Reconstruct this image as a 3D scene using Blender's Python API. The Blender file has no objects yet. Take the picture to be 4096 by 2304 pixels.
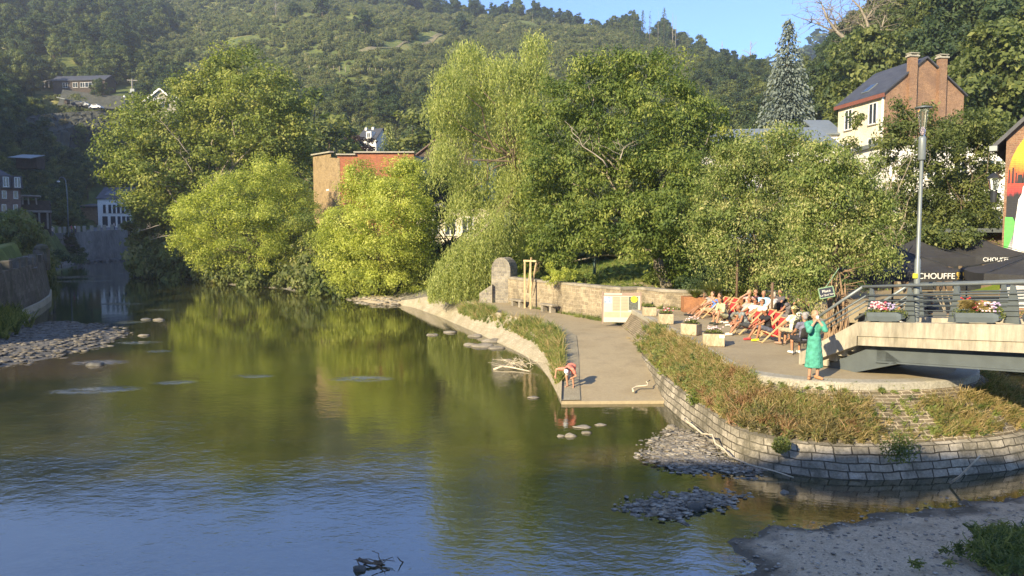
import bpy, math, random
import numpy as np
from mathutils import Vector, Matrix, noise as mnoise
R = math.radians
random.seed(7); RNG = np.random.default_rng(7)
S = bpy.context.scene
C = S.collection
# ------------------------------------------------------------------ camera, sky, sun, exposure
CAMH, PITCH, F, CX, CY = 5.4, R(4.04), 3000.0, 2048.0, 1152.0
cam_d = bpy.data.cameras.new('camera'); cam = bpy.data.objects.new('camera', cam_d); C.objects.link(cam)
cam_d.sensor_width = 36; cam_d.lens = 36 * F / 4096; cam_d.clip_end = 5000
cam.location = (0, 0, CAMH); cam.rotation_euler = (R(90) - PITCH, 0, 0)
S.camera = cam
SUN_EL, SUN_AZ = R(24), math.atan2(-0.60, -0.78)          # azimuth clockwise from +Y
W = bpy.data.worlds.new('World'); S.world = W; W.use_nodes = True
wn = W.node_tree; wn.nodes.clear()
sky = wn.nodes.new('ShaderNodeTexSky'); sky.sky_type = 'NISHITA'; sky.sun_disc = False
sky.sun_elevation = SUN_EL; sky.sun_rotation = SUN_AZ % (2 * math.pi)
sky.air_density = 1.0; sky.dust_density = 0.1; sky.ozone_density = 3.5
bgn = wn.nodes.new('ShaderNodeBackground'); bgn.inputs[1].default_value = 0.135
out = wn.nodes.new('ShaderNodeOutputWorld')
tint = wn.nodes.new('ShaderNodeMix'); tint.data_type = 'RGBA'; tint.blend_type = 'MULTIPLY'; tint.inputs[0].default_value = 1; tint.inputs[7].default_value = (.67, .765, 1.0, 1)
wn.links.new(sky.outputs[0], tint.inputs[6]); wn.links.new(tint.outputs[2], bgn.inputs[0]); wn.links.new(bgn.outputs[0], out.inputs[0])
sl = bpy.data.lights.new('sun', 'SUN'); sl.energy = 4.8; sl.angle = R(0.55); sl.color = (1.0, 0.84, 0.57)
so = bpy.data.objects.new('sun', sl); C.objects.link(so)
SD = Vector((math.sin(SUN_AZ) * math.cos(SUN_EL), math.cos(SUN_AZ) * math.cos(SUN_EL), math.sin(SUN_EL)))
so.rotation_euler = SD.to_track_quat('Z', 'Y').to_euler(); so.location = SD * 200
S.view_settings.view_transform = 'Standard'; S.view_settings.look = 'None'
S.view_settings.gamma = 1; S.view_settings.use_curve_mapping = False
S.view_settings.exposure = 1.28
S.render.engine = 'CYCLES'
S.cycles.max_bounces = 8; S.cycles.transparent_max_bounces = 8; S.cycles.diffuse_bounces = 3
S.cycles.glossy_bounces = 3; S.cycles.transmission_bounces = 4
S.cycles.use_denoising = True
try: S.cycles.denoiser = 'OPENIMAGEDENOISE'
except Exception: pass
# ------------------------------------------------------------------ pixels (4096 x 2304 photograph) to points
def ray(x, y):
    u = (x - CX) / F; v = (CY - y) / F
    return Vector((u, math.cos(PITCH) + v * math.sin(PITCH), v * math.cos(PITCH) - math.sin(PITCH)))
def at(x, y, Y):
    d = ray(x, y); t = Y / d.y
    return Vector((d.x * t, Y, CAMH + d.z * t))
def gd(x, y, z=0.0):
    d = ray(x, y); t = (z - CAMH) / d.z
    return Vector((d.x * t, d.y * t, z))
# ------------------------------------------------------------------ materials
def _mat(name):
    m = bpy.data.materials.new(name); m.use_nodes = True
    nt = m.node_tree; b = nt.nodes['Principled BSDF']
    return m, nt, b
def col(c): return (c[0], c[1], c[2], 1.0)
def N(nt, typ, **kw):
    n = nt.nodes.new(typ)
    for k, v in kw.items(): setattr(n, k, v)
    return n
def ramp(nt, stops):
    r = N(nt, 'ShaderNodeValToRGB'); e = r.color_ramp.elements
    while len(e) < len(stops): e.new(0.5)
    for i, (p, c) in enumerate(stops): e[i].position = p; e[i].color = col(c) if len(c) == 3 else c
    return r
def coords(nt, kind='Object', scale=None, rot=None):
    t = N(nt, 'ShaderNodeTexCoord')
    o = t.outputs[kind]
    if scale is not None or rot is not None:
        m = N(nt, 'ShaderNodeMapping')
        if scale is not None: m.inputs['Scale'].default_value = scale
        if rot is not None: m.inputs['Rotation'].default_value = rot
        nt.links.new(o, m.inputs['Vector']); o = m.outputs[0]
    return o
def noise(nt, vec, scale, detail=5, rough=0.6):
    n = N(nt, 'ShaderNodeTexNoise'); n.inputs['Scale'].default_value = scale
    n.inputs['Detail'].default_value = detail; n.inputs['Roughness'].default_value = rough
    if vec is not None: nt.links.new(vec, n.inputs['Vector'])
    return n
def mixc(nt, f, a, b, mode='MIX'):
    m = N(nt, 'ShaderNodeMix', data_type='RGBA', blend_type=mode)
    for i, v in ((0, f), (6, a), (7, b)):
        if hasattr(v, 'links') or hasattr(v, 'is_output'): nt.links.new(v, m.inputs[i])
        elif isinstance(v, (int, float)): m.inputs[i].default_value = v
        else: m.inputs[i].default_value = col(v)
    return m.outputs[2]
def bump(nt, b, h, strength=0.4, dist=0.02):
    n = N(nt, 'ShaderNodeBump'); n.inputs['Strength'].default_value = strength; n.inputs['Distance'].default_value = dist
    nt.links.new(h, n.inputs['Height']); nt.links.new(n.outputs[0], b.inputs['Normal'])
def plain(name, c, rough=0.6, metal=0.0, var=0.18, scale=6.0, bs=0.0, spec=0.4):
    m, nt, b = _mat(name)
    n = noise(nt, coords(nt), scale)
    r = ramp(nt, [(0.3, [x * (1 - var) for x in c]), (0.7, [min(1, x * (1 + var)) for x in c])])
    nt.links.new(n.outputs[0], r.inputs[0]); nt.links.new(r.outputs[0], b.inputs['Base Color'])
    b.inputs['Roughness'].default_value = rough; b.inputs['Metallic'].default_value = metal
    b.inputs['Specular IOR Level'].default_value = spec
    if bs: bump(nt, b, n.outputs[0], bs)
    return m
def two(name, c1, c2, scale=4.0, rough=0.85, bs=0.3, dist=0.02, fine=None, stretch=None, c3=None, kind='Object', sp=(.62, 1.3)):
    """two or three colours blotched by noise, with a finer speckle over them"""
    m, nt, b = _mat(name)
    v = coords(nt, kind, stretch)
    n = noise(nt, v, scale, 8, 0.65)
    st = [(0.35, c1), (0.65, c2)] if c3 is None else [(0.3, c1), (0.5, c2), (0.7, c3)]
    r = ramp(nt, st); nt.links.new(n.outputs[0], r.inputs[0])
    f = noise(nt, v, fine or scale * 14, 4, 0.7)
    r2 = ramp(nt, [(0.25, (sp[0],) * 3), (0.75, (sp[1],) * 3)]); nt.links.new(f.outputs[0], r2.inputs[0])
    c = mixc(nt, 1.0, r.outputs[0], r2.outputs[0], 'MULTIPLY')
    nt.links.new(c, b.inputs['Base Color']); b.inputs['Roughness'].default_value = rough
    b.inputs['Specular IOR Level'].default_value = 0.3
    if bs: bump(nt, b, f.outputs[0], bs, dist)
    return m
def masonry(name, c1, c2, mortar, bw=0.4, bh=0.2, gap=0.015, warp=0.05, dark=(0.08, 0.075, 0.06), darkf=0.5, rough=0.9, bs=0.6, moss=None, soft=0.3):
    """stone or brick courses in UV metres, each block its own tone, weathered by blotches"""
    m, nt, b = _mat(name)
    uv = coords(nt, 'UV')
    nz = noise(nt, uv, 1.7, 3)
    add = N(nt, 'ShaderNodeVectorMath', operation='MULTIPLY_ADD')
    nt.links.new(nz.outputs['Color'], add.inputs[0]); add.inputs[1].default_value = (warp, warp, 0); nt.links.new(uv, add.inputs[2])
    br = N(nt, 'ShaderNodeTexBrick'); nt.links.new(add.outputs[0], br.inputs['Vector'])
    br.inputs['Color1'].default_value = col(c1); br.inputs['Color2'].default_value = col(c2); br.inputs['Mortar'].default_value = col(mortar)
    br.inputs['Scale'].default_value = 1.0; br.inputs['Brick Width'].default_value = bw; br.inputs['Row Height'].default_value = bh
    br.inputs['Mortar Size'].default_value = gap; br.inputs['Mortar Smooth'].default_value = soft; br.inputs['Bias'].default_value = 0.0
    br.offset = 0.5; br.squash = 0.8; br.squash_frequency = 3
    n2 = noise(nt, coords(nt), 0.9, 6, 0.7)
    r = ramp(nt, [(0.42, (0, 0, 0)), (0.62, (darkf,) * 3)]); nt.links.new(n2.outputs[0], r.inputs[0])
    c = mixc(nt, r.outputs[0], br.outputs['Color'], dark)
    n3 = noise(nt, coords(nt), 16.0, 5, 0.7)
    r3 = ramp(nt, [(0.25, (0.6,) * 3), (0.75, (1.35,) * 3)]); nt.links.new(n3.outputs[0], r3.inputs[0])
    c = mixc(nt, 1.0, c, r3.outputs[0], 'MULTIPLY')
    if moss:
        n4 = noise(nt, coords(nt), 0.5, 7, 0.7)
        r4 = ramp(nt, [(0.5, (0, 0, 0)), (0.66, (0.8,) * 3)]); nt.links.new(n4.outputs[0], r4.inputs[0])
        c = mixc(nt, r4.outputs[0], c, moss)
    nt.links.new(c, b.inputs['Base Color']); b.inputs['Roughness'].default_value = rough; b.inputs['Specular IOR Level'].default_value = 0.25
    mx = N(nt, 'ShaderNodeMath', operation='MULTIPLY_ADD'); nt.links.new(br.outputs['Fac'], mx.inputs[0]); mx.inputs[1].default_value = -1.0
    nt.links.new(n3.outputs[0], mx.inputs[2])
    bump(nt, b, mx.outputs[0], bs, 0.03)
    return m
def leafmat(name, dark, light, tip=None, rough=0.55, trans=0.35):
    """leaf tones by the vertex attribute 'tint' (species and age of leaf), part of the sunlight passing through"""
    m, nt, b = _mat(name)
    a = N(nt, 'ShaderNodeAttribute', attribute_name='tint')
    oi = N(nt, 'ShaderNodeObjectInfo')
    ad = N(nt, 'ShaderNodeMath', operation='MULTIPLY_ADD'); nt.links.new(oi.outputs['Random'], ad.inputs[0]); ad.inputs[1].default_value = 0.16
    nt.links.new(a.outputs['Fac'], ad.inputs[2])
    st = [(0.1, dark), (0.9, light)] if tip is None else [(0.05, dark), (0.6, light), (1.0, tip)]
    r = ramp(nt, st); nt.links.new(ad.outputs[0], r.inputs[0])
    nt.links.new(r.outputs[0], b.inputs['Base Color']); b.inputs['Roughness'].default_value = rough
    b.inputs['Specular IOR Level'].default_value = 0.25
    t = N(nt, 'ShaderNodeBsdfTranslucent'); br = mixc(nt, 1.0, r.outputs[0], (1.5, 1.6, 0.7), 'MULTIPLY')
    nt.links.new(br, t.inputs['Color'])
    mx = N(nt, 'ShaderNodeMixShader'); mx.inputs[0].default_value = trans
    nt.links.new(b.outputs[0], mx.inputs[1]); nt.links.new(t.outputs[0], mx.inputs[2])
    nt.links.new(mx.outputs[0], nt.nodes['Material Output'].inputs[0])
    return m
def glassy(name, c=(0.03, 0.04, 0.05), rough=0.08):
    return plain(name, c, rough, 0.0, 0.3, 2.0, 0, 0.8)
# ------------------------------------------------------------------ mesh collecting
class MB:
    def __init__(s): s.v = []; s.f = []; s.uv = {}
    def add(s, vs, fs):
        o = len(s.v); s.v += [Vector(v) for v in vs]; s.f += [tuple(i + o for i in f) for f in fs]; return s
    def box(s, c, d, rz=0.0, rx=0.0, ry=0.0):
        m = Matrix.Translation(c) @ Matrix.Rotation(rz, 4, 'Z') @ Matrix.Rotation(ry, 4, 'Y') @ Matrix.Rotation(rx, 4, 'X')
        x, y, z = d[0] / 2, d[1] / 2, d[2] / 2
        vs = [m @ Vector(p) for p in ((-x, -y, -z), (x, -y, -z), (x, y, -z), (-x, y, -z), (-x, -y, z), (x, -y, z), (x, y, z), (-x, y, z))]
        return s.add(vs, [(0, 3, 2, 1), (4, 5, 6, 7), (0, 1, 5, 4), (1, 2, 6, 5), (2, 3, 7, 6), (3, 0, 4, 7)])
    def slab(s, p, z0, z1):
        """a vertical prism over plan polygon p; z0, z1 numbers or lists"""
        n = len(p); a = z0 if isinstance(z0, (list, tuple)) else [z0] * n; b = z1 if isinstance(z1, (list, tuple)) else [z1] * n
        vs = [(q[0], q[1], a[i]) for i, q in enumerate(p)] + [(q[0], q[1], b[i]) for i, q in enumerate(p)]
        return s.add(vs, [tuple(range(n))[::-1], tuple(range(n, 2 * n))] + [(i, (i + 1) % n, n + (i + 1) % n, n + i) for i in range(n)])
    def beam(s, a, b, w, h, up=Vector((0, 0, 1))):
        a = Vector(a); b = Vector(b); d = (b - a).normalized(); sd = d.cross(up)
        if sd.length < 1e-4: sd = d.cross(Vector((0, 1, 0)))
        sd.normalize(); u = sd.cross(d).normalized()
        vs = [q + sd * i * w / 2 + u * j * h / 2 for q in (a, b) for i, j in ((-1, -1), (1, -1), (1, 1), (-1, 1))]
        return s.add(vs, [(0, 1, 2, 3), (7, 6, 5, 4), (0, 4, 5, 1), (1, 5, 6, 2), (2, 6, 7, 3), (3, 7, 4, 0)])
    def tube(s, pts, rad, n=6, cap=True):
        pts = [Vector(p) for p in pts]; k = len(pts)
        rs = rad if isinstance(rad, (list, tuple)) else [rad] * k
        vs = []; ref = None
        for i, p in enumerate(pts):
            d = (pts[min(i + 1, k - 1)] - pts[max(i - 1, 0)])
            d = d.normalized() if d.length > 1e-9 else Vector((0, 0, 1))
            if ref is None: ref = d.orthogonal().normalized()
            e1 = (ref - d * ref.dot(d)); e1 = e1.normalized() if e1.length > 1e-6 else d.orthogonal().normalized()
            ref = e1; e2 = d.cross(e1)
            for j in range(n):
                a = 2 * math.pi * j / n; vs.append(p + (e1 * math.cos(a) + e2 * math.sin(a)) * rs[i])
        fs = [(i * n + j, i * n + (j + 1) % n, (i + 1) * n + (j + 1) % n, (i + 1) * n + j) for i in range(k - 1) for j in range(n)]
        if cap: fs += [tuple(range(n))[::-1], tuple(range((k - 1) * n, k * n))]
        return s.add(vs, fs)
    def ball(s, c, r, n=10, m=7, rot=None):
        r = (r, r, r) if isinstance(r, (int, float)) else r; c = Vector(c)
        vs = [Vector((0, 0, -r[2]))]
        for i in range(1, m):
            t = math.pi * i / m
            for j in range(n):
                a = 2 * math.pi * j / n; vs.append(Vector((r[0] * math.sin(t) * math.cos(a), r[1] * math.sin(t) * math.sin(a), -r[2] * math.cos(t))))
        vs.append(Vector((0, 0, r[2])))
        fs = [(0, 1 + (j + 1) % n, 1 + j) for j in range(n)]
        for i in range(m - 2):
            fs += [(1 + i * n + j, 1 + i * n + (j + 1) % n, 1 + (i + 1) * n + (j + 1) % n, 1 + (i + 1) * n + j) for j in range(n)]
        t = len(vs) - 1; fs += [(t, 1 + (m - 2) * n + j, 1 + (m - 2) * n + (j + 1) % n) for j in range(n)]
        if rot is not None: vs = [rot @ v for v in vs]
        return s.add([v + c for v in vs], fs)
    def lathe(s, c, prof, n=14):
        """prof: (radius, z) from the bottom up"""
        c = Vector(c); vs = [c + Vector((r * math.cos(2 * math.pi * j / n), r * math.sin(2 * math.pi * j / n), z)) for r, z in prof for j in range(n)]
        k = len(prof)
        fs = [(i * n + j, i * n + (j + 1) % n, (i + 1) * n + (j + 1) % n, (i + 1) * n + j) for i in range(k - 1) for j in range(n)]
        return s.add(vs, fs + [tuple(range(n))[::-1], tuple(range((k - 1) * n, k * n))])
    def loft(s, rows, uvm=True):
        """a sheet through rows of equal length; keeps its own UV in metres along and up"""
        o = len(s.v); n = len(rows[0]); rows = [[Vector(p) for p in r] for r in rows]
        us = [0.0]
        for i in range(1, n): us.append(us[-1] + (rows[0][i] - rows[0][i - 1]).length)
        vv = 0.0; uvs = []
        for k, r in enumerate(rows):
            if k: vv += sum((r[i] - rows[k - 1][i]).length for i in range(n)) / n
            for i, p in enumerate(r): s.v.append(p); uvs.append((us[i], vv))
        for k in range(len(rows) - 1):
            for i in range(n - 1):
                f = (o + k * n + i, o + k * n + i + 1, o + (k + 1) * n + i + 1, o + (k + 1) * n + i)
                if uvm: s.uv[len(s.f)] = [uvs[j - o] for j in f]
                s.f.append(f)
        return s
    def mesh(s, name, off=None):
        me = bpy.data.meshes.new(name)
        vs = [v - off for v in s.v] if off is not None else s.v
        me.from_pydata([tuple(v) for v in vs], [], s.f); 
        uvl = me.uv_layers.new(name='UVMap').data
        for p in me.polygons:
            own = s.uv.get(p.index); nx, ny, nz = abs(p.normal.x), abs(p.normal.y), abs(p.normal.z)
            hl = math.hypot(p.normal.x, p.normal.y)
            for k, li in enumerate(p.loop_indices):
                if own: uvl[li].uv = own[k]; continue
                v = s.v[me.loops[li].vertex_index]
                if nz > 0.75 or hl < 1e-6: uvl[li].uv = (v.x, v.y)
                else: uvl[li].uv = ((-p.normal.y * v.x + p.normal.x * v.y) / hl, v.z if nz < 0.3 else v.z / max(hl, 0.3))
        return me
WL = {}
def link(name, me, m, parent=None, smooth=False):
    o = bpy.data.objects.new(name, me)
    if m is not None and len(me.materials) == 0: me.materials.append(m)
    C.objects.link(o)
    if parent is not None: o.parent = parent
    if smooth:
        me.polygons.foreach_set('use_smooth', [True] * len(me.polygons))
    return o
def obj(name, mb, m, parent=None, smooth=False, local=False, bevel=0.0):
    """one mesh object from world (or, if local, parent) coordinates"""
    off = WL.get(parent.name) if (parent is not None and not local) else None
    o = link(name, mb.mesh(name, off), m, parent, smooth)
    if off is not None: WL[o.name] = off
    if bevel:
        bv = o.modifiers.new('bevel', 'BEVEL'); bv.width = bevel; bv.segments = 2; bv.limit_method = 'ANGLE'
    return o
def tag(o, label=None, cat=None, group=None, kind=None):
    if label: o['label'] = label
    if cat: o['category'] = cat
    if group: o['group'] = group
    if kind: o['kind'] = kind
    return o
def thing(name, label, cat, loc=(0, 0, 0), rz=0.0, group=None):
    o = bpy.data.objects.new(name, None); C.objects.link(o); o.location = loc; o.rotation_euler = (0, 0, rz)
    o.empty_display_size = 0.2
    WL[o.name] = Vector(loc); return tag(o, label, cat, group)
def copy_tree(o, loc, rz, label, sc=None, group=None):
    r = o.copy(); C.objects.link(r); r.location = loc; r.rotation_euler = (0, 0, rz)
    if sc is not None: r.scale = sc if hasattr(sc, '__len__') else (sc, sc, sc)
    r['label'] = label
    if group: r['group'] = group
    for ch in list(o.children):
        c = ch.copy(); C.objects.link(c); c.parent = r
        for g in ch.children:
            d = g.copy(); C.objects.link(d); d.parent = c
    return r
def swing(t, piv, ang):
    m = Matrix.Translation(piv) @ Matrix.Rotation(ang, 4, 'Z') @ Matrix.Translation(-Vector(piv)); off = WL[t.name]
    for o in t.children_recursive: o.data.transform(Matrix.Translation(-off) @ m @ Matrix.Translation(off))
def text_obj(name, s, size, m, parent, loc, rot, ext=0.004, align='CENTER'):
    cu = bpy.data.curves.new(name, 'FONT'); cu.body = s; cu.size = size; cu.extrude = ext; cu.align_x = align; cu.align_y = 'CENTER'
    t = bpy.data.objects.new(name + '_curve', cu); C.objects.link(t); me = bpy.data.meshes.new_from_object(t.evaluated_get(bpy.context.evaluated_depsgraph_get())); bpy.data.objects.remove(t)
    me.materials.clear(); o = link(name, me, m, parent)
    o.location = Vector(loc) - WL.get(parent.name, Vector((0, 0, 0))); o.rotation_euler = rot
    return o
# ------------------------------------------------------------------ terrain
TAB = {-.72: [(105, 4), (125, 6), (150, 10), (200, 28), (260, 55), (350, 100), (450, 150), (600, 172), (900, 190)],
 -.56: [(150, 6), (185, 8), (220, 24), (240, 34), (262, 54), (275, 58.5), (350, 95), (480, 150), (560, 176), (900, 195)],
 -.4: [(140, 5), (150, 6), (190, 14), (230, 30), (300, 65), (400, 112), (500, 158), (620, 200), (900, 206)],
 -.2: [(85, 1.5), (95, 2.5), (130, 4), (170, 14), (200, 27), (260, 52), (330, 84), (420, 124), (500, 152), (580, 180), (900, 186)],
 0: [(48, 1.5), (54, 2.3), (100, 4), (135, 7), (170, 13), (220, 30), (300, 60), (380, 92), (460, 127), (540, 157), (700, 166), (900, 166)],
 .2: [(36, 2.35), (46, 2.6), (60, 3.6), (85, 6), (130, 9), (170, 15), (220, 30), (300, 58), (400, 100), (480, 127), (560, 134), (900, 135)],
 .33: [(36, 2.0), (60, 3.4), (90, 6), (150, 15), (220, 33), (300, 58), (380, 80), (450, 88), (900, 92)],
 .45: [(36, 1.8), (55, 5), (80, 9), (120, 22), (160, 37), (200, 50), (260, 58), (900, 70)],
 .6: [(36, 1.8), (50, 4.5), (70, 9), (90, 19), (120, 38), (160, 65), (220, 95), (300, 112), (900, 125)],
 .85: [(36, 1.8), (50, 4.5), (70, 11), (90, 25), (120, 46), (160, 76), (300, 122), (900, 130)]}
UK = sorted(TAB)
YS = np.arange(0, 921, 2.0)
TG = np.array([np.interp(YS, [p[0] for p in TAB[u]], [p[1] for p in TAB[u]]) for u in UK])
def smooth(a, k):
    w = np.ones(k) / k; p = np.pad(a, ((0, 0), (k // 2, k // 2)), 'edge')
    return np.array([np.convolve(r, w, 'valid')[:a.shape[1]] for r in p])
TGs = smooth(TG, 9); TGs[:, :40] = TG[:, :40]
RIVER = [(1.6, 24), (1.5, 26.1), (1.08, 31.8), (-.7, 37.7), (-7.4, 55.5), (-14.3, 64.3), (-24, 74.5), (-31.3, 80.5), (-41, 91), (-48, 97), (-50.5, 106), (-58, 122), (-66, 145), (-80, 172), (-86, 188), (-100, 192),
 (-92, 162), (-72, 112), (-41.5, 66), (-37.5, 60), (-32.7, 50), (-31, 45), (-33, 20), (-33, -60), (60, -60), (60, 8), (22, 16), (18.5, 22), (19.5, 40), (15.5, 40), (15, 26), (12, 20), (4.85, 24)]
LOWP = [(1.2, 20), (-1.5, 40.5), (-6.5, 49.5), (-2.2, 50.3), (-2, 46.6), (1.5, 45.3), (5.6, 37.6), (8.2, 35.6), (22, 34.5), (40, 34), (40, 15), (5, 15)]
def inpoly(X, Y, P):
    r = np.zeros(X.shape, bool)
    for i in range(len(P)):
        x1, y1 = P[i]; x2, y2 = P[i - 1]
        if y1 == y2: continue
        c = ((y1 > Y) != (y2 > Y)) & (X < (x2 - x1) * (Y - y1) / (y2 - y1) + x1); r ^= c
    return r
def pdist(X, Y, P):
    d = np.full(X.shape, 1e9)
    for i in range(len(P)):
        x1, y1 = P[i - 1]; x2, y2 = P[i]; dx, dy = x2 - x1, y2 - y1; L = dx * dx + dy * dy
        t = np.clip(((X - x1) * dx + (Y - y1) * dy) / L, 0, 1)
        d = np.minimum(d, np.hypot(X - x1 - t * dx, Y - y1 - t * dy))
    return d
HN = None
def wob(X, Y):
    return (np.sin(X * .043 + 1.3 + np.sin(Y * .031) * 1.7) * np.sin(Y * .037 + .4) + .5 * np.sin(X * .11 + Y * .07) * np.sin(Y * .093 - X * .051 + 2)
            + .22 * np.sin(X * .29 + 1) * np.sin(Y * .23 + X * .1))
def ground(X, Y):
    X = np.asarray(X, float); Y = np.asarray(Y, float)
    Yc = np.maximum(Y, 1.0); u = np.clip(X / Yc, UK[0], UK[-1])
    k = np.clip(np.searchsorted(UK, u) - 1, 0, len(UK) - 2); ua = np.array(UK)
    t = (u - ua[k]) / (ua[k + 1] - ua[k]); t = t * t * (3 - 2 * t) * .5 + t * .5
    yi = np.clip(Yc / 2.0, 0, len(YS) - 1.001); j = yi.astype(int); w = yi - j
    z = (TGs[k, j] * (1 - w) + TGs[k, j + 1] * w) * (1 - t) + (TGs[k + 1, j] * (1 - w) + TGs[k + 1, j + 1] * w) * t
    z = z + np.clip((Y - 150) / 100, 0, 1) * wob(X, Y) * 3.0
    # the wooded valley side on the left bank, unseen and shaped in height to shade that bank
    hl = np.clip((-X - 64 - np.clip(Y - 60, 0, 200) * .35) * 1.05, 0, 125); hl = np.where(hl > 72, 72 + (hl - 72) * .1, hl)
    wl = np.clip((-(X / np.maximum(Y, 25.0)) - .76) / .22, 0, 1)
    z = np.where(wl > 0, z * (1 - wl) + np.maximum(hl, 3.2) * wl, z)
    wb = np.clip((30 - Y) / 30, 0, 1) * (X > 0)
    z = z * (1 - wb) + 1.6 * wb
    ins = inpoly(X, Y, RIVER); d = pdist(X, Y, RIVER)
    steep = np.where((X < -30) & (Y < 185) & (X < -.5 * Y + 3), 3.0, .3)
    bank = np.where(ins, -.6 - .05 * np.minimum(d, 6), -.35 + steep * d + np.maximum(d - 10, 0) * 3)
    z = np.minimum(z, bank)
    lp = inpoly(X, Y, LOWP)
    z = np.where(lp, np.minimum(z, .1), z)
    return z
def gz(x, y): return float(ground(np.array([x]), np.array([y]))[0])
def hill(x, y, y0=60.0, y1=800.0):
    """where the ray through a pixel meets the ground"""
    d = ray(x, y); Yv = np.linspace(y0, y1, 1500); t = Yv / d.y
    zz = CAMH + d.z * t; g = ground(d.x * t, Yv)
    i = np.argmax(g >= zz)
    return Vector((d.x * t[i], Yv[i], g[i])) if g[i] >= zz[i] else Vector((d.x * t[-1], Yv[-1], g[-1]))
ax = np.concatenate([np.arange(-700, -140, 14), np.arange(-140, -60, 2), np.arange(-60, 45, 1.0), np.arange(45, 120, 2.5), np.arange(120, 721, 12)])
ay = np.concatenate([np.arange(-160, 0, 8), np.arange(0, 120, 1.0), np.arange(120, 240, 2.0), np.arange(240, 921, 6)])
GX, GY = np.meshgrid(ax, ay); GZ = ground(GX, GY)
me = bpy.data.meshes.new('ground'); nx, ny = len(ax), len(ay)
ii = (np.arange(ny - 1)[:, None] * nx + np.arange(nx - 1)[None, :]).ravel()
fc = np.stack([ii, ii + 1, ii + nx + 1, ii + nx], 1)
def npmesh(me, V, Fq, attrs=None):
    nv, nf, k = len(V), len(Fq), Fq.shape[1]
    me.vertices.add(nv); me.vertices.foreach_set('co', np.asarray(V, np.float32).ravel())
    me.loops.add(nf * k); me.loops.foreach_set('vertex_index', Fq.astype(np.int32).ravel())
    me.polygons.add(nf); me.polygons.foreach_set('loop_start', np.arange(0, nf * k, k, dtype=np.int32))
    try: me.polygons.foreach_set('loop_total', np.full(nf, k, np.int32))
    except Exception: pass
    for n, a in (attrs or {}).items():
        at_ = me.attributes.new(n, 'FLOAT' if a.ndim == 1 else 'FLOAT_VECTOR', 'POINT')
        at_.data.foreach_set('value' if a.ndim == 1 else 'vector', np.asarray(a, np.float32).ravel())
    me.update(calc_edges=True); return me
npmesh(me, np.stack([GX.ravel(), GY.ravel(), GZ.ravel()], 1), fc)
def ground_mat():
    m, nt, b = _mat('ground_grass_and_gravel')
    v = coords(nt); g = N(nt, 'ShaderNodeNewGeometry'); sp = N(nt, 'ShaderNodeSeparateXYZ'); nt.links.new(g.outputs['Position'], sp.inputs[0])
    n1 = noise(nt, v, .06, 8, .7); gr = ramp(nt, [(.35, (.07, .10, .028)), (.52, (.14, .165, .045)), (.70, (.34, .28, .11))]); nt.links.new(n1.outputs[0], gr.inputs[0])
    n1b = noise(nt, v, .7, 6, .7); gb = ramp(nt, [(.3, (.6, .6, .6)), (.7, (1.35, 1.35, 1.35))]); nt.links.new(n1b.outputs[0], gb.inputs[0])
    grass = mixc(nt, 1, gr.outputs[0], gb.outputs[0], 'MULTIPLY')
    lw = ramp(nt, [(.3, (.09, .14, .018)), (.7, (.17, .21, .035))]); n3 = noise(nt, v, 1.2, 8, .8); nt.links.new(n3.outputs[0], lw.inputs[0])
    my = N(nt, 'ShaderNodeMapRange'); nt.links.new(sp.outputs['Y'], my.inputs[0]); my.inputs[1].default_value = 95; my.inputs[2].default_value = 75
    mxx = N(nt, 'ShaderNodeMapRange'); nt.links.new(sp.outputs['X'], mxx.inputs[0]); mxx.inputs[1].default_value = -22; mxx.inputs[2].default_value = -14
    mm = N(nt, 'ShaderNodeMath', operation='MULTIPLY'); nt.links.new(my.outputs[0], mm.inputs[0]); nt.links.new(mxx.outputs[0], mm.inputs[1])
    grass = mixc(nt, mm.outputs[0], grass, lw.outputs[0])
    n2 = noise(nt, v, 5.0, 6, .8); gv = ramp(nt, [(.3, (.07, .065, .05)), (.5, (.20, .185, .15)), (.7, (.42, .38, .31))]); nt.links.new(n2.outputs[0], gv.inputs[0])
    n4 = noise(nt, v, .35, 4)
    za = N(nt, 'ShaderNodeMath', operation='MULTIPLY_ADD'); nt.links.new(n4.outputs[0], za.inputs[0]); za.inputs[1].default_value = -1.0; nt.links.new(sp.outputs['Z'], za.inputs[2])
    mr = N(nt, 'ShaderNodeMapRange'); nt.links.new(za.outputs[0], mr.inputs[0]); mr.inputs[1].default_value = .1; mr.inputs[2].default_value = .4
    c = mixc(nt, mr.outputs[0], gv.outputs[0], grass)
    nt.links.new(c, b.inputs['Base Color']); b.inputs['Roughness'].default_value = .95; b.inputs['Specular IOR Level'].default_value = .15
    bump(nt, b, n2.outputs[0], .6, .08); return m
gnd = tag(link('ground', me, ground_mat(), None, True), kind='structure')
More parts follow.
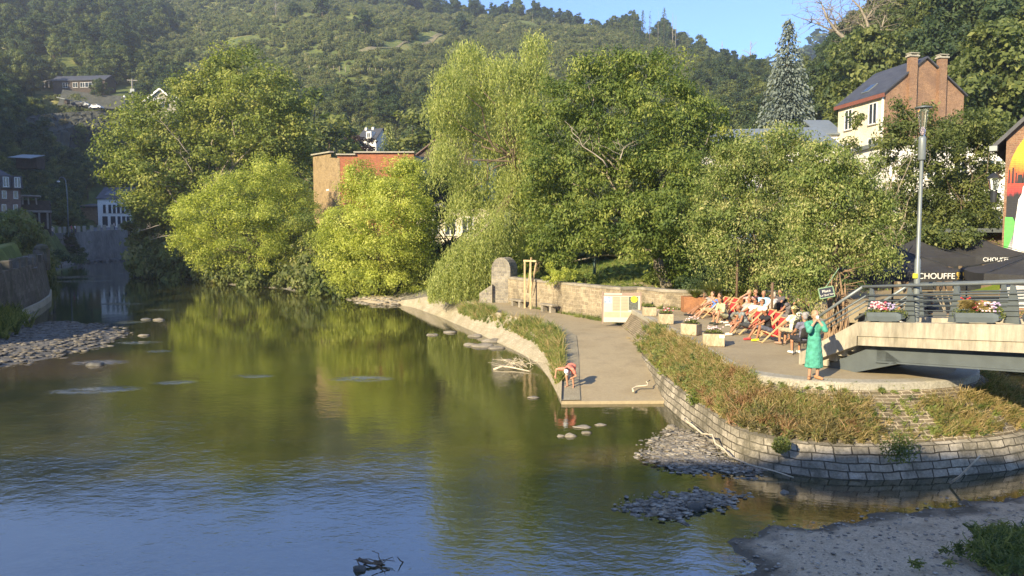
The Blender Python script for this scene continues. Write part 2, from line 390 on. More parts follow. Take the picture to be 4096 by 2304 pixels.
# ------------------------------------------------------------------ water
def water_mat():
    m, nt, b = _mat('river_water')
    g = N(nt, 'ShaderNodeNewGeometry'); v = g.outputs['Position']
    mp = N(nt, 'ShaderNodeMapping'); nt.links.new(v, mp.inputs[0]); mp.inputs['Scale'].default_value = (.75, 1.0, 1); mp.inputs['Rotation'].default_value = (0, 0, R(18))
    w1 = noise(nt, mp.outputs[0], 3.6, 3, .5); w2 = noise(nt, mp.outputs[0], 9.0, 3, .6); w3 = noise(nt, mp.outputs[0], .55, 2, .5)
    big = noise(nt, v, .11, 4, .6); ms = ramp(nt, [(.40, (.25,) * 3), (.62, (1,) * 3)]); nt.links.new(big.outputs[0], ms.inputs[0])
    sp = N(nt, 'ShaderNodeSeparateXYZ'); nt.links.new(v, sp.inputs[0])
    def math_(op, a, c2, c3=None):
        n = N(nt, 'ShaderNodeMath', operation=op)
        for i, q in enumerate((a, c2, c3)):
            if q is None: continue
            if isinstance(q, (int, float)): n.inputs[i].default_value = q
            else: nt.links.new(q, n.inputs[i])
        return n.outputs[0]
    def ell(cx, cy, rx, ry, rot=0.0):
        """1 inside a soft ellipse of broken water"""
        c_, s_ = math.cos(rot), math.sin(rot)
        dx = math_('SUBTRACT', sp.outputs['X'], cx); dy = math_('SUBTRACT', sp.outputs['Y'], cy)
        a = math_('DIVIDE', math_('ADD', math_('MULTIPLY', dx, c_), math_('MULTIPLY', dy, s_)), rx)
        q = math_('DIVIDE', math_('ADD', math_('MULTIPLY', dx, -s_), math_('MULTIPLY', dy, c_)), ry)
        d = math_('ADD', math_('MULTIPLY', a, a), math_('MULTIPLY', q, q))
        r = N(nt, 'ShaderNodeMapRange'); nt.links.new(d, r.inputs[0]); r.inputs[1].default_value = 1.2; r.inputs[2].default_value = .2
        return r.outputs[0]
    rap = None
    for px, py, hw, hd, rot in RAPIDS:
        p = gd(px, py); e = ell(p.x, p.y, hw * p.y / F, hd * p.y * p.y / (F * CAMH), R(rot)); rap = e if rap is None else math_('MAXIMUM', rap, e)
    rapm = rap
    rn = noise(nt, v, 2.6, 5, .7); rr = ramp(nt, [(.45, (0,) * 3), (.60, (1,) * 3)]); nt.links.new(rn.outputs[0], rr.inputs[0])
    rap = math_('MULTIPLY', rap, rr.outputs[0])
    h = math_('ADD', math_('MULTIPLY', w1.outputs[0], .42), math_('ADD', math_('MULTIPLY', w2.outputs[0], .22), math_('MULTIPLY', w3.outputs[0], .25)))
    near = N(nt, 'ShaderNodeMapRange'); nt.links.new(sp.outputs['Y'], near.inputs[0]); near.inputs[1].default_value = 36; near.inputs[2].default_value = 14
    near.inputs[3].default_value = .13; near.inputs[4].default_value = .6
    amp = math_('ADD', math_('MULTIPLY', ms.outputs[0], near.outputs[0]), math_('MULTIPLY', rap, .4))
    hh = math_('MULTIPLY', h, amp)
    bp = N(nt, 'ShaderNodeBump'); bp.inputs['Strength'].default_value = 1.0; bp.inputs['Distance'].default_value = .05
    nt.links.new(hh, bp.inputs['Height']); nt.links.new(bp.outputs[0], b.inputs['Normal'])
    bed = noise(nt, v, .5, 6, .7); rb = ramp(nt, [(.35, (.022, .026, .009)), (.65, (.048, .046, .016))]); nt.links.new(bed.outputs[0], rb.inputs[0])
    st = noise(nt, v, 3.5, 5, .7); rs = ramp(nt, [(.35, (.035, .027, .014)), (.65, (.105, .078, .038))]); nt.links.new(st.outputs[0], rs.inputs[0])
    sh = None
    for px, py, hw, hd in SHALLOWS:
        p = gd(px, py); e = ell(p.x, p.y, hw * p.y / F, hd * p.y * p.y / (F * CAMH)); sh = e if sh is None else math_('MAXIMUM', sh, e)
    c = mixc(nt, sh, rb.outputs[0], rs.outputs[0])
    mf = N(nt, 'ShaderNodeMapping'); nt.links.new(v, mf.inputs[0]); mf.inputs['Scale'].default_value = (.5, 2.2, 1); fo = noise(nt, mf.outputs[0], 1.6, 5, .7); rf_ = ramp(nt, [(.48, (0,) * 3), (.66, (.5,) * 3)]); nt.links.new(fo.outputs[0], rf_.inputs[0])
    c = mixc(nt, math_('MULTIPLY', rapm, rf_.outputs[0]), c, (.34, .40, .44))  # pale sky reflection on the riffles, put into the water's base colour
    nt.links.new(c, b.inputs['Base Color']); b.inputs['Roughness'].default_value = .03
    b.inputs['IOR'].default_value = 3.2; b.inputs['Specular IOR Level'].default_value = .5
    return m
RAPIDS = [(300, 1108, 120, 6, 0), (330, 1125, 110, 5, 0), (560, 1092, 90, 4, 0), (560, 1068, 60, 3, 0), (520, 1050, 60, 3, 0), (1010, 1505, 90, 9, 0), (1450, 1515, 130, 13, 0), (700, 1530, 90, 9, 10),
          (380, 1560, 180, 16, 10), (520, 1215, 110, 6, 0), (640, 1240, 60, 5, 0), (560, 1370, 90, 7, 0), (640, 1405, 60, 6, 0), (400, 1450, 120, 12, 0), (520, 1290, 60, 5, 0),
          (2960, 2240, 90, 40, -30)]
SHALLOWS = [(2900, 1960, 420, 45), (3300, 1990, 500, 50), (2500, 1830, 330, 60), (2640, 2200, 450, 120), (300, 1460, 380, 60)]
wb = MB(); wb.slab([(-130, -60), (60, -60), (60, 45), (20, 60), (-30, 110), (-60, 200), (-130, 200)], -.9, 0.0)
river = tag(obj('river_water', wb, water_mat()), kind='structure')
# ------------------------------------------------------------------ masonry and ground materials
M = {}
M['quay'] = two('quay_paving', (.27, .215, .13), (.335, .275, .172), .4, .9, .12, .01, 12, c3=(.215, .172, .108), sp=(.86, 1.13))
M['kerb'] = two('kerb_concrete', (.30, .28, .22), (.40, .37, .29), 1.2, .9, .3)
M['edge'] = two('worn_edge_concrete', (.235, .205, .14), (.31, .275, .19), 1.6, .9, .3)
M['batter'] = masonry('batter_stone', (.12, .095, .062), (.215, .17, .11), (.40, .34, .24), .36, .125, .020, .12, (.07, .058, .036), .6, moss=(.10, .095, .04))
M['plinth'] = masonry('plinth_block', (.28, .25, .19), (.46, .41, .32), (.06, .05, .035), .50, .19, .018, .11, (.11, .10, .07), .9)
M['rubble'] = masonry('rubble_wall', (.26, .21, .14), (.40, .33, .22), (.44, .37, .26), .42, .21, .02, .16, (.12, .105, .075), .7)
M['oldwall'] = masonry('old_quay_stone', (.10, .09, .075), (.17, .155, .13), (.13, .12, .10), .6, .3, .02, .15, (.05, .048, .04), .8, moss=(.05, .055, .025))
M['farwall'] = two('far_quay_stone', (.12, .11, .10), (.20, .19, .17), .35, .95, .5, .06, 3.0, (1, 1, .35), c3=(.27, .26, .23))
M['road'] = two('road_asphalt', (.16, .155, .15), (.21, .20, .195), .7)
M['gravel'] = two('river_gravel', (.33, .27, .18), (.52, .43, .30), 1.4, .95, .9, .03, 26, c3=(.42, .345, .235))
def wet_edge(m):
    nt = m.node_tree; b = nt.nodes['Principled BSDF']; src = b.inputs['Base Color'].links[0].from_socket
    g = N(nt, 'ShaderNodeNewGeometry'); sp = N(nt, 'ShaderNodeSeparateXYZ'); nt.links.new(g.outputs['Position'], sp.inputs[0]); n_ = noise(nt, g.outputs['Position'], .9, 6, .7)
    ma = N(nt, 'ShaderNodeMath', operation='MULTIPLY_ADD'); nt.links.new(n_.outputs[0], ma.inputs[0]); ma.inputs[1].default_value = -.22; nt.links.new(sp.outputs['Z'], ma.inputs[2])
    mr = N(nt, 'ShaderNodeMapRange'); nt.links.new(ma.outputs[0], mr.inputs[0]); mr.inputs[1].default_value = -.09; mr.inputs[2].default_value = -.02
    nt.links.new(mixc(nt, mr.outputs[0], (.13, .112, .08), src), b.inputs['Base Color'])
wet_edge(M['gravel'])
M['stone'] = two('river_stone', (.15, .135, .105), (.27, .24, .19), 2.0, .9, .4)
M['slate'] = two('dark_wet_stone', (.06, .06, .05), (.13, .125, .11), 3.0, .6, .4)
# path and slipway ------------------------------------------------------------
def P2(lst): return [gd(*p) for p in lst]
pathL = P2([(1860, 1206, 1.15), (1930, 1232, 1.12), (1990, 1257, 1.1), (2100, 1283, 1.05), (2200, 1310, 1.0), (2250, 1345, .92), (2252, 1430, .62), (2247, 1520, .32), (2245, 1605, .1)])
pathR = P2([(2030, 1212, 1.15), (2080, 1228, 1.12), (2170, 1246, 1.1), (2290, 1268, 1.05), (2470, 1298, 1.0), (2520, 1345, .94), (2575, 1450, .60), (2625, 1530, .32), (2668, 1602, .1)])
pathR = [p + Vector((.7 if i > 4 else (.2), .0 if i > 4 else .35, 0)) for i, p in enumerate(pathR)]
lip = [pathL[-1] + Vector((0, -.02, -.35)), pathR[-1] + Vector((0, -.02, -.35))]
mb = MB(); rows = []
for a, b in zip(pathL, pathR): rows.append([a.lerp(b, t) for t in np.linspace(0, 1, 9)])
rows.append([lip[0].lerp(lip[1], t) for t in np.linspace(0, 1, 9)])
mb.loft(rows); path = tag(obj('slipway_path', mb, M['quay'], None), kind='structure')
# kerb strip along the slipway's water edge
mb = MB(); rows = []
for i, p in enumerate(pathL[4:]):
    q = p + Vector((.62, .05, 0)); u = Vector((0, 0, .035))
    rows.append([p + Vector((-.1, 0, -.4)), p + u, q + u, q + Vector((0, 0, -.02))])
mb.loft(list(zip(*rows))); strip = tag(obj('slipway_kerb', mb, M['edge'], None), 'worn grey kerb strip along the water side of the slipway', 'kerb')
# embankment between the path and the water
wat = P2([(1560, 1212), (1660, 1232), (1760, 1268), (1880, 1320), (1990, 1370), (2080, 1412), (2150, 1452), (2195, 1510), (2222, 1562), (2248, 1612)])
top = P2([(1720, 1190, .9), (1800, 1202, 1.0), (1870, 1210, 1.1), (1930, 1232, 1.12), (1990, 1257, 1.1), (2100, 1283, 1.05), (2200, 1310, 1.0), (2250, 1350, .9), (2251, 1450, .55), (2245, 1606, .1)])
def resample(p, n):
    L = [0.0]
    for i in range(1, len(p)): L.append(L[-1] + (p[i] - p[i - 1]).length)
    o = []
    for t in np.linspace(0, L[-1], n):
        i = min(max(np.searchsorted(L, t) - 1, 0), len(p) - 2); k = (t - L[i]) / max(L[i + 1] - L[i], 1e-6); o.append(p[i].lerp(p[i + 1], k))
    return o
wat2, top2 = resample(wat, 60), resample(top, 60)
mb = MB(); rows = [[p + Vector((0, -.15, -.4)) for p in wat2], [p + Vector((0, 0, .03)) for p in wat2]]
for t in (.28, .31, .6, .95, 1.0): rows.append([a.lerp(b, t if t < 1 else 1) + Vector((0, 0, (.10 * t + (.05 if t in (.31,) else 0)))) for a, b in zip(wat2, top2)])
mb.loft(rows)
M['embank'] = masonry('embankment_stone', (.38, .33, .24), (.47, .41, .30), (.24, .21, .15), .5, .16, .012, .05, (.26, .23, .15), .7)
embankment = tag(obj('embankment', mb, M['embank'], None, True), 'low curved stone embankment below the riverside path', 'embankment')
# ------------------------------------------------------------------ quay: plinth, batter, coping, paving
def curve(pts, n):
    """Catmull-Rom through plan points"""
    pts = [Vector(p) for p in pts]; o = []
    for k in range(len(pts) - 1):
        p0, p1, p2, p3 = pts[max(k - 1, 0)], pts[k], pts[k + 1], pts[min(k + 2, len(pts) - 1)]
        for t in np.linspace(0, 1, 12, endpoint=False):
            o.append(.5 * (2 * p1 + (p2 - p0) * t + (2 * p0 - 5 * p1 + 4 * p2 - p3) * t * t + (3 * p1 - p0 - 3 * p2 + p3) * t ** 3))
    o.append(pts[-1]); return resample(o, n)
QZ = 1.84
base = curve([(4.95, 38, 0), (4.9, 32, 0), (4.85, 26, 0), (4.87, 23.2, 0), (5.08, 20.3, 0), (5.35, 17.9, 0), (5.95, 16.85, 0), (6.9, 16.35, 0), (8, 16.2, 0), (10, 16.5, 0), (12.2, 17.2, 0), (14.2, 18.6, 0), (15.2, 20.6, 0), (15.6, 24, 0), (15.8, 36, 0)], 150)
topc = curve([(5.6, 38, 0), (5.85, 34.5, 0), (5.95, 29.7, 0), (6.05, 25.7, 0), (6.05, 23, 0), (6.1, 20.4, 0), (6.35, 19.1, 0), (7.3, 18.3, 0), (8.5, 18.0, 0), (9.9, 18.1, 0), (11.2, 18.6, 0), (12.2, 19.6, 0), (12.8, 21.3, 0), (13.0, 24, 0), (13.2, 36, 0)], 150)
GR = [max(0.0, min(1.0, (p.y - 24) / 9.0)) if p.x < 5.6 else 0 for p in base]        # the slipway climbs along the first stretch
def wl(t, z, dz=0): return [Vector((a.x + (b.x - a.x) * t, a.y + (b.y - a.y) * t, z)) for a, b in zip(base, topc)]
mb = MB(); mb.loft([wl(-.05, -.5), wl(.0, .0), wl(.10, .36), wl(.17, .66), wl(.27, .70)])
plinth = tag(obj('quay_plinth', mb, M['plinth'], None), 'courses of pale squared blocks at the foot of the curved quay wall', 'plinth')
mb = MB(); mb.loft([wl(.20, .5), wl(.265, .705), wl(.5, 1.05), wl(.74, 1.40), wl(.93, 1.66), wl(.96, 1.67)])
batter = tag(obj('quay_wall', mb, M['batter'], None), 'sloping stone quay wall with weeds round the headland', 'quay wall')
mb = MB(); mb.loft([wl(.93, 1.62), wl(.93, QZ - .02), wl(.96, QZ + .004), wl(1.22, QZ + .004), wl(1.22, QZ - .3)])
coping = tag(obj('quay_coping', mb, M['kerb'], None), 'worn concrete coping along the top of the quay wall', 'coping')
pv = [(p.x, p.y) for p in wl(1.05, 0)] + [(40, 36), (40, 46), (9, 37.2), (6.6, 36.6)]
mb = MB(); mb.slab(pv, QZ - .5, QZ)
pave = tag(obj('quay_paving', mb, M['quay'], None), kind='structure')
# ------------------------------------------------------------------ parapet wall behind the path with its arched pier
PZ = 2.66
wallp = [gd(2030, 1213, 1.12), gd(2090, 1226, 1.1), gd(2250, 1255, 1.05), gd(2400, 1282, 1.0), gd(2480, 1294, 1.0), gd(2560, 1290, 1.0)]
wallp = [Vector((p.x, p.y + .15, 0)) for p in wallp] + [Vector((7.2, 36.0, 0)), Vector((8.3, 35.5, 0)), Vector((10.5, 35.2, 0)), Vector((14, 35.0, 0))]
wallp = resample(wallp, 46)
def offs(p, d):
    o = []
    for i, q in enumerate(p):
        t = p[min(i + 1, len(p) - 1)] - p[max(i - 1, 0)]; n = Vector((-t.y, t.x, 0)).normalized(); o.append(q + n * d)
    return o
fr, bk = offs(wallp, 0), offs(wallp, .45)
mb = MB(); zz = lambda P, z: [Vector((p.x, p.y, z)) for p in P]
mb.loft([zz(fr, .5), zz(fr, PZ), zz(bk, PZ), zz(bk, 1.2)])
mb.add([Vector((q.x, q.y, z)) for q, z in ((fr[-1], .5), (bk[-1], .5), (bk[-1], PZ), (fr[-1], PZ))], [(0, 1, 2, 3)])
pw = thing('parapet_wall', 'long curved rubble stone wall between the riverside path and the lawn', 'stone wall', (wallp[10].x, wallp[10].y, 1.0))
obj('wall', mb, M['rubble'], pw)
mb = MB(); a, b = offs(wallp, -.04), offs(wallp, .49)
mb.loft([zz(a, PZ + .004), zz(a, PZ + .13), zz(b, PZ + .13), zz(b, PZ + .004)], False)
M['cope'] = two('wall_coping', (.20, .18, .14), (.36, .32, .25), 1.5, .9, .4)
obj('coping', mb, M['cope'], pw)
c0 = at(2022, 1213, wallp[0].y)
pier = thing('stone_pier', 'tall stone pier with a rounded head at the end of the parapet wall', 'stone pier', (wallp[0].x - .35, wallp[0].y, 1.1))
mb = MB(); px, py = wallp[0].x - .42, wallp[0].y
prof = [(-.62, 1.0), (.62, 1.0), (.62, 3.25)] + [(.62 * math.cos(t), 3.25 + .75 * math.sin(t)) for t in np.linspace(.25, math.pi - .25, 9)] + [(-.62, 3.25)]
f = [Vector((px + x * .96, py + x * -.15, z)) for x, z in prof]; g = [p + Vector((.45, .95, 0)) for p in f]; n = len(f)
mb.add(f + g, [tuple(range(n)), tuple(range(n, 2 * n))[::-1]] + [(i, n + i, n + (i + 1) % n, (i + 1) % n) for i in range(n)])
M['pier'] = masonry('pier_stone', (.22, .20, .17), (.33, .30, .24), (.36, .32, .24), .32, .19, .02, .14, (.13, .12, .10), .7)
obj('pier_body', mb, M['pier'], pier)
# a low side wing left of the pier
mb = MB(); mb.slab([(px - 1.35, py - .1), (px - .55, py - .2), (px - .45, py + .4), (px - 1.25, py + .5)], 1.0, [1.75, 2.3, 2.3, 1.75])
obj('wing', mb, M['pier'], pier)
# ------------------------------------------------------------------ gravel bars
def bar(name, pts, hgt, label, m, seed=1, res=.35, kind='structure', shape=1.6):
    P = [gd(x, y) for x, y in pts]; poly = [(p.x, p.y) for p in P]
    x0, x1 = min(p[0] for p in poly) - 1, max(p[0] for p in poly) + 1; y0, y1 = min(p[1] for p in poly) - 1, max(p[1] for p in poly) + 1
    xs = np.arange(x0, x1, res); ys = np.arange(y0, y1, res); X, Y = np.meshgrid(xs, ys)
    ins = inpoly(X, Y, poly); d = pdist(X, Y, poly); sd = np.where(ins, d, -d)
    rr = np.random.default_rng(seed)
    wv = .35 * np.sin(X * 2.1 + seed) * np.sin(Y * 1.7) + .2 * np.sin(X * 4.7 + Y * 3.1)
    Z = hgt * np.tanh((sd + wv * .6) * shape / max(hgt * 6, .6)) + rr.normal(0, .012, X.shape) - .02
    nx_ = len(xs); i2 = (np.arange(len(ys) - 1)[:, None] * nx_ + np.arange(nx_ - 1)[None]).ravel()
    fq = np.stack([i2, i2 + 1, i2 + nx_ + 1, i2 + nx_], 1)
    keep = (Z.ravel()[fq] > -.12).any(1)
    me = npmesh(bpy.data.meshes.new(name), np.stack([X.ravel(), Y.ravel(), Z.ravel()], 1), fq[keep])
    o = link(name, me, m, None, True); tag(o, kind=kind); return poly, sd, X, Y, Z
BAR1 = bar('gravel_bank', [(2890, 2150), (3150, 2095), (3500, 2062), (3800, 2012), (4096, 1962), (4700, 1905), (5600, 2300), (5600, 3600), (3200, 3600), (2960, 2330)], .45, '', M['gravel'], 2, .22, shape=1.0)
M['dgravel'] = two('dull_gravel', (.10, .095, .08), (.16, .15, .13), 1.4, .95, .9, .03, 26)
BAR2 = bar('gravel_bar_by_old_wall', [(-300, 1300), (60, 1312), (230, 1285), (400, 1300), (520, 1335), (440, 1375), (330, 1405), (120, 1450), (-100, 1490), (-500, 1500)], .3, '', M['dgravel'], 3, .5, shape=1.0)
BAR3 = bar('gravel_bar_below_quay', [(2560, 1770), (2640, 1740), (2720, 1715), (2800, 1745), (2960, 1850), (3080, 1890), (2960, 1905), (2760, 1890), (2620, 1850)], .09, '', M['gravel'], 4, .2)
BAR4 = bar('gravel_islet', [(2450, 2035), (2600, 1985), (2760, 1975), (2960, 1985), (2980, 2010), (2860, 2045), (2680, 2062), (2540, 2055)], .07, '', M['gravel'], 5, .18)
BAR5 = bar('river_beach', [(610, 1098), (700, 1088), (850, 1100), (1000, 1115), (1180, 1140), (1300, 1168), (1450, 1215), (1600, 1225), (1660, 1205), (1500, 1160), (1200, 1105), (800, 1060), (700, 1060)], .55, '', M['gravel'], 6, .6)
# loose stones as stuff (nobody could count them)
def stones(name, bars, n, smin, smax, m, seed, zlim=(-.08, .4), edge=None):
    rr = np.random.default_rng(seed); V = []; Fs = []; o = 0
    base_v = np.array([(math.cos(a) * r_, math.sin(a) * r_, z) for z, r_ in ((-.4, .75), (.05, 1.0), (.42, .62)) for a in np.linspace(0, 2 * math.pi, 6, endpoint=False)])
    fb = [(i * 6 + j, i * 6 + (j + 1) % 6, (i + 1) * 6 + (j + 1) % 6, (i + 1) * 6 + j) for i in range(2) for j in range(6)] + [(12, 13, 16, 17), (13, 14, 15, 16)]
    for B in bars:
        poly, sd, X, Y, Z = B
        ok = np.argwhere((Z > zlim[0]) & (Z < zlim[1]) if edge is None else (np.abs(sd) < edge))
        for _ in range(n):
            i, j = ok[rr.integers(len(ok))]; s = smin + (smax - smin) * rr.random() ** 2.5
            c = np.array([X[i, j] + rr.normal(0, .15), Y[i, j] + rr.normal(0, .15), max(Z[i, j], -.05) + s * .05])
            a = rr.random() * 6.28; ca, sa = math.cos(a), math.sin(a)
            q = base_v * (s * np.array([1, .6 + .4 * rr.random(), .22 + .25 * rr.random()])) * (1 + rr.normal(0, .13, base_v.shape))
            q = np.stack([q[:, 0] * ca - q[:, 1] * sa, q[:, 0] * sa + q[:, 1] * ca, q[:, 2]], 1) + c
            V.append(q); Fs.append(np.array(fb) + o); o += 18
    me = npmesh(bpy.data.meshes.new(name), np.concatenate(V), np.concatenate(Fs))
    return tag(link(name, me, m), 'loose flat river stones scattered over the gravel bars and shallows', 'stones', None, 'stuff')
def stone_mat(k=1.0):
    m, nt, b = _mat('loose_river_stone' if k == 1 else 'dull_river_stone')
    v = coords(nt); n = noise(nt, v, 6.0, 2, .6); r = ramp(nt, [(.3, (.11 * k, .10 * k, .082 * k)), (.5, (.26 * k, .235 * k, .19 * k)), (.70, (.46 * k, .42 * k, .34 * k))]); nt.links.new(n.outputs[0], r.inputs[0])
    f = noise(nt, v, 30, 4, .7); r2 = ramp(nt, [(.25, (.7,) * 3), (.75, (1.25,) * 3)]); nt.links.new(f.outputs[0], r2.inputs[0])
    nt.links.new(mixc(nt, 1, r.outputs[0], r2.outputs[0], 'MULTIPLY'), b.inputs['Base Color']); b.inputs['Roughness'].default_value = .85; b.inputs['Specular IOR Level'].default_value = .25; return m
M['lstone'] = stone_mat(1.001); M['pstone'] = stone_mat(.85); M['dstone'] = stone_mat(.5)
st3 = stones('loose_stones', [BAR3, BAR4], 3600, .02, .105, M['pstone'], 11)
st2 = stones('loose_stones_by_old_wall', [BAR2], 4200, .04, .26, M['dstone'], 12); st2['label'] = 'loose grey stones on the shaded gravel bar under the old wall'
st5 = stones('beach_stones', [BAR5], 3200, .07, .4, M['lstone'], 13); st5['label'] = 'pale stones along the sunny beach under the willow bushes'
st1 = stones('gravel_bank_pebbles', [BAR1], 9500, .010, .05, M['lstone'], 14, (-.05, .6)); st1['label'] = 'small grey pebbles on the shaded gravel bank'
# ------------------------------------------------------------------ foliage tools
LS, LD = .60, 3.4
def unit(a): return a / np.maximum(np.linalg.norm(a, axis=1, keepdims=True), 1e-9)
def leaf_quads(pos, nrm, size, tint, rng, aspect=.55, droop=0.0, axis=None):
    n = len(pos)
    if axis is None:
        axis = rng.normal(size=(n, 3)); axis[:, 2] -= droop * 1.5
    axis = axis - nrm * (axis * nrm).sum(1, keepdims=True) * .8; axis = unit(axis); side = unit(np.cross(nrm, axis))
    s = size * LS * (0.6 + .8 * rng.random((n, 1))); w = s * aspect
    V = np.stack([pos - axis * s * .5, pos - side * w * .5 + nrm * s * .06, pos + axis * s * .5, pos + side * w * .5 + nrm * s * .06], 1).reshape(-1, 3)
    return V, np.arange(4 * n).reshape(n, 4), np.repeat(tint, 4)
def clumps(lobes, per, cr, nl, size, rng, aspect=.55, droop=.1, up=.35, inner=.55, flat=.7):
    """lobes: (centre, radii). Leaf clumps spread through the outer part of every lobe; returns leaf arrays"""
    P, Nn, T = [], [], []; per = per * LD; nl = int(nl * 5)
    for c, r in lobes:
        c = np.array(c); r = np.array(r); area = (r[0] * r[1] + r[1] * r[2] + r[0] * r[2]) / 3
        k = max(4, int(per * area))
        d = rng.normal(size=(k, 3)); d[:, 2] += up; d = unit(d)
        rad = inner + (1 - inner) * rng.random((k, 1)) ** .6
        rad = rad * (1 + .17 * rng.normal(size=(k, 1)))
        cc = c + d * rad * r
        cs = cr * (.55 + .9 * rng.random(k)); ct = np.clip(rng.normal(.45, .2, k), 0, 1)
        e = rng.normal(size=(k, nl, 3)); e[..., 2] += .25; e = e / np.linalg.norm(e, axis=2, keepdims=True)
        q = rng.random((k, nl, 1)) ** .45
        p = cc[:, None] + e * q * cs[:, None, None] * np.array([1, 1, flat])
        nn = e * .55 + d[:, None] * .45 + rng.normal(size=(k, nl, 3)) * .55 + np.array([0, 0, .35])
        P.append(p.reshape(-1, 3)); Nn.append(unit(nn.reshape(-1, 3)))
        T.append(np.clip(np.repeat(ct, nl) + rng.normal(0, .16, k * nl), 0, 1))
    return np.concatenate(P), np.concatenate(Nn), np.concatenate(T)
def leafmesh(name, parts):
    V, Fq, T = [], [], []; o = 0
    for v, f, t in parts: V.append(v); Fq.append(f + o); T.append(t); o += len(v)
    return npmesh(bpy.data.meshes.new(name), np.concatenate(V), np.concatenate(Fq), {'tint': np.concatenate(T)})
def limb(mb, a, b, r0, r1, rng, k=6, wig=.12, n=6):
    a, b = Vector(a), Vector(b); L = (b - a).length; pts = []
    for i in range(k):
        t = i / (k - 1); p = a.lerp(b, t); w = wig * L * math.sin(math.pi * t)
        pts.append(p + Vector((rng.normal(), rng.normal(), abs(rng.normal()) * .6)) * w * .5)
    mb.tube(pts, [r0 + (r1 - r0) * i / (k - 1) for i in range(k)], n); return pts
M['bark'] = two('bark', (.10, .075, .05), (.20, .155, .105), 2.5, .95, .8, .05, 18, (1, 1, .25))
M['bark_pale'] = two('pale_bark', (.20, .17, .12), (.36, .31, .23), 2.5, .95, .7, .05, 18, (1, 1, .25))
M['drift_'] = plain('pale_post_wood', (.45, .40, .32), .8)
M['deadwood'] = two('dead_wood', (.26, .22, .17), (.42, .37, .30), 2.5, .95, .5, .03, 18, (1, 1, .25))
L_ASH = leafmat('leaf_ash', (0.077, 0.112, 0.028), (0.220, 0.262, 0.056), (0.362, 0.360, 0.096))
L_LIME = leafmat('leaf_bright_willow', (0.171, 0.214, 0.046), (0.405, 0.440, 0.082), (0.600, 0.600, 0.170), trans=.42)
L_WILLOW = leafmat('leaf_weeping_willow', (0.165, 0.201, 0.057), (0.323, 0.366, 0.109), (0.528, 0.525, 0.196), trans=.4)
L_WALNUT = leafmat('leaf_walnut', (0.062, 0.102, 0.026), (0.168, 0.218, 0.046), (0.323, 0.340, 0.085))
L_WING = leafmat('leaf_wingnut', (0.086, 0.127, 0.040), (0.207, 0.259, 0.067), (0.465, 0.438, 0.197))
L_DARK = leafmat('leaf_dark', (0.029, 0.054, 0.025), (0.072, 0.108, 0.040), (0.136, 0.173, 0.062))
L_MID = leafmat('leaf_mid', (0.060, 0.088, 0.030), (0.140, 0.170, 0.050), (0.241, 0.254, 0.076))
L_PALE = leafmat('leaf_pale', (0.111, 0.135, 0.043), (0.223, 0.255, 0.081), (0.334, 0.345, 0.129))
L_SPRUCE = leafmat('needle_blue', (.06, .082, .07), (.125, .155, .13), (.20, .23, .19), trans=.1)
L_CONIF = leafmat('needle_dark', (0.025, 0.048, 0.017), (0.056, 0.084, 0.025), (0.098, 0.126, 0.042), trans=.1)
L_PURPLE = leafmat('leaf_purple', (0.022, 0.014, 0.014), (0.055, 0.030, 0.026), (0.085, 0.050, 0.040))
L_SCRUB = leafmat('leaf_scrub', (0.083, 0.106, 0.035), (0.165, 0.191, 0.062), (0.297, 0.276, 0.110))
L_DRY = leafmat('dry_grass', (0.100, 0.095, 0.025), (0.260, 0.200, 0.075), (0.400, 0.300, 0.150), trans=.3)
L_WEED = leafmat('weed_green', (0.053, 0.085, 0.021), (0.138, 0.180, 0.037), (0.233, 0.240, 0.069))
def px_lobes(lst, Y, rng, dy=.5):
    """(x, y, rx, ry[, depth]) in photograph pixels round a tree standing at depth Y"""
    o = []
    for e in lst:
        x, y, rx, ry = e[:4]; rw = rx * Y / F; off = e[4] if len(e) > 4 else rng.normal() * rw * dy
        o.append((at(x, y, Y + off), (rw, rw * 1.05, ry * Y / F)))
    return o
def big_tree(name, label, Y, lobes, foot, m, rng, per, cr, nl, size, bark='bark', tr=.35, aspect=.55, droop=.2, forks=None, inner=.5, cat='tree', flat=.7, trunk_to=None, up=.35, limbs=True):
    L = px_lobes(lobes, Y, rng)
    f = foot if isinstance(foot, Vector) else at(foot[0], foot[1], Y)
    f = Vector((f.x, f.y, gz(f.x, f.y) - .1)) if not isinstance(foot, Vector) else f
    t = thing(name, label, cat, f)
    P, Nn, T = clumps([(tuple(c), r) for c, r in L], per, cr, nl, size, rng, aspect, droop, up, inner, flat)
    me = leafmesh('crown', [leaf_quads(P, Nn, size, T, rng, aspect, droop)])
    o = link('crown', me, m, t); off = np.array(f); me.transform(Matrix.Translation(-f))
    mb = MB(); cen = Vector((sum(c.x for c, r in L) / len(L), sum(c.y for c, r in L) / len(L), f.z + (max(c.z for c, r in L) - f.z) * .35))
    if trunk_to: cen = trunk_to
    limb(mb, f, cen, tr, tr * .7, rng, 6, .06, 9)
    if limbs:
        for c, r in L:
            limb(mb, cen.lerp(f, .25 * rng.random()), c + Vector((0, 0, r[2] * .15)), tr * .32, tr * .05, rng, 6, .18)
    obj('trunk', mb, M[bark], t, True)
    return t, L
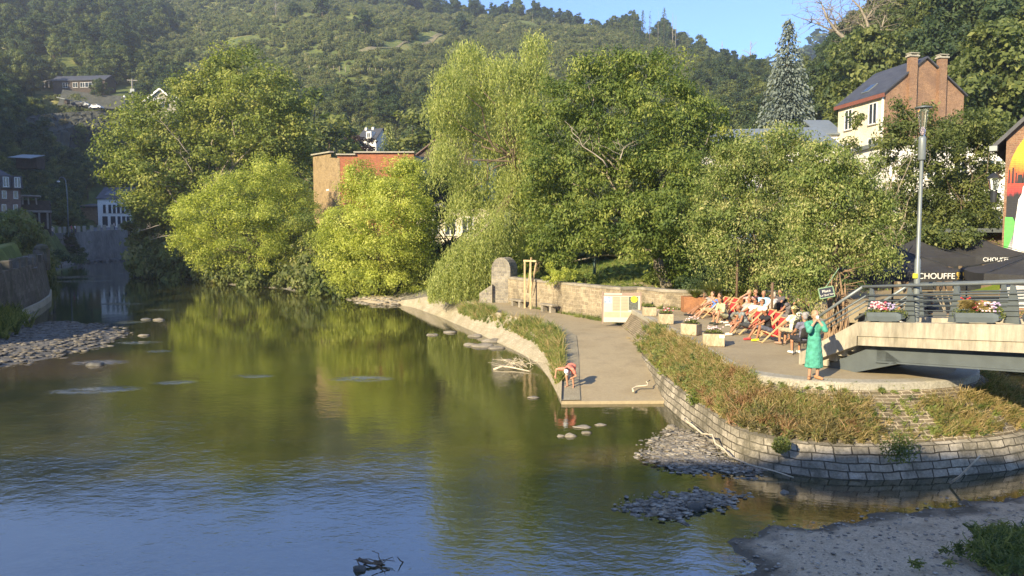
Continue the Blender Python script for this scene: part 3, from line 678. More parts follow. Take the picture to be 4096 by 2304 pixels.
# ------------------------------------------------------------------ the trees round the river
r1 = np.random.default_rng(21)
ASH = [(955, 290, 95, 100), (850, 370, 120, 120), (1060, 380, 120, 120), (740, 440, 110, 110), (960, 500, 190, 150), (660, 520, 120, 110), (560, 450, 70, 60), (1130, 520, 110, 140), (520, 600, 100, 110),
       (700, 640, 150, 130), (880, 660, 170, 140), (1090, 680, 130, 130), (560, 740, 120, 110), (500, 690, 80, 80), (1180, 620, 60, 100), (650, 820, 120, 110), (600, 900, 70, 60), (1190, 480, 50, 60), (480, 640, 60, 60), (760, 780, 120, 120)]
big_tree('ash_tree', 'tall spreading ash tree behind the bright willow bushes on the far bend', 96, ASH, (900, 1060), L_ASH, r1, .62, 1.7, 26, .62, 'bark_pale', .5, inner=.45)
r1 = np.random.default_rng(22)
WB1 = [(1080, 720, 100, 85), (960, 790, 130, 110), (850, 860, 120, 110), (780, 930, 100, 100), (1130, 830, 120, 130), (1000, 930, 150, 130), (870, 1010, 130, 90), (1190, 920, 80, 120), (1100, 1020, 120, 90), (760, 870, 70, 70), (1200, 820, 60, 90), (740, 960, 50, 60), (1220, 1030, 60, 70)]
big_tree('willow_bush', 'bright yellow-green willow bush leaning over the beach, larger one below the ash', 80, WB1, (1000, 1125), L_LIME, r1, 1.5, 1.05, 24, .42, tr=.22, aspect=.35, droop=.5, inner=.5)
r1 = np.random.default_rng(23)
WB2 = [(1440, 730, 60, 65), (1620, 720, 85, 80), (1470, 810, 110, 90), (1600, 820, 120, 110), (1400, 900, 110, 110), (1540, 920, 150, 120), (1670, 880, 80, 100), (1370, 1010, 100, 110), (1500, 1040, 140, 110), (1640, 1010, 100, 110), (1400, 1110, 110, 70), (1560, 1120, 130, 70), (1700, 1040, 60, 90), (1330, 940, 60, 80), (1650, 700, 80, 60), (1450, 700, 50, 50), (1550, 770, 90, 60)]
big_tree('willow_bush', 'bright green willow bush in front of the brick building, rounded and reaching the water', 63, WB2, (1520, 1205), L_LIME, r1, 3.2, .85, 24, .34, tr=.2, aspect=.35, droop=.5)
r1 = np.random.default_rng(24)
big_tree('grey_willow_shrub', 'dull grey-green shrub squeezed between the two bright willow bushes', 74, [(1265, 990, 70, 90), (1290, 1080, 80, 80), (1240, 1090, 60, 60), (1230, 900, 55, 70)], (1270, 1160), L_ASH, r1, 2.0, .9, 22, .36, tr=.12, aspect=.4)
# weeping willow: hanging strands
def strands(tops, lens, step, size, rng, sway=.12, lean=(0, 0), aspect=.22):
    P, A, T = [], [], []
    for p, L in zip(tops, lens):
        k = max(3, int(L / step)); s = np.linspace(0, 1, k); ph = rng.random() * 6.28
        dx = np.sin(s * 2.5 + ph) * sway * L * .4 + lean[0] * L * s; dy = np.cos(s * 2.1 + ph) * sway * L * .4 + lean[1] * L * s
        q = np.stack([p[0] + dx, p[1] + dy, p[2] - L * s], 1) + rng.normal(0, .06, (k, 3))
        a = np.stack([rng.normal(0, .6, k), rng.normal(0, .6, k), -np.ones(k)], 1)
        P.append(q); A.append(unit(a)); t0 = rng.normal(.5, .18); T.append(np.clip(t0 + rng.normal(0, .15, k), 0, 1))
    P, A, T = np.concatenate(P), np.concatenate(A), np.concatenate(T); n = len(P)
    nn = rng.normal(size=(n, 3)); nn[:, 2] += .2; nn = unit(nn - A * (nn * A).sum(1, keepdims=True))
    return leaf_quads(P, nn, size, T, rng, aspect, axis=A)
r1 = np.random.default_rng(25)
WW = [(2140, 190, 75, 70), (1870, 240, 95, 85), (2010, 300, 120, 90), (1800, 330, 80, 80), (2130, 330, 90, 110), (1900, 400, 130, 100), (1760, 430, 80, 70), (2060, 450, 120, 110), (1830, 540, 120, 90), (2000, 600, 140, 110), (2120, 620, 80, 120), (1780, 640, 90, 90), (1900, 720, 120, 90), (2060, 760, 110, 110), (1860, 820, 110, 60), (2150, 820, 70, 130), (2110, 960, 70, 90)]
wy = 53
wl_ = px_lobes(WW, wy, r1, .6)
wf = Vector((at(1965, 1100, wy).x, wy, 1.8))
ww = thing('weeping_willow', 'tall pale weeping willow leaning left over the path beside the stone pier', 'tree', wf)
tops, lens = [], []
for c, r in wl_:
    k = int(520 * r[0] * r[2] / 3.0); d = unit(r1.normal(size=(k, 3)) + np.array([0, 0, .7])); q = np.array(c) + d * np.array(r) * (.45 + .55 * r1.random((k, 1)))
    tops += list(q); lens += list(.5 + 1.5 * r1.random(k) ** 1.4)
part = [strands(tops, lens, .15, .40, r1, .3)]
me = leafmesh('crown', part); link('crown', me, L_WILLOW, ww); me.transform(Matrix.Translation(-wf))
mb = MB(); k1 = at(2000, 850, wy); k2 = at(2075, 735, wy); k3 = at(2060, 560, wy)
mb.tube([wf, at(1985, 960, wy), k1, k2, at(2085, 640, wy), k3], [.42, .36, .33, .3, .24, .18], 10)
for c, r in wl_: limb(mb, k2.lerp(k3, r1.random()), c, .09, .02, r1, 6, .15)
obj('trunk', mb, M['bark'], ww, True)
# the broken limb of the willow hanging down to the bank
r1 = np.random.default_rng(26)
br_pts = [at(2000, 870, 51), at(1960, 905, 50.3), at(1900, 960, 49.6), at(1840, 1020, 49), at(1780, 1090, 48.6), at(1735, 1150, 48.3)]
tops, lens = [], []
for i in range(1500):
    t = r1.random() ** .8 * 4.99; a = br_pts[int(t)].lerp(br_pts[int(t) + 1], t % 1)
    p = a + Vector((r1.normal() * .5 + r1.random() * 2.6 * (t / 5), r1.normal() * .9, r1.normal() * .35 + .5))
    g_ = max(1.15, gz(p.x, p.y)); L = min(p.z - g_, .8 + 2.2 * r1.random())
    if L > .2: tops.append(np.array(p)); lens.append(L)
for i in range(1500):
    x = 1715 + 285 * r1.random(); e = 1 - abs((x - 1870) / 165.) ** 2; yy = 1185 - (50 + 170 * max(e, 0)) * r1.random() ** .7 - (x - 1715) * .2
    p = at(x, yy, 47.5 + r1.random() * 2.5); g_ = max(1.1, gz(p.x, p.y)); L = min(p.z - g_, .6 + 1.6 * r1.random())
    if L > .15: tops.append(np.array(p)); lens.append(L)
me = leafmesh('hanging_foliage', [strands(tops, lens, .12, .32, r1, .2)]); link('hanging_foliage', me, L_WILLOW, ww); me.transform(Matrix.Translation(-wf))
mb = MB()
for q in range(3): mb.tube([p + Vector((q * .25 - .2, q * .2, -.15 * q)) for p in br_pts], [.16 - .04 * q, .14 - .03 * q, .10, .08, .05, .03], 7)
obj('broken_limb', mb, M['bark_pale'], ww, True)
# walnut
r1 = np.random.default_rng(27)
WN = [(2440, 290, 110, 80), (2590, 270, 100, 70), (2330, 300, 70, 60), (2270, 400, 110, 90), (2450, 420, 140, 110), (2640, 380, 130, 100), (2760, 430, 80, 80), (2170, 520, 90, 110), (2330, 560, 140, 120), (2530, 560, 150, 120), (2720, 560, 130, 110), (2850, 500, 70, 70), (2160, 680, 80, 110), (2300, 720, 140, 120), (2490, 720, 150, 120), (2670, 720, 140, 120), (2830, 660, 100, 110), (2140, 830, 70, 100), (2270, 880, 130, 110), (2450, 890, 150, 110), (2640, 900, 140, 110), (2800, 840, 110, 110), (2190, 980, 90, 70), (2330, 970, 110, 60), (2520, 965, 90, 50), (2700, 1050, 100, 70), (2800, 980, 90, 80), (2880, 600, 60, 70), (2640, 1110, 60, 40), (2250, 1070, 60, 45), (2660, 1010, 80, 60, -4), (2700, 960, 90, 80, -4.5), (2560, 960, 90, 80, -4.5), (2760, 1080, 70, 50, -3), (2600, 860, 110, 90, -4.5), (2720, 840, 100, 90, -4.5), (2780, 760, 90, 90, -4)]
big_tree('walnut_tree', 'broad dark green walnut tree with drooping leaves above the parapet wall', 46, WN, Vector((at(2668, 1140, 44).x, 44, 2.3)), L_WALNUT, r1, 2.9, .72, 24, .34, 'bark_pale', .36, .42, .9, inner=.45, trunk_to=at(2600, 960, 46))
def dead_twigs(t, lst, Y, seed):
    rr = np.random.default_rng(seed); mb = MB()
    for a, b in lst:
        mb = MB(); pts = limb(mb, at(*a, Y), at(*b, Y), .045, .015, rr, 6, .06, 5)
        for q in pts[2:]:
            for _ in range(2): limb(mb, q, q + Vector((rr.normal() * .5, rr.normal() * .3, .3 + .4 * rr.random())), .018, .008, rr, 4, .2, 4)
        obj('dead_branch', mb, M['deadwood'], t, True)
wt = [o for o in C.objects if o.name.startswith('walnut_tree')][0]; dead_twigs(wt, [((2430, 670), (2290, 530)), ((2480, 640), (2495, 590)), ((2700, 860), (2740, 780))], 42.6, 140)
at_ = [o for o in C.objects if o.name.startswith('ash_tree')][0]; dead_twigs(at_, [((760, 620), (640, 480)), ((770, 690), (720, 610)), ((640, 900), (540, 930)), ((680, 940), (600, 960))], 88, 141)
# the two trees with hanging fruit strings over the terrace
r1 = np.random.default_rng(28)
TA = [(2930, 640, 90, 90), (3060, 580, 100, 80), (3180, 620, 90, 90), (2880, 760, 90, 90), (3020, 720, 120, 100), (3170, 760, 100, 110), (2830, 880, 70, 80), (2960, 880, 110, 100), (3100, 900, 110, 100), (2880, 1000, 90, 80), (3020, 1030, 100, 80), (3150, 1020, 90, 90), (2820, 990, 60, 60), (3080, 1110, 70, 45), (2940, 1100, 60, 45)]
ta, la = big_tree('wingnut_tree', 'leafy tree with hanging fruit strings shading the rear of the terrace', 33.5, TA, Vector((at(3060, 1200, 35).x, 35, 1.84)), L_WING, r1, 6, .52, 22, .24, 'bark', .12, .4, .9, inner=.3)
r1 = np.random.default_rng(29)
TB = [(3290, 640, 90, 80), (3400, 700, 100, 80), (3230, 740, 90, 90), (3340, 790, 110, 90), (3470, 800, 90, 90), (3220, 880, 80, 90), (3330, 920, 110, 90), (3470, 930, 90, 90), (3540, 880, 50, 70), (3250, 1010, 80, 80), (3390, 1020, 90, 60), (3500, 1040, 80, 50), (3560, 1000, 45, 50), (3260, 1100, 60, 50), (3180, 1080, 60, 60), (3230, 1180, 45, 50)]
tb, lb = big_tree('wingnut_tree', 'tree with rough root-tangled trunk beside the footbridge stairs', 23.5, TB, Vector((at(3345, 1400, 22.6).x, 22.6, 1.8)), L_WING, r1, 10, .40, 22, .19, 'bark', .14, .4, .9, inner=.45, trunk_to=at(3350, 1010, 23.5))
for tt, LL, rg, nst, ls in ((ta, la, 30, 520, .38), (tb, lb, 31, 620, .30)):
    rr = np.random.default_rng(rg); tops = []; lens = []
    for c, r in LL:
        k = int(nst / len(LL)); d = unit(rr.normal(size=(k, 3)) + np.array([-.2, -.7, .1])); tops += list(np.array(c) + d * np.array(r) * 1.02); lens += list(ls * (.6 + .8 * rr.random(k)))
    me = leafmesh('fruit_strings', [strands(tops, lens, .045, .065, rr, .03, aspect=.7)]); link('fruit_strings', me, L_PALE, tt); me.transform(Matrix.Translation(-WL[tt.name]))
for tt, LL, rg, nst, ls in ((ta, la, 130, 900, .9), (tb, lb, 131, 900, .7)):
    rr = np.random.default_rng(rg); tops = []; lens = []
    for c, r in LL:
        k = int(nst / len(LL)); d = unit(rr.normal(size=(k, 3)) + np.array([0, -.3, .2])); tops += list(np.array(c) + d * np.array(r) * (1.0 + .12 * rr.normal(size=(k, 1)))); lens += list(ls * (.4 + .9 * rr.random(k)))
    me = leafmesh('hanging_foliage', [strands(tops, lens, .09, .17 if tt is ta else .13, rr, .25, aspect=.45)]); link('hanging_foliage', me, L_WING, tt); me.transform(Matrix.Translation(-WL[tt.name]))
# rough trunk with adventitious roots
mb = MB(); f0 = WL[tb.name]; rr = np.random.default_rng(33)
for i in range(46):
    a = rr.random() * 6.28; rad = .2 + .17 * rr.random(); z0 = 0; z1 = 1.0 + 1.5 * rr.random(); pts = []
    for k in range(7):
        t = k / 6; aa = a + math.sin(t * 5 + i) * .35; rd = rad * (1 - .25 * t) + .05 * rr.random(); pts.append(f0 + Vector((rd * math.cos(aa), rd * math.sin(aa), z0 + (z1 - z0) * t)))
    mb.tube(pts, [.035, .04, .035, .03, .03, .02, .012], 5)
for i in range(26):
    z = 1.2 + 1.6 * rr.random(); a = rr.random() * 6.28; L = .3 + .6 * rr.random(); p = f0 + Vector((.15 * math.cos(a), .15 * math.sin(a), z))
    limb(mb, p, p + Vector((L * math.cos(a), L * math.sin(a), .25 * rr.normal())), .018, .005, rr, 5, .3, 4)
obj('root_tangle', mb, two('root_bark', (.20, .13, .075), (.34, .235, .14), 6, .95, .6), tb, True)
# sparse trees before the white houses, right
r1 = np.random.default_rng(34)
TC = [(3410, 600, 30, 40), (3560, 560, 70, 60), (3490, 700, 60, 45), (3620, 700, 80, 70), (3560, 830, 90, 80), (3650, 600, 50, 60), (3430, 480, 20, 40), (3390, 690, 40, 50), (3640, 900, 80, 70), (3600, 430, 40, 50), (3700, 480, 60, 60), (3640, 520, 70, 60), (3540, 600, 70, 60), (3740, 540, 70, 50), (3380, 760, 60, 60), (3480, 800, 70, 60), (3600, 790, 80, 60), (3660, 490, 60, 60), (3730, 560, 60, 60)]
big_tree('cherry_tree', 'thin open tree in front of the cream house, white wall showing through', 42, TC, (3640, 1050), L_MID, r1, 3.0, .6, 20, .30, 'bark_pale', .12, .45, .5, inner=.35)
r1 = np.random.default_rng(35)
TD = [(3760, 660, 90, 60), (3880, 620, 80, 60), (3840, 740, 100, 60), (3720, 800, 90, 70), (3960, 700, 60, 60), (3800, 860, 100, 70), (3930, 850, 80, 70), (3700, 930, 80, 70), (3840, 970, 90, 60), (3930, 960, 70, 70), (3980, 560, 50, 50), (3900, 500, 60, 50), (3820, 520, 70, 60), (3780, 580, 70, 50), (3950, 540, 60, 60), (3870, 560, 60, 50)]
big_tree('cherry_tree', 'dark leafy tree between the lamp post and the painted gable', 44, TD, (3820, 1060), L_MID, r1, 4.6, .62, 22, .30, 'bark', .14, .45, .5, inner=.3)
r1 = np.random.default_rng(36)
big_tree('maple_tree', 'small light green tree just above the dark parasols', 33, [(3760, 950, 70, 45), (3850, 930, 60, 50), (3800, 985, 75, 40), (3700, 980, 50, 40), (3880, 985, 50, 35)], (3690, 1080), L_MID, r1, 4.5, .5, 22, .24, 'bark_pale', .12, .6, .5)
r1 = np.random.default_rng(38)
big_tree('dark_tree', 'dark shaded tree between the second willow bush and the weeping willow', 66, [(1700, 780, 60, 70), (1780, 740, 70, 70), (1860, 780, 70, 80), (1730, 880, 60, 60), (1800, 840, 50, 40), (1930, 850, 60, 90), (1700, 960, 60, 50), (1960, 960, 60, 70), (1830, 990, 60, 30), (1770, 1010, 50, 30)], (1800, 1100), L_DARK, r1, 2.6, .8, 20, .4, tr=.25)
big_tree('dark_tree', 'dark tree filling the gap between weeping willow and walnut', 58, [(2150, 560, 70, 110), (2200, 700, 80, 110), (2130, 800, 90, 100), (2180, 930, 90, 90), (2090, 1000, 80, 80), (2230, 1040, 70, 50), (2020, 1060, 80, 50)], (2150, 1110), L_WALNUT, r1, 2.4, .8, 22, .4, tr=.3)
big_tree('dark_hedge', 'dark shady shrubs behind the terrace, under the hanging trees', 37.5, [(2760 + i * 62, 1150 - (i % 3) * 14, 44, 46) for i in range(12)] + [(2900, 1080, 60, 40), (3200, 1100, 70, 50), (3400, 1090, 60, 60)], Vector((at(3060, 1200, 37.5).x, 37.5, 1.9)), L_DARK, r1, 9, .36, 22, .2, tr=.06, cat='hedge', limbs=False)
big_tree('dark_tree', 'dark leafy tree behind the terrace trees hiding the white annex', 48, [(2960, 620, 90, 90), (3080, 680, 100, 90), (2900, 780, 90, 90), (3020, 850, 110, 100), (3180, 800, 100, 110), (3120, 960, 110, 90), (2920, 960, 100, 90), (3270, 920, 80, 90), (3240, 680, 60, 90), (3330, 780, 60, 80), (3000, 1050, 100, 60), (3200, 1060, 100, 50)], (3080, 1120), L_MID, r1, 3.0, .75, 22, .36, tr=.3)
big_tree('dark_tree', 'dark leafy tree behind the parasols hiding the long white building', 50, [(3460, 880, 80, 80), (3590, 960, 90, 70), (3700, 880, 70, 70), (3830, 900, 90, 80), (3940, 900, 70, 90), (3780, 760, 70, 60), (3930, 780, 60, 70), (3650, 780, 60, 50)], (3700, 1080), L_MID, r1, 2.4, .75, 20, .36, tr=.25)
# yellow bush and box by the wall
r1 = np.random.default_rng(37)
big_tree('golden_bush', 'small yellow-leaved bush on the lawn side of the parapet wall', 41.5, [(2215, 1090, 30, 32), (2255, 1105, 38, 35), (2195, 1120, 25, 22), (2300, 1115, 25, 25)], (2235, 1150), L_LIME, r1, 16, .22, 24, .12, tr=.04, cat='bush')
big_tree('green_bush', 'dark green shrub behind the parapet wall near the lawn path', 42, [(2320, 1110, 30, 28), (2350, 1120, 26, 24), (2340, 1085, 22, 26)], (2340, 1150), L_WALNUT, r1, 16, .22, 24, .12, tr=.04, cat='bush')
# ------------------------------------------------------------------ blue spruce
def conifer_mesh(name, h, r, n, rng, size, droop=.35, top=.04):
    """leaf sprays on whorled, drooping branches"""
    P, A, T = [], [], []
    for i in range(n):
        t = rng.random() ** .75; z = h * (1 - t * .97); rr = r * (top + t ** .85) * (.82 + .3 * rng.random()); a = rng.random() * 6.283
        k = max(2, int(rr / size * 1.3)); s = (np.arange(k) + 1) / k
        x = np.cos(a) * rr * s; y = np.sin(a) * rr * s; zz = z - droop * rr * s ** 1.6 + .05 * rr
        P.append(np.stack([x, y, zz], 1) + rng.normal(0, size * .22, (k, 3)))
        ax_ = np.stack([np.full(k, math.cos(a)), np.full(k, math.sin(a)), -.4 - s * .9], 1) + rng.normal(0, .3, (k, 3)); A.append(unit(ax_))
        T.append(np.clip(.25 + .5 * s + rng.normal(0, .15, k), 0, 1))
    P, A, T = map(np.concatenate, (P, A, T)); nn = rng.normal(size=(len(P), 3)) * .6 + np.array([0, 0, .9]); nn = unit(nn - A * (nn * A).sum(1, keepdims=True))
    return leafmesh(name, [leaf_quads(P, nn, size, T, rng, .5, axis=A)])
def conifer(name, label, foot, h, r, m, rng, n, size, droop=.35, cat='conifer', group=None):
    t = thing(name, label, cat, foot, 0, group); link('crown', conifer_mesh('crown', h, r, n, rng, size, droop), m, t)
    mb = MB(); mb.tube([(0, 0, -.5), (0, 0, h * .5), (0, 0, h * .97)], [r * .07, r * .045, .03], 7); obj('trunk', mb, M['bark'], t, True, True); return t
r1 = np.random.default_rng(40)
sp_f = at(3140, 680, 75); zt = at(3135, 75, 75).z
conifer('blue_spruce', 'tall narrow blue-grey spruce between the walnut and the cream house', (sp_f.x, 75, gz(sp_f.x, 75)), zt - gz(sp_f.x, 75), 5.0, L_SPRUCE, r1, 4200, .55, .5)
# ------------------------------------------------------------------ hillside trees: a few kinds, copied
def kind_tree(name, m, lobes, per, cr, nl, size, rng, h, bark='bark', aspect=.6, inner=.5, tr=.3):
    t = thing(name, name, 'tree', (0, 0, -500))
    P, Nn, T = clumps(lobes, per * .55, cr, nl, size, rng, aspect, .2, .35, inner)
    link('crown', leafmesh('crown', [leaf_quads(P, Nn, size * 1.3, T, rng, aspect, .2)]), m, t)
    mb = MB(); limb(mb, (0, 0, -1.5), (0, 0, h * .55), tr, tr * .6, rng, 5, .04, 7)
    for c, r in lobes: limb(mb, (0, 0, h * .35), c, tr * .4, .04, rng, 5, .15, 5)
    obj('trunk', mb, M[bark], t, True, True); return t
def rlobes(rng, h, w, k, low=.3):
    o = []
    for i in range(k):
        t = (i + .5) / k; z = h * (low + (.95 - low) * t); wr = w * math.sin(math.pi * (.18 + .72 * (1 - t))) ** .8
        a = i * 2.4 + rng.random(); d = wr * .5 * (1 - .6 * t); s = wr * (.5 + .2 * rng.random()) * (1.1 - .35 * t) + .2
        o.append(((d * math.cos(a), d * math.sin(a), z - s * .2), (s, s, s * .85)))
    return o
r1 = np.random.default_rng(50)
K = {}
K['round'] = kind_tree('broadleaf_tree', L_DARK, rlobes(r1, 11, 4.6, 9), .75, .95, 20, .62, r1, 11)
K['tall'] = kind_tree('broadleaf_tree', L_MID, rlobes(r1, 14, 4.0, 10, .22), .75, .9, 20, .6, r1, 14)
K['pale'] = kind_tree('pale_tree', L_PALE, rlobes(r1, 11, 3.6, 9), .8, .8, 20, .55, r1, 11)
K['open'] = kind_tree('open_tree', L_MID, rlobes(r1, 12, 4.2, 6, .45), .55, .9, 16, .55, r1, 12, 'bark_pale', inner=.3)
K['purple'] = kind_tree('purple_tree', L_PURPLE, rlobes(r1, 10, 4.6, 8), .9, .8, 20, .5, r1, 10)
K['lime'] = kind_tree('lime_tree', L_WEED, rlobes(r1, 10, 3.8, 8), .8, .8, 20, .5, r1, 10)
def conk(name, m, h, r, n, size, droop):
    t = thing(name, name, 'conifer', (0, 0, -500)); rr = np.random.default_rng(n); link('crown', conifer_mesh('crown', h, r, n, rr, size, droop), m, t)
    mb = MB(); mb.tube([(0, 0, -1), (0, 0, h * .5), (0, 0, h * .97)], [.22, .14, .03], 6); obj('trunk', mb, M['bark'], t, True, True); return t
K['conifer'] = conk('dark_conifer', L_CONIF, 14, 3.2, 420, .8, .35)
K['larch'] = conk('thin_conifer', L_CONIF, 16, 1.9, 170, .75, .25)
def deadk(name, h, spread, k, rng, m='deadwood'):
    t = thing(name, name, 'bare tree', (0, 0, -500)); mb = MB(); mb.tube([(0, 0, -1), (.1, 0, h * .5), (0, .1, h)], [.16, .11, .03], 6)
    for i in range(k):
        z = h * (.3 + .65 * rng.random()); a = rng.random() * 6.28; L = spread * (1.2 - z / h) * (.5 + rng.random()); e = Vector((L * math.cos(a), L * math.sin(a), z + L * .7))
        pts = limb(mb, (0, 0, z), e, .05, .015, rng, 5, .15, 4)
        for q in range(3): limb(mb, pts[1 + q], pts[1 + q] + Vector((rng.normal() * .3, rng.normal() * .3, .5)) * L * .5, .02, .008, rng, 4, .2, 4)
    obj('bare_branches', mb, M[m], t, True, True); return t
K['dead'] = deadk('bare_tree', 12, 3.2, 22, np.random.default_rng(61))
K['snag'] = deadk('dead_spruce', 15, .7, 26, np.random.default_rng(62))
KH = dict(round=11, tall=14, pale=11, open=12, purple=10, lime=10, conifer=14, larch=16, dead=12, snag=15)
used = {}
def plant(kind, x, ybase, ytop, label, y0=60, wide=1.0, group=None, Yfix=None, y1=800):
    """a tree of a kind whose foot and top show at these pixels"""
    p = hill(x, ybase, y0, y1) if Yfix is None else (lambda q: Vector((q.x, Yfix, gz(q.x, Yfix))))(at(x, ybase, Yfix))
    h = at(x, ytop, p.y).z - p.z; s = max(h, 1.5) / KH[kind]; rz = random.random() * 6.28
    if kind not in used:
        o = K[kind]; used[kind] = o; o.location = p; o.rotation_euler = (0, 0, rz); o.scale = (s * wide, s * wide, s); o['label'] = label
        if group: o['group'] = group
        return o
    return copy_tree(used[kind], p, rz, label, (s * wide, s * wide, s), group)
# ------------------------------------------------------------------ the hillsides
YF = {'dark purple-leaved tree in front of the white dormer house': 172, 'dark spreading conifer right of the white dormer house': 165, 'tall bush left of the white dormer house': 176, 'bushy tree directly behind the left corner of the brick building': 140, 'loose tree between the dark conifer and the willow': 140, 'fresh green narrow tree right of the ash': 150}
# trees one can tell apart, left slope (foot and top in pixels)
for k, x, yb, yt, lab, w in [
 ('pale', 222, 300, 145, 'pale green tree standing just above the long dark cottage', .9),
 ('lime', 160, 335, 258, 'small bright tree left of the long dark cottage', 1.3),
 ('round', 60, 250, 110, 'dark layered tree at the far left edge of the slope', 1.2),
 ('tall', 160, 150, 40, 'dark tree high on the left slope above the pale tree', 1.1),
 ('round', 330, 130, -30, 'big dark tree at the top left of the slope', 1.2),
 ('round', 470, 110, -20, 'big round dark tree at the top of the left slope beside the open scrub', 1.25),
 ('tall', 440, 300, 160, 'leafy green tree right above the electricity pole', 1.0),
 ('open', 590, 300, 195, 'greyish thin-leaved tree above the gabled house', 1.1),
 ('tall', 690, 240, 175, 'small green tree at the edge of the scrub above the ash', 1.2),
 ('round', 760, 250, 195, 'green tree on the slope just behind the top of the ash', 1.4),
 ('pale', 60, 500, 420, 'pale young tree under the rocky wall at far left', 1.1),
 ('round', 400, 420, 315, 'green bush-like tree at the foot of the electricity pole', 1.1),
 ('tall', 330, 640, 490, 'dark tree below the retaining wall near the lamp', 1.0),
 ('round', 480, 640, 500, 'dark tree below the car road beside the ash', 1.3),
 ('round', 120, 760, 640, 'dark tree behind the mansard house', 1.3),
 ('tall', 350, 800, 650, 'dark tree rising behind the curved lamp', 1.0),
 ('round', 520, 780, 640, 'dark tree behind the white house roof', 1.2),
 ('round', 30, 600, 480, 'dark tree on the left margin above the mansard roof', 1.2),
 ('open', 240, 230, 130, 'thin tree between the pale tree and the big dark ones', 1.0),
 # mid slope
 ('round', 1180, 90, 10, 'rounded dark tree on the scrub slope below the ridge', 1.25),
 ('round', 1290, 75, -25, 'large round tree at the ridge above the middle of the slope', 1.2),
 ('round', 1460, 150, 40, 'broad round tree in the scrub above the diagonal track', 1.3),
 ('tall', 1640, 165, 70, 'round tree at the upper end of the diagonal track', 1.4),
 ('round', 1850, 150, 55, 'dark tree on the scrub slope left of the willow top', 1.2),
 ('lime', 1235, 490, 375, 'fresh green narrow tree right of the ash', 1.2),
 ('round', 1330, 480, 365, 'dark round tree in the middle distance above the brick building', 1.5),
 ('tall', 1300, 610, 480, 'bushy tree directly behind the left corner of the brick building', 1.4),
 ('round', 1560, 520, 390, 'mid green round tree above the white house with the dormer', 1.5),
 ('purple', 1440, 620, 548, 'dark purple-leaved tree in front of the white dormer house', 1.35),
 ('conifer', 1650, 620, 490, 'dark spreading conifer right of the white dormer house', 1.6),
 ('open', 1730, 560, 440, 'loose tree between the dark conifer and the willow', 1.4),
 ('round', 1700, 480, 400, 'green tree on the slope just left of the willow', 1.4),
 ('tall', 1380, 600, 500, 'tall bush left of the white dormer house', 1.0),
 ('conifer', 2535, 190, 35, 'tallest left spruce of the three on the skyline', .8),
 ('conifer', 2570, 190, 38, 'middle spruce of the three close together on the skyline', .75),
 ('conifer', 2655, 190, 28, 'single tall spruce on the skyline beside the dead trunks', .75),
 ('larch', 2598, 190, 45, 'thin sparse spruce on the skyline', .9),
 ('larch', 2750, 230, 120, 'thin spruce right of the dead trunks on the skyline', .7),
 ('snag', 2690, 200, 50, 'first dead bare trunk on the skyline right of the spruce', .9),
 ('snag', 2702, 205, 60, 'second dead bare trunk on the skyline right of the spruce', .7),
 ('snag', 2632, 190, 40, 'thin dead trunk just left of the single tall spruce', .5),
 ('snag', 1592, 245, 200, 'thin pale pole in the scrub below the diagonal track, right one of two', .5),
 ('snag', 1582, 250, 212, 'thin pale pole in the scrub below the diagonal track, left one of two', .5),
 ('snag', 2130, 90, 45, 'short pale dead trunk on the ridge left of the willow top', 1.0),
 ('dead', 1103, 90, -25, 'whitish bare tree at the top edge of the slope', .8),
 ('snag', 805, 175, 85, 'slender pale dead tree standing in the scrub above the ash', .6),
 ('dead', 3000, 240, 165, 'bare pale trunks in the skyline wood', 1.0),
 ('snag', 2885, 280, 165, 'tall pale trunk in the skyline wood right of the walnut top', 1.2)]:
    plant(k, x, yb, yt, lab, 100, w, Yfix=YF.get(lab))
# variegated pyramid tree above the brick wall, and the orange pine on the left slope
r1 = np.random.default_rng(70)
pf = hill(1555, 640, 90, 400)
conifer('golden_conifer', 'yellow-green pyramid tree directly behind the brick wall top', at(1555, 640, 108), at(1555, 495, 108).z - at(1555, 640, 108).z, 2.0, L_PALE, r1, 420, .55, .5)
pn = hill(230, 600, 150, 400)
big_tree('pine_tree', 'orange-tinted pine with layered tufts on the shaded left slope', pn.y, [(205, 475, 32, 12), (250, 490, 22, 12), (215, 510, 38, 13), (255, 525, 24, 11), (225, 545, 30, 13), (265, 560, 30, 16), (240, 590, 40, 16)], pn, L_DRY, r1, .9, .9, 22, .7, tr=.35)
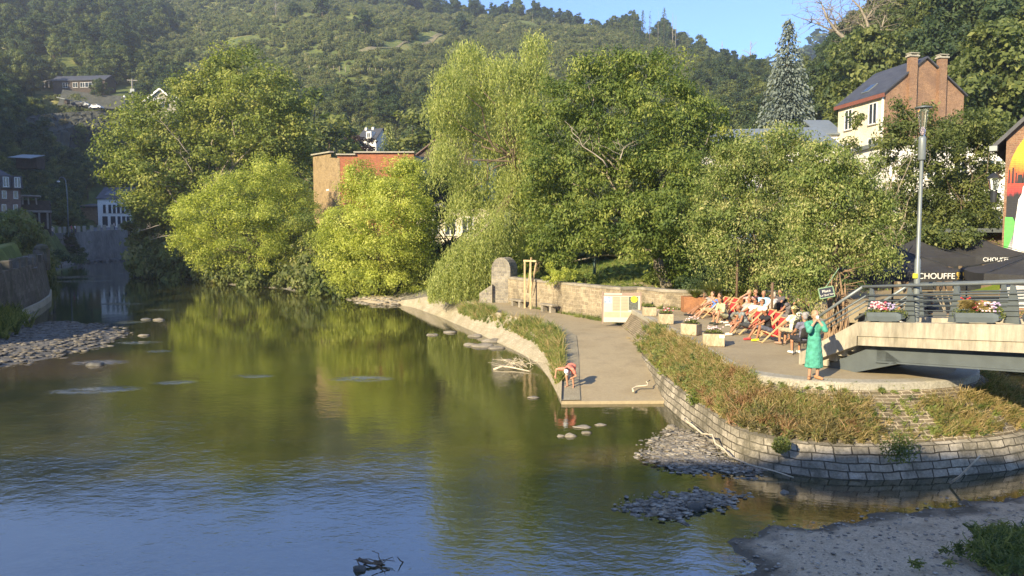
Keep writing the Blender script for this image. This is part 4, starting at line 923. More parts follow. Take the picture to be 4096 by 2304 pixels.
# big half-bare tree over the right hillside
dt = at(3500, 240, 120); fz = gz(dt.x, 120)
dead = thing('half_dead_tree', 'large half-dead tree with bare forked limbs against the sky, right', 'tree', (dt.x, 120, fz))
mb = MB(); rr = np.random.default_rng(71)
def pb(*p): return [at(x, y, 120 + d) for x, y, d in p]
for pts, r0 in [(pb((3480, 270, 0), (3440, 225, 0), (3395, 170, 0), (3345, 125, 0), (3310, 75, 0), (3285, 15, 0)), .75), (pb((3395, 170, 0), (3360, 130, 1), (3320, 120, 1), (3270, 95, 2), (3245, 90, 2)), .4),
                (pb((3490, 250, 1), (3492, 190, 1), (3478, 130, 1), (3465, 80, 1), (3440, 30, 1), (3400, -10, 1)), .7), (pb((3478, 130, 1), (3440, 95, 2), (3400, 90, 2), (3370, 85, 3)), .25), (pb((3345, 125, 0), (3340, 80, 1), (3320, 40, 1)), .3), (pb((3500, 240, -1), (3512, 190, -1), (3525, 120, -1), (3540, 60, -1)), .5), (pb((3465, 80, 1), (3490, 40, 1), (3500, 0, 1)), .3)]:
    k = len(pts); mb.tube(pts, [.6 * r0 * (1 - .8 * i / (k - 1)) for i in range(k)], 7)
    for q in pts[1:]:
        for _ in range(7):
            e = q + Vector((rr.normal() * 2.2, rr.normal() * 2, 1.0 + rr.normal() * 1.6)); pp = limb(mb, q, e, .06, .02, rr, 5, .2, 4)
            for g in pp[2:]: limb(mb, g, g + Vector((rr.normal(), rr.normal(), .4 + rr.normal() * .6)) * .9, .025, .012, rr, 3, .1, 3)
obj('bare_limbs', mb, M['bark_pale'], dead, True)
L = px_lobes([(3420, 190, 35, 40), (3500, 170, 40, 50), (3460, 240, 50, 30), (3530, 60, 30, 50), (3385, 215, 25, 25)], 121, rr)
P, Nn, T = clumps([(tuple(c), r) for c, r in L], .5, .8, 16, .5, rr); me = leafmesh('crown', [leaf_quads(P, Nn, .45, T, rr)]); link('crown', me, L_MID, dead); me.transform(Matrix.Translation(-WL[dead.name]))
# right hillside: trees one can tell apart
for k, x, yb, yt, lab, w in [
 ('lime', 3690, 330, 95, 'light green pointed tree on the hillside right behind the brick gable', 1.15),
 ('round', 3600, 200, -10, 'dark tree at the top of the right hillside beside the half-dead tree', 1.1),
 ('tall', 3870, 420, 190, 'green tree on the right hillside beside the brick gable', 1.1),
 ('tall', 3990, 430, 260, 'green tree right above the painted gable roof', 1.1),
 ('round', 4060, 300, 60, 'dark tall tree at the right edge of the hillside', 1.2),
 ('open', 3800, 300, 60, 'thin tall tree with pale stem on the right hillside', 1.0),
 ('open', 3310, 480, 300, 'pale-stemmed thin tree between spruce and cream house', 1.0),
 ('round', 2960, 420, 310, 'dark round tree on the slope left of the spruce', 1.4),
 ('tall', 2880, 520, 400, 'dark tree right behind the walnut crown', 1.3),
 ('round', 3230, 280, 155, 'round dark tree on the ridge right of the spruce top', 1.2)]:
    plant(k, x, yb, yt, lab, 62, w)
# woods that read as one mass, instanced over the slopes
def proto_coll(name, meshes_mats):
    c = bpy.data.collections.new(name)
    for i, (me, m) in enumerate(meshes_mats):
        o = bpy.data.objects.new(name + '_leaf_mass', me); c.objects.link(o)
        if len(me.materials) == 0: me.materials.append(m)
    return c
def scatter_group(coll):
    g = bpy.data.node_groups.new('scatter', 'GeometryNodeTree')
    g.interface.new_socket('Geometry', in_out='INPUT', socket_type='NodeSocketGeometry'); g.interface.new_socket('Geometry', in_out='OUTPUT', socket_type='NodeSocketGeometry')
    gi, go = g.nodes.new('NodeGroupInput'), g.nodes.new('NodeGroupOutput')
    ip = g.nodes.new('GeometryNodeInstanceOnPoints'); ci = g.nodes.new('GeometryNodeCollectionInfo')
    ci.inputs['Collection'].default_value = coll; ci.inputs['Separate Children'].default_value = True; ci.inputs['Reset Children'].default_value = True
    ip.inputs['Pick Instance'].default_value = True
    a1 = g.nodes.new('GeometryNodeInputNamedAttribute'); a1.data_type = 'FLOAT_VECTOR'; a1.inputs['Name'].default_value = 'sc'
    a2 = g.nodes.new('GeometryNodeInputNamedAttribute'); a2.data_type = 'FLOAT_VECTOR'; a2.inputs['Name'].default_value = 'rot'
    a3 = g.nodes.new('GeometryNodeInputNamedAttribute'); a3.data_type = 'FLOAT'; a3.inputs['Name'].default_value = 'pick'
    L = g.links.new
    L(gi.outputs[0], ip.inputs['Points']); L(ci.outputs[0], ip.inputs['Instance']); L(a1.outputs['Attribute'], ip.inputs['Scale'])
    L(a3.outputs['Attribute'], ip.inputs['Instance Index']); L(a2.outputs['Attribute'], ip.inputs['Rotation']); L(ip.outputs[0], go.inputs[0]); return g
def scatter(name, label, cat, pts, sc, coll, npick, rng, zs=None, tilt=0.0):
    n = len(pts); me = bpy.data.meshes.new(name); me.vertices.add(n); me.vertices.foreach_set('co', np.asarray(pts, np.float32).ravel())
    zs = np.ones(n) if zs is None else zs
    for nm, a, ty in (('sc', np.stack([sc, sc, sc * zs], 1), 'FLOAT_VECTOR'), ('rot', np.stack([rng.normal(0, tilt, n), rng.normal(0, tilt, n), rng.random(n) * 6.28], 1), 'FLOAT_VECTOR'), ('pick', rng.integers(0, npick, n).astype(float), 'FLOAT')):
        t = me.attributes.new(nm, ty, 'POINT'); t.data.foreach_set('vector' if a.ndim == 2 else 'value', np.asarray(a, np.float32).ravel())
    o = bpy.data.objects.new(name, me); C.objects.link(o); md = o.modifiers.new('scatter', 'NODES'); md.node_group = scatter_group(coll)
    return tag(o, label, cat, None, 'stuff')
r1 = np.random.default_rng(80)
def mass(lobes, per, cr, nl, size, m): 
    P, Nn, T = clumps(lobes, per, cr, nl, size, r1, .6, .2, .4, .5); return (leafmesh('leaf_mass', [leaf_quads(P, Nn, size, T, r1, .6, .2)]), m)
scrub = [mass([((0, 0, .45), (1, 1, .6)), ((.7, .4, .3), (.7, .7, .45)), ((-.6, .5, .3), (.7, .6, .4))], 9, .38, 12, .34, m) for m in (L_SCRUB, L_SCRUB, L_MID, L_SCRUB)] 
scrubc = proto_coll('scrub', scrub)
wood = [mass([((c[0] * .1, c[1] * .1, c[2] * .1), tuple(q * .1 for q in r)) for c, r in rlobes(r1, 11, 4.6, 8, .2)], 70, .1, 26, .075, m) for m in (L_DARK, L_DARK, L_MID, L_DARK, L_MID)]
woodc = proto_coll('wood', wood)
def cand(n, umin, umax, y0, y1, rng):
    Yv = y0 + (y1 - y0) * rng.random(n) ** .8; u = umin + (umax - umin) * rng.random(n); X = u * Yv; return X, Yv, ground(X, Yv), u
TRACK = [(540, 295), (660, 260), (760, 235), (830, 195), (930, 180), (1010, 160), (1150, 145)]
TRACKW = [hill(1290, 255), hill(1400, 225), hill(1500, 195), hill(1620, 170), hill(1770, 140)]
def near_track(X, Y):
    d = np.full(X.shape, 1e9)
    for i in range(len(TRACKW) - 1):
        a, b = TRACKW[i], TRACKW[i + 1]; dx, dy = b.x - a.x, b.y - a.y; t = np.clip(((X - a.x) * dx + (Y - a.y) * dy) / (dx * dx + dy * dy), 0, 1); d = np.minimum(d, np.hypot(X - a.x - t * dx, Y - a.y - t * dy))
    return d
rows = []
for w_ in (-3.2, -1.2, 1.2, 3.2):
    row = []
    for p in resample(TRACKW, 60): y_ = p.y + w_ * (1 + .25 * math.sin(p.x * .4)); row.append(Vector((p.x, y_, gz(p.x, y_) + .35)))
    rows.append(row)
mb = MB(); mb.loft(rows); tag(obj('hill_track', mb, two('dry_earth_track', (.15, .14, .07), (.24, .20, .11), .3, .95, .3, c3=(.11, .13, .045))), kind='structure')
fe = hill(1360, 288, 150); ft = thing('hill_fence', 'row of small pale fence posts across the middle of the slope', 'fence', fe)
for i in range(16):
    p = hill(1240 + i * 24, 283 + (i * .6 if i < 8 else i * 1.6 - 8), 150); mb = MB(); mb.beam(p + Vector((0, -1, -.5)), p + Vector((0, -1, 1.7)), .2, .2); obj('post', mb, M['bark_pale'], ft)
# scrub over the open middle slope
X, Yv, Z, u = cand(26000, -.50, .34, 150, 640, r1)
dens = np.sin(X * .05 + Yv * .021) * np.sin(Yv * .063 + 1) + .6 * np.sin(X * .13) * np.sin(Yv * .11 + X * .03)
ok = (dens > -.95) & (near_track(X, Yv) > 5 + 2 * np.sin(X * .2)) & (u > -.5 + np.clip((330 - Yv) / 900, 0, .2))
ok &= ~((np.abs(u + .17) < .07) & (np.abs(Yv - 262) < 5)) & (r1.random(len(X)) < .62)
sc = (.7 + 1.3 * r1.random(len(X)) ** 2) * (.8 + Yv / 900)
scatter('hillside_scrub', 'low green scrub covering the open middle hillside', 'scrub', np.stack([X, Yv, Z - .15], 1)[ok], sc[ok], scrubc, 4, r1, .9 + .7 * r1.random(ok.sum()), .12)
# ridge wood
def woods(name, label, n, umin, umax, y0, y1, hmin, hmax, cond=None, seed=1):
    rr = np.random.default_rng(seed); X, Yv, Z, u = cand(n, umin, umax, y0, y1, rr); ok = np.ones(n, bool) if cond is None else cond(X, Yv, Z, u)
    h = hmin + (hmax - hmin) * rr.random(n); s = h / 1.1
    return scatter(name, label, 'wood', np.stack([X, Yv, Z - .4], 1)[ok], s[ok], woodc, 5, rr, .8 + .4 * rr.random(ok.sum()), .04)
woods('ridge_wood', 'dark wood along the top of the far ridge', 1500, -.72, .36, 455, 700, 8, 15, lambda X, Y, Z, u: ((u < -.3) & (Y > 560)) | ((u >= -.3) & (Y > 520)) | ((u > .12) & (Y > 425)), 5)
woods('left_hillside_wood', 'dense dark wood on the shaded left slope', 900, -.86, -.36, 190, 480, 7, 14, lambda X, Y, Z, u: ((u < -.46 + .03 * np.sin(Y * .05)) | (Y < 260)) & ~((u < -.49) & (u > -.615) & (Y > 205) & (Y < 277)) & ~((u > -.62) & (u < -.46) & (Y > 195) & (Y < 215)), 6)
woods('left_foot_wood', 'dark trees behind the left bank houses', 300, -.74, -.45, 146, 212, 5, 8, lambda X, Y, Z, u: (u < -.575) | ((Y > 196) & (u < -.46)), 16)
woods('lower_slope_wood', 'mixed trees at the foot of the middle slope', 190, -.36, .0, 150, 260, 6, 11, lambda X, Y, Z, u: (np.abs(u + .19) > .045) | (Y > 225), 7)
woods('valley_head_wood', 'dark wood filling the side valley behind the walnut and spruce', 900, .13, .52, 140, 480, 8, 14, lambda X, Y, Z, u: (u > .24) | (Y < 230), 8)
woods('right_hillside_wood', 'steep dark wood on the hillside right', 1100, .43, .98, 70, 330, 8, 14, lambda X, Y, Z, u: (Y > 98) | ((u > .585) & (Y > 74)), 9)
# undergrowth on the left bank and along the beach
def bushes(name, label, px, Yr, n, smin, smax, seed, z=None):
    rr = np.random.default_rng(seed); pts = []; 
    for _ in range(n):
        x = px[0] + (px[1] - px[0]) * rr.random(); Yd = Yr[0] + (Yr[1] - Yr[0]) * rr.random(); q = at(x, 1000, Yd); g = gz(q.x, Yd)
        if g > .05: pts.append((q.x, Yd, g - .05))
    pts = np.array(pts); return scatter(name, label, 'undergrowth', pts, smin + (smax - smin) * rr.random(len(pts)), scrubc, 4, rr, 1 + .6 * rr.random(len(pts)), .15)
bushes('bank_undergrowth', 'tangled green undergrowth on the bank under the willow bushes', (620, 1750), (64, 108), 420, .8, 2.0, 90)
bushes('slope_undergrowth', 'bushes among the walls and road on the left slope', (60, 520), (214, 231), 170, 1.0, 2.6, 95)
bushes('cottage_undergrowth', 'bushes on the bank below the long dark cottage', (200, 520), (242, 259), 120, .8, 1.7, 96)
bushes('garden_undergrowth', 'dark garden bushes below the mansard house', (-120, 130), (84, 119), 260, 1.0, 2.2, 94)
bushes('valley_undergrowth', 'low bushes behind the riverside trees', (1150, 2100), (84, 150), 300, 1.2, 2.6, 91)
bushes('far_bank_undergrowth', 'dark bushes right of the far quay wall, below the ash', (500, 760), (92, 185), 420, 1.2, 3.0, 92)
bushes('park_undergrowth', 'shrubs under the trees at the back of the park', (2100, 3300), (62, 80), 260, 1.0, 2.2, 93)
for k in K:
    if k not in used:
        for q in list(K[k].children): bpy.data.objects.remove(q)
        bpy.data.objects.remove(K[k])
# ------------------------------------------------------------------ footbridge and its stairs
M['conc'] = two('bridge_concrete', (.23, .205, .15), (.40, .36, .275), 1.3, .85, .3, .01, 7, (1, 1, .22), c3=(.33, .295, .22))
M['steel'] = plain('grey_painted_steel', (.115, .135, .14), .45, .2, .12, 3)
M['steel_lt'] = plain('light_grey_steel', (.19, .215, .215), .4, .2, .12, 3)
M['darkm'] = plain('dark_metal', (.03, .033, .036), .5, .3, .2, 4)
A_ = Vector((8.80, 19.0, 0)); B_ = Vector((10.70, 15.72, 0)); dx_ = (B_ - A_).normalized(); LB = (B_ - A_).length
nb = Vector((dx_.y * -1, dx_.x, 0)); nb = nb if nb.x > 0 else -nb                 # across the deck, away from the camera
def ztop(s): return 3.19 + .085 * s
def bp_(s, w, z): q = A_ + dx_ * s + nb * w; return Vector((q.x, q.y, z))
BW = 2.5; SE = LB + 5.0
fb = thing('footbridge', 'small concrete and steel footbridge with grey railings and stairs down to the quay', 'footbridge', bp_(0, 1.2, 1.84))
mb = MB()
def strip_(mb, sl, w0, w1, za, zb):
    for i in range(len(sl) - 1):
        a, b = sl[i], sl[i + 1]
        p = [bp_(a, w0, za(a)), bp_(b, w0, za(b)), bp_(b, w1, za(b)), bp_(a, w1, za(a)), bp_(a, w0, zb(a)), bp_(b, w0, zb(b)), bp_(b, w1, zb(b)), bp_(a, w1, zb(a))]
        fs = [(0, 3, 2, 1), (4, 5, 6, 7), (0, 1, 5, 4), (2, 3, 7, 6)]
        if i == 0: fs.append((0, 4, 7, 3))
        if i == len(sl) - 2: fs.append((1, 2, 6, 5))
        mb.add(p, fs)
SLv = [0, LB * .5, LB, SE]
strip_(mb, SLv, 0, .22, lambda s: ztop(s) - .36, ztop); strip_(mb, SLv, .035, .22, lambda s: ztop(s) - .60, lambda s: ztop(s) - .362)
strip_(mb, SLv, BW - .22, BW, lambda s: ztop(s) - .60, ztop); strip_(mb, SLv, .22, BW - .22, lambda s: ztop(s) - .5, lambda s: ztop(s) - .16)
# the closing wall of the stairs, sloping down to the quay
st = -1.75
mb.add([bp_(0, w, z) for w in (0, .2) for z in (ztop(0), ztop(0) - .6)] + [bp_(st, w, z) for w in (0, .2) for z in (2.15, 1.80)],
       [(0, 1, 5, 4), (2, 6, 7, 3), (0, 4, 6, 2), (4, 5, 7, 6), (1, 3, 7, 5)])
obj('deck', mb, M['conc'], fb)
mb = MB()
for i in range(7):
    s0 = -.25 * i; z = ztop(0) - .16 - .17 * (i + 1)
    strip_(mb, [s0 - .25, s0 - .002], .21, BW - .1, lambda s, z=z: max(z - .3, 1.80), lambda s, z=z: max(z, 1.86))
obj('stairs', mb, M['conc'], fb)
mb = MB()
strip_(mb, [.35, LB, SE], .32, .62, lambda s: ztop(s) - 1.0, lambda s: ztop(s) - .602); strip_(mb, [.35, LB, SE], .26, .70, lambda s: ztop(s) - 1.04, lambda s: ztop(s) - 1.002)
for w in (.32, 1.7):
    a, b, c, d = bp_(.35, w, ztop(.35) - .602), bp_(1.0, w, ztop(1.0) - 1.0), bp_(-.35, w, 1.842), bp_(-1.25, w, 1.842)
    mb.add([a, b, c, d] + [p + nb * .3 for p in (a, b, c, d)], [(0, 3, 2, 1), (4, 5, 6, 7), (0, 4, 7, 3), (1, 2, 6, 5), (2, 3, 7, 6), (0, 1, 5, 4)])
    a, b = bp_(.9, w - .06, ztop(.9) - 1.0), bp_(-.35, w - .06, 1.842)
    mb.add([a, b, a + nb * .42, b + nb * .42] + [p + dx_ * .05 + Vector((0, 0, -.04)) for p in (a, b, a + nb * .42, b + nb * .42)], [(0, 1, 3, 2), (4, 6, 7, 5), (0, 4, 5, 1), (2, 3, 7, 6)])
obj('girder', mb, M['steel'], fb)
def railing(parent, w, side):
    posts = [.12, 1.13, 2.24, 3.45, 4.75, 6.1, 7.5]
    for s in posts:
        if s > SE: continue
        mb = MB(); zt_ = ztop(s); sg = dx_ * .02
        pr = [(-.16, 0), (.17, 0), (.12, .5), (.05, .82), (-.04, .86), (-.07, .5)]     # tapered steel blade
        pts = [bp_(s + a, w, zt_ + b) for a, b in pr]
        mb.add([p + nb * .015 for p in pts] + [p - nb * .015 for p in pts], [tuple(range(6)), tuple(range(6, 12))[::-1]] + [(i, 6 + i, 6 + (i + 1) % 6, (i + 1) % 6) for i in range(6)])
        obj('post', mb, M['steel'], parent)
    mb = MB(); mb.tube([bp_(s, w - .02, ztop(s) + .89) for s in (-.12, LB, SE)], .038, 8)
    mb.tube([bp_(-.12, w - .02, ztop(0) + .88), bp_(st, w - .02, 2.95)], .038, 8); obj('top_rail', mb, M['steel_lt'], parent, True)
    for h, r in ((.66, .024), (.52, .022), (.40, .014), (.28, .012), (.17, .012)):
        mb = MB(); mb.tube([bp_(s, w - .04, ztop(s) + h) for s in (.0, LB, SE)], r, 6)
        if h > .3: mb.tube([bp_(.0, w - .04, ztop(0) + h), bp_(st, w - .04, 2.07 + h)], r, 6)
        obj('rail', mb, M['steel'], parent, True)
railing(fb, .36, -1); railing(fb, BW - .1, 1)
# flower boxes hung on the railing
M['tub'] = plain('grey_plastic_tub', (.12, .145, .155), .55, 0, .1, 3)
M['soil'] = two('soil', (.03, .022, .015), (.06, .045, .03), 8)
M['fpink'] = plain('pink_petals', (.62, .09, .16), .6, 0, .25, 20); M['fwhite'] = plain('pale_pink_petals', (.75, .55, .55), .6, 0, .2, 20); M['fred'] = plain('red_petals', (.6, .05, .04), .6, 0, .2, 20); M['flil'] = plain('lilac_petals', (.42, .34, .52), .6, 0, .2, 20)
def tuft(c, d, n, size, m, name, parent, seed, up=.5, aspect=.4, droop=0):
    rr = np.random.default_rng(seed); p = rr.normal(size=(n, 3)); p = unit(p) * rr.random((n, 1)) ** .5 * np.array(d); p[:, 2] = np.abs(p[:, 2]); nn = unit(p / np.array(d) + rr.normal(size=(n, 3)) * .6 + np.array([0, 0, up]))
    me = leafmesh(name, [leaf_quads(p + np.array(c), nn, size, np.clip(rr.normal(.55, .22, n), 0, 1), rr, aspect, droop)]); o = link(name, me, m, parent)
    off = WL.get(parent.name)
    if off is not None: me.transform(Matrix.Translation(-off))
    return o
def blooms(pts, r, m, name, parent):
    mb = MB()
    for p in pts: mb.ball(p, (r, r, r * .7), 6, 4)
    return obj(name, mb, m, parent)
def flower_box(s, w, L, label, seed, cols, grass=False, plants=True):
    c = bp_(s, w, ztop(s)); t = thing('flower_box', label, 'flower box', c, 0, None)
    mb = MB(); pr = [(-.13, .03), (-.17, .15), (-.18, .25), (.18, .25), (.17, .15), (.13, .03)]; rows = []
    for k in (-.5, -.42, .42, .5):
        sc = .55 if abs(k) == .5 else 1; rows.append([bp_(s + L * k, w + a * sc, ztop(s + L * k) + .14 + (b - .14) * (sc if abs(k) == .5 else 1)) for a, b in pr])
    mb.loft(rows, False); n = 6; mb.add(rows[0], [tuple(range(6))]); mb.add(rows[-1], [tuple(range(6))[::-1]]); mb.add([r_[3] for r_ in rows] + [r_[2] for r_ in rows], [(0, 1, 5, 4), (1, 2, 6, 5), (2, 3, 7, 6)])
    obj('tub', mb, M['tub'], t)
    for k in (-.3, .3): mb = MB(); mb.box(bp_(s + L * k, w, ztop(s) + .015 + .085 * L * k), (.12, .14, .03), math.atan2(dx_.y, dx_.x)); obj('foot', mb, M['tub'], t)
    if plants:
        rr = np.random.default_rng(seed); P = []
        for k in np.linspace(-.46, .46, 9): P.append(np.array(bp_(s + L * k, w, ztop(s) + .26 + .085 * L * k)))
        V = []; 
        for p in P:
            n = 130; q = unit(rr.normal(size=(n, 3))) * np.array([.14, .14, .13]) * rr.random((n, 1)) ** .4 + p; q[:, 2] -= .04; V.append(q)
        q = np.concatenate(V); nn = unit(rr.normal(size=q.shape) + np.array([-.3, -.3, .8])); me = leafmesh('foliage', [leaf_quads(q, nn, .07, np.clip(rr.normal(.6, .25, len(q)), 0, 1), rr, .6)]); link('foliage', me, L_WEED, t); me.transform(Matrix.Translation(-WL[t.name]))
        for j, (m, a, b, n) in enumerate(cols):
            blooms([bp_(s + L * (a + (b - a) * rr.random()), w - .16 + .24 * rr.random(), ztop(s) + .30 + .20 * rr.random()) for _ in range(n)], .028, m, 'blossom', t)
        if grass:
            tops = [np.array(bp_(s - L * .08 + rr.normal() * .03, w, ztop(s) + .28)) for _ in range(420)]
            mb = MB(); Vv, Ff, Tt = [], [], []; o = 0
            for p in tops:
                d = unit(rr.normal(size=(1, 3)) * np.array([1, 1, .3]))[0]; h = .30 + .2 * rr.random(); pts_ = [p + np.array([d[0] * .30 * t_ ** 1.5, d[1] * .30 * t_ ** 1.5, h * t_ - .28 * t_ ** 2.6]) for t_ in (0, .35, .7, 1)]
                for i_ in range(3):
                    a, b = pts_[i_], pts_[i_ + 1]; sd = np.cross(b - a, [d[1], -d[0], .4]); sd = sd / max(np.linalg.norm(sd), 1e-6) * .007; Vv += [a - sd, a + sd, b + sd, b - sd]; Ff.append([o, o + 1, o + 2, o + 3]); Tt += [.4 + .4 * rr.random()] * 4; o += 4
            me = npmesh(bpy.data.meshes.new('ornamental_grass'), np.array(Vv), np.array(Ff), {'tint': np.array(Tt)}); link('ornamental_grass', me, L_DRY, t); me.transform(Matrix.Translation(-WL[t.name]))
    return t
flower_box(.68, .12, .92, 'grey flower box with pink and white flowers hanging at the stair end of the railing', 1, [(M['fwhite'], -.4, .0, 46), (M['fpink'], -.35, .05, 34), (M['flil'], .1, .3, 16)])
flower_box(2.88, .12, .95, 'grey flower box with a fountain of ornamental grass between railing posts', 2, [(M['fwhite'], .0, .4, 26), (M['fpink'], -.05, .1, 14), (M['flil'], .2, .45, 14)], True)
flower_box(1.75, BW - .28, .95, 'ribbed grey flower box on the far side of the footbridge', 3, [(M['fred'], -.4, .4, 18)])
flower_box(4.3, .12, .95, 'grey flower box at the near end of the footbridge railing', 4, [(M['fpink'], -.4, .4, 34)])
# lamp post on the bridge
lp = bp_(1.22, .50, ztop(1.22)); t = thing('street_lamp', 'slender grey lamp post with tapered glass lantern rising from the footbridge railing', 'street lamp', lp)
mb = MB(); mb.lathe(lp, [(.08, 0), (.08, .02), (.072, .9), (.068, 1.5), (.048, 1.55), (.042, 3.95), (.045, 4.0)]); obj('pole', mb, M['steel_lt'], t, True)
mb = MB(); mb.lathe(lp + Vector((0, 0, 3.9)), [(.075, 0), (.085, .02), (.085, .50), (.075, .56)]); obj('lantern_base', mb, M['steel_lt'], t, True)
mg, nt, b = _mat('clear_lantern_glass'); b.inputs['Base Color'].default_value = (.75, .8, .76, 1); b.inputs['Roughness'].default_value = .05; b.inputs['Transmission Weight'].default_value = .95; b.inputs['IOR'].default_value = 1.1; M['lglass'] = mg
mb = MB(); mb.lathe(lp + Vector((0, 0, 4.46)), [(.06, 0), (.08, .25), (.115, .58), (.12, .66)]); obj('lantern', mb, M['lglass'], t, True)
mb = MB(); mb.lathe(lp + Vector((0, 0, 4.49)), [(.03, 0), (.05, .05), (.05, .14), (.02, .2)]); obj('bulb', mb, M['fwhite'], t, True)
mb = MB(); mb.lathe(lp + Vector((0, 0, 5.12)), [(.12, 0), (.19, .01), (.19, .035), (.05, .07)], 18); obj('lantern_cap', mb, M['steel'], t, True)
mb = MB(); mb.box(lp + Vector((-.06, -.04, 1.12)), (.09, .09, .11), .5); obj('sticker', mb, plain('yellow_sticker', (.7, .65, .05), .5), t)
# ------------------------------------------------------------------ dark cafe parasols with pale lettering
M['black'] = two('charcoal_canvas', (.030, .029, .028), (.046, .045, .043), 1.5, .85, .15, .01, 30)
M['letter'] = plain('cream_lettering', (.72, .70, .62), .7, 0, .05)
M['gold'] = plain('gold_print', (.62, .42, .08), .6, 0, .3, 30)
def parasol(cx, cy, zv, zp, half, rz, label, text=None, vh=.32):
    t = thing('parasol', label, 'parasol', (cx, cy, QZ), 0, None)
    ca, sa = math.cos(rz), math.sin(rz); c = Vector((cx, cy, 0))
    cn = [Vector((cx + half * (a * ca - b_ * sa), cy + half * (a * sa + b_ * ca), 0)) for a, b_ in ((-1, -1), (1, -1), (1, 1), (-1, 1))]
    mb = MB(); n = 6; top = Vector((cx, cy, zp))
    for i in range(4):
        a, b_ = cn[i], cn[(i + 1) % 4]; rows = []
        for k in range(5):
            f = k / 4; row = []
            for j in range(n + 1):
                e = a.lerp(b_, j / n); p = c.lerp(e, max(f, .03)); sag = -.12 * math.sin(math.pi * f) - .05 * f * math.sin(math.pi * j / n)
                row.append(Vector((p.x, p.y, zp + (zv - zp) * f + sag)))
            rows.append(row)
        mb.loft(rows[::-1], False)
        mb.loft([[rows[-1][j] + Vector((0, 0, -vh)) for j in range(n + 1)], rows[-1]], False)
    obj('canopy', mb, M['black'], t, False)
    mb = MB(); mb.tube([(cx, cy, QZ), (cx, cy, zp + .08)], .035, 8); obj('pole', mb, M['darkm'], t, True)
    mb = MB()
    for q in cn: mb.tube([(cx, cy, zp - .1), (q.x, q.y, zv - .02)], .014, 5)
    obj('rib', mb, M['darkm'], t)
    mb = MB(); mb.lathe((cx, cy, QZ), [(.35, 0), (.35, .08), (.06, .12)]); obj('base', mb, M['darkm'], t)
    if text:
        tx, off, sz, cups = text
        nrm = Vector((sa, -ca, 0)); al = Vector((ca, sa, 0)); p = c + nrm * (half + .012) + al * off; p.z = zv - vh * .5 - .02
        text_obj('lettering', tx, sz, M['letter'], t, p, (R(90), 0, rz))
        if cups:
            for e, k in enumerate(cups):
                q = c + nrm * (half + .012) + al * k; q.z = zv - vh * .5
                mb = MB(); o2 = [(-.05, -.11), (.05, -.11), (.014, -.07), (.014, -.03), (.055, .02), (.062, .09), (.04, .12), (-.04, .12), (-.062, .09), (-.055, .02), (-.014, -.03), (-.014, -.07)]
                f_ = [q + al * a + Vector((0, 0, b_)) for a, b_ in o2]; n2 = len(o2); mb.add(f_ + [p_ - nrm * .008 for p_ in f_], [tuple(range(n2)), tuple(range(n2, 2 * n2))[::-1]] + [(i, n2 + i, n2 + (i + 1) % n2, (i + 1) % n2) for i in range(n2)])
                obj('gold_glass_print', mb, M['gold'], t)
    return t
p1 = at(3615, 1090, 25.5); parasol(p1.x, 26.2, 4.22, 5.05, 1.62, R(-3), 'dark parasol with pale lettering and two gold glass prints, behind the lamp post', ('CHOUFFE', .66, .27, (1.36, 1.55)), .3)
p2 = at(3915, 1050, 33); parasol(p2.x, 33.8, 4.55, 5.45, 1.9, R(-8), 'dark parasol further back with partly hidden pale lettering', ('CHOUFFE', .3, .24, None), .35)
p3 = at(4235, 1080, 22); parasol(p3.x, 22.6, 4.30, 5.05, 1.9, R(-22), 'large plain dark parasol nearest to the right edge', None, .3)
p4 = at(3690, 1040, 32); parasol(p4.x, 32.6, 4.5, 5.2, 1.6, R(5), 'dark parasol under the trees behind the lettered one', None, .35)
# cafe furniture under the parasols
M['wood_cafe'] = two('cafe_wood', (.25, .17, .09), (.40, .28, .16), 3, .6, .2)
def cafe_table(x, y, label):
    t = thing('cafe_table', label, 'table', (x, y, QZ)); mb = MB(); mb.lathe((x, y, QZ + .71), [(.36, 0), (.36, .03)], 16); obj('table_top', mb, M['wood_cafe'], t)
    mb = MB(); mb.tube([(x, y, QZ), (x, y, QZ + .71)], .03, 6); mb.lathe((x, y, QZ), [(.22, 0), (.2, .03)]); obj('pedestal', mb, M['darkm'], t)
def cafe_chair(x, y, rz, label, m=None):
    t = thing('cafe_chair', label, 'chair', (x, y, QZ), rz, 'chairs under the parasols'); m = m or M['darkm']
    mb = MB(); mb.box((0, 0, .45), (.42, .42, .03)); obj('seat', mb, m, t, local=True)
    mb = MB(); mb.box((0, -.2, .70), (.42, .03, .34), 0, R(-8)); obj('backrest', mb, m, t, local=True)
    for sx in (-1, 1):
        for sy in (-1, 1): mb = MB(); mb.tube([(.18 * sx, .18 * sy, .45), (.21 * sx, .21 * sy, 0)], .012, 5); obj('leg', mb, m, t, local=True)
for i, (px, Y) in enumerate([(3560, 25), (3760, 27), (3960, 25)]):
    q = at(px, 1200, Y); cafe_table(q.x, Y, ('round cafe table behind the stair end of the railing', 'round cafe table behind the lamp post', 'round cafe table under the large right parasol')[i])
    for k, a in enumerate((.3, 2.2, 4.2)): cafe_chair(q.x + .75 * math.cos(a), Y + .75 * math.sin(a), a + R(90), 'dark cafe chair drawn up to a round table under the parasols')
cfy = 45.0; cx0, cx1 = at(3430, 1100, cfy).x, at(4060, 1100, cfy).x
mb = MB(); mb.slab([(13.5, 35.5), (40, 35.5), (40, 52), (at(3330, 1100, 50).x, 52), (at(3330, 1100, 38).x, 38)], QZ - .6, QZ + .9 if False else QZ + .30); tag(obj('cafe_terrace', mb, M['quay']), kind='structure')
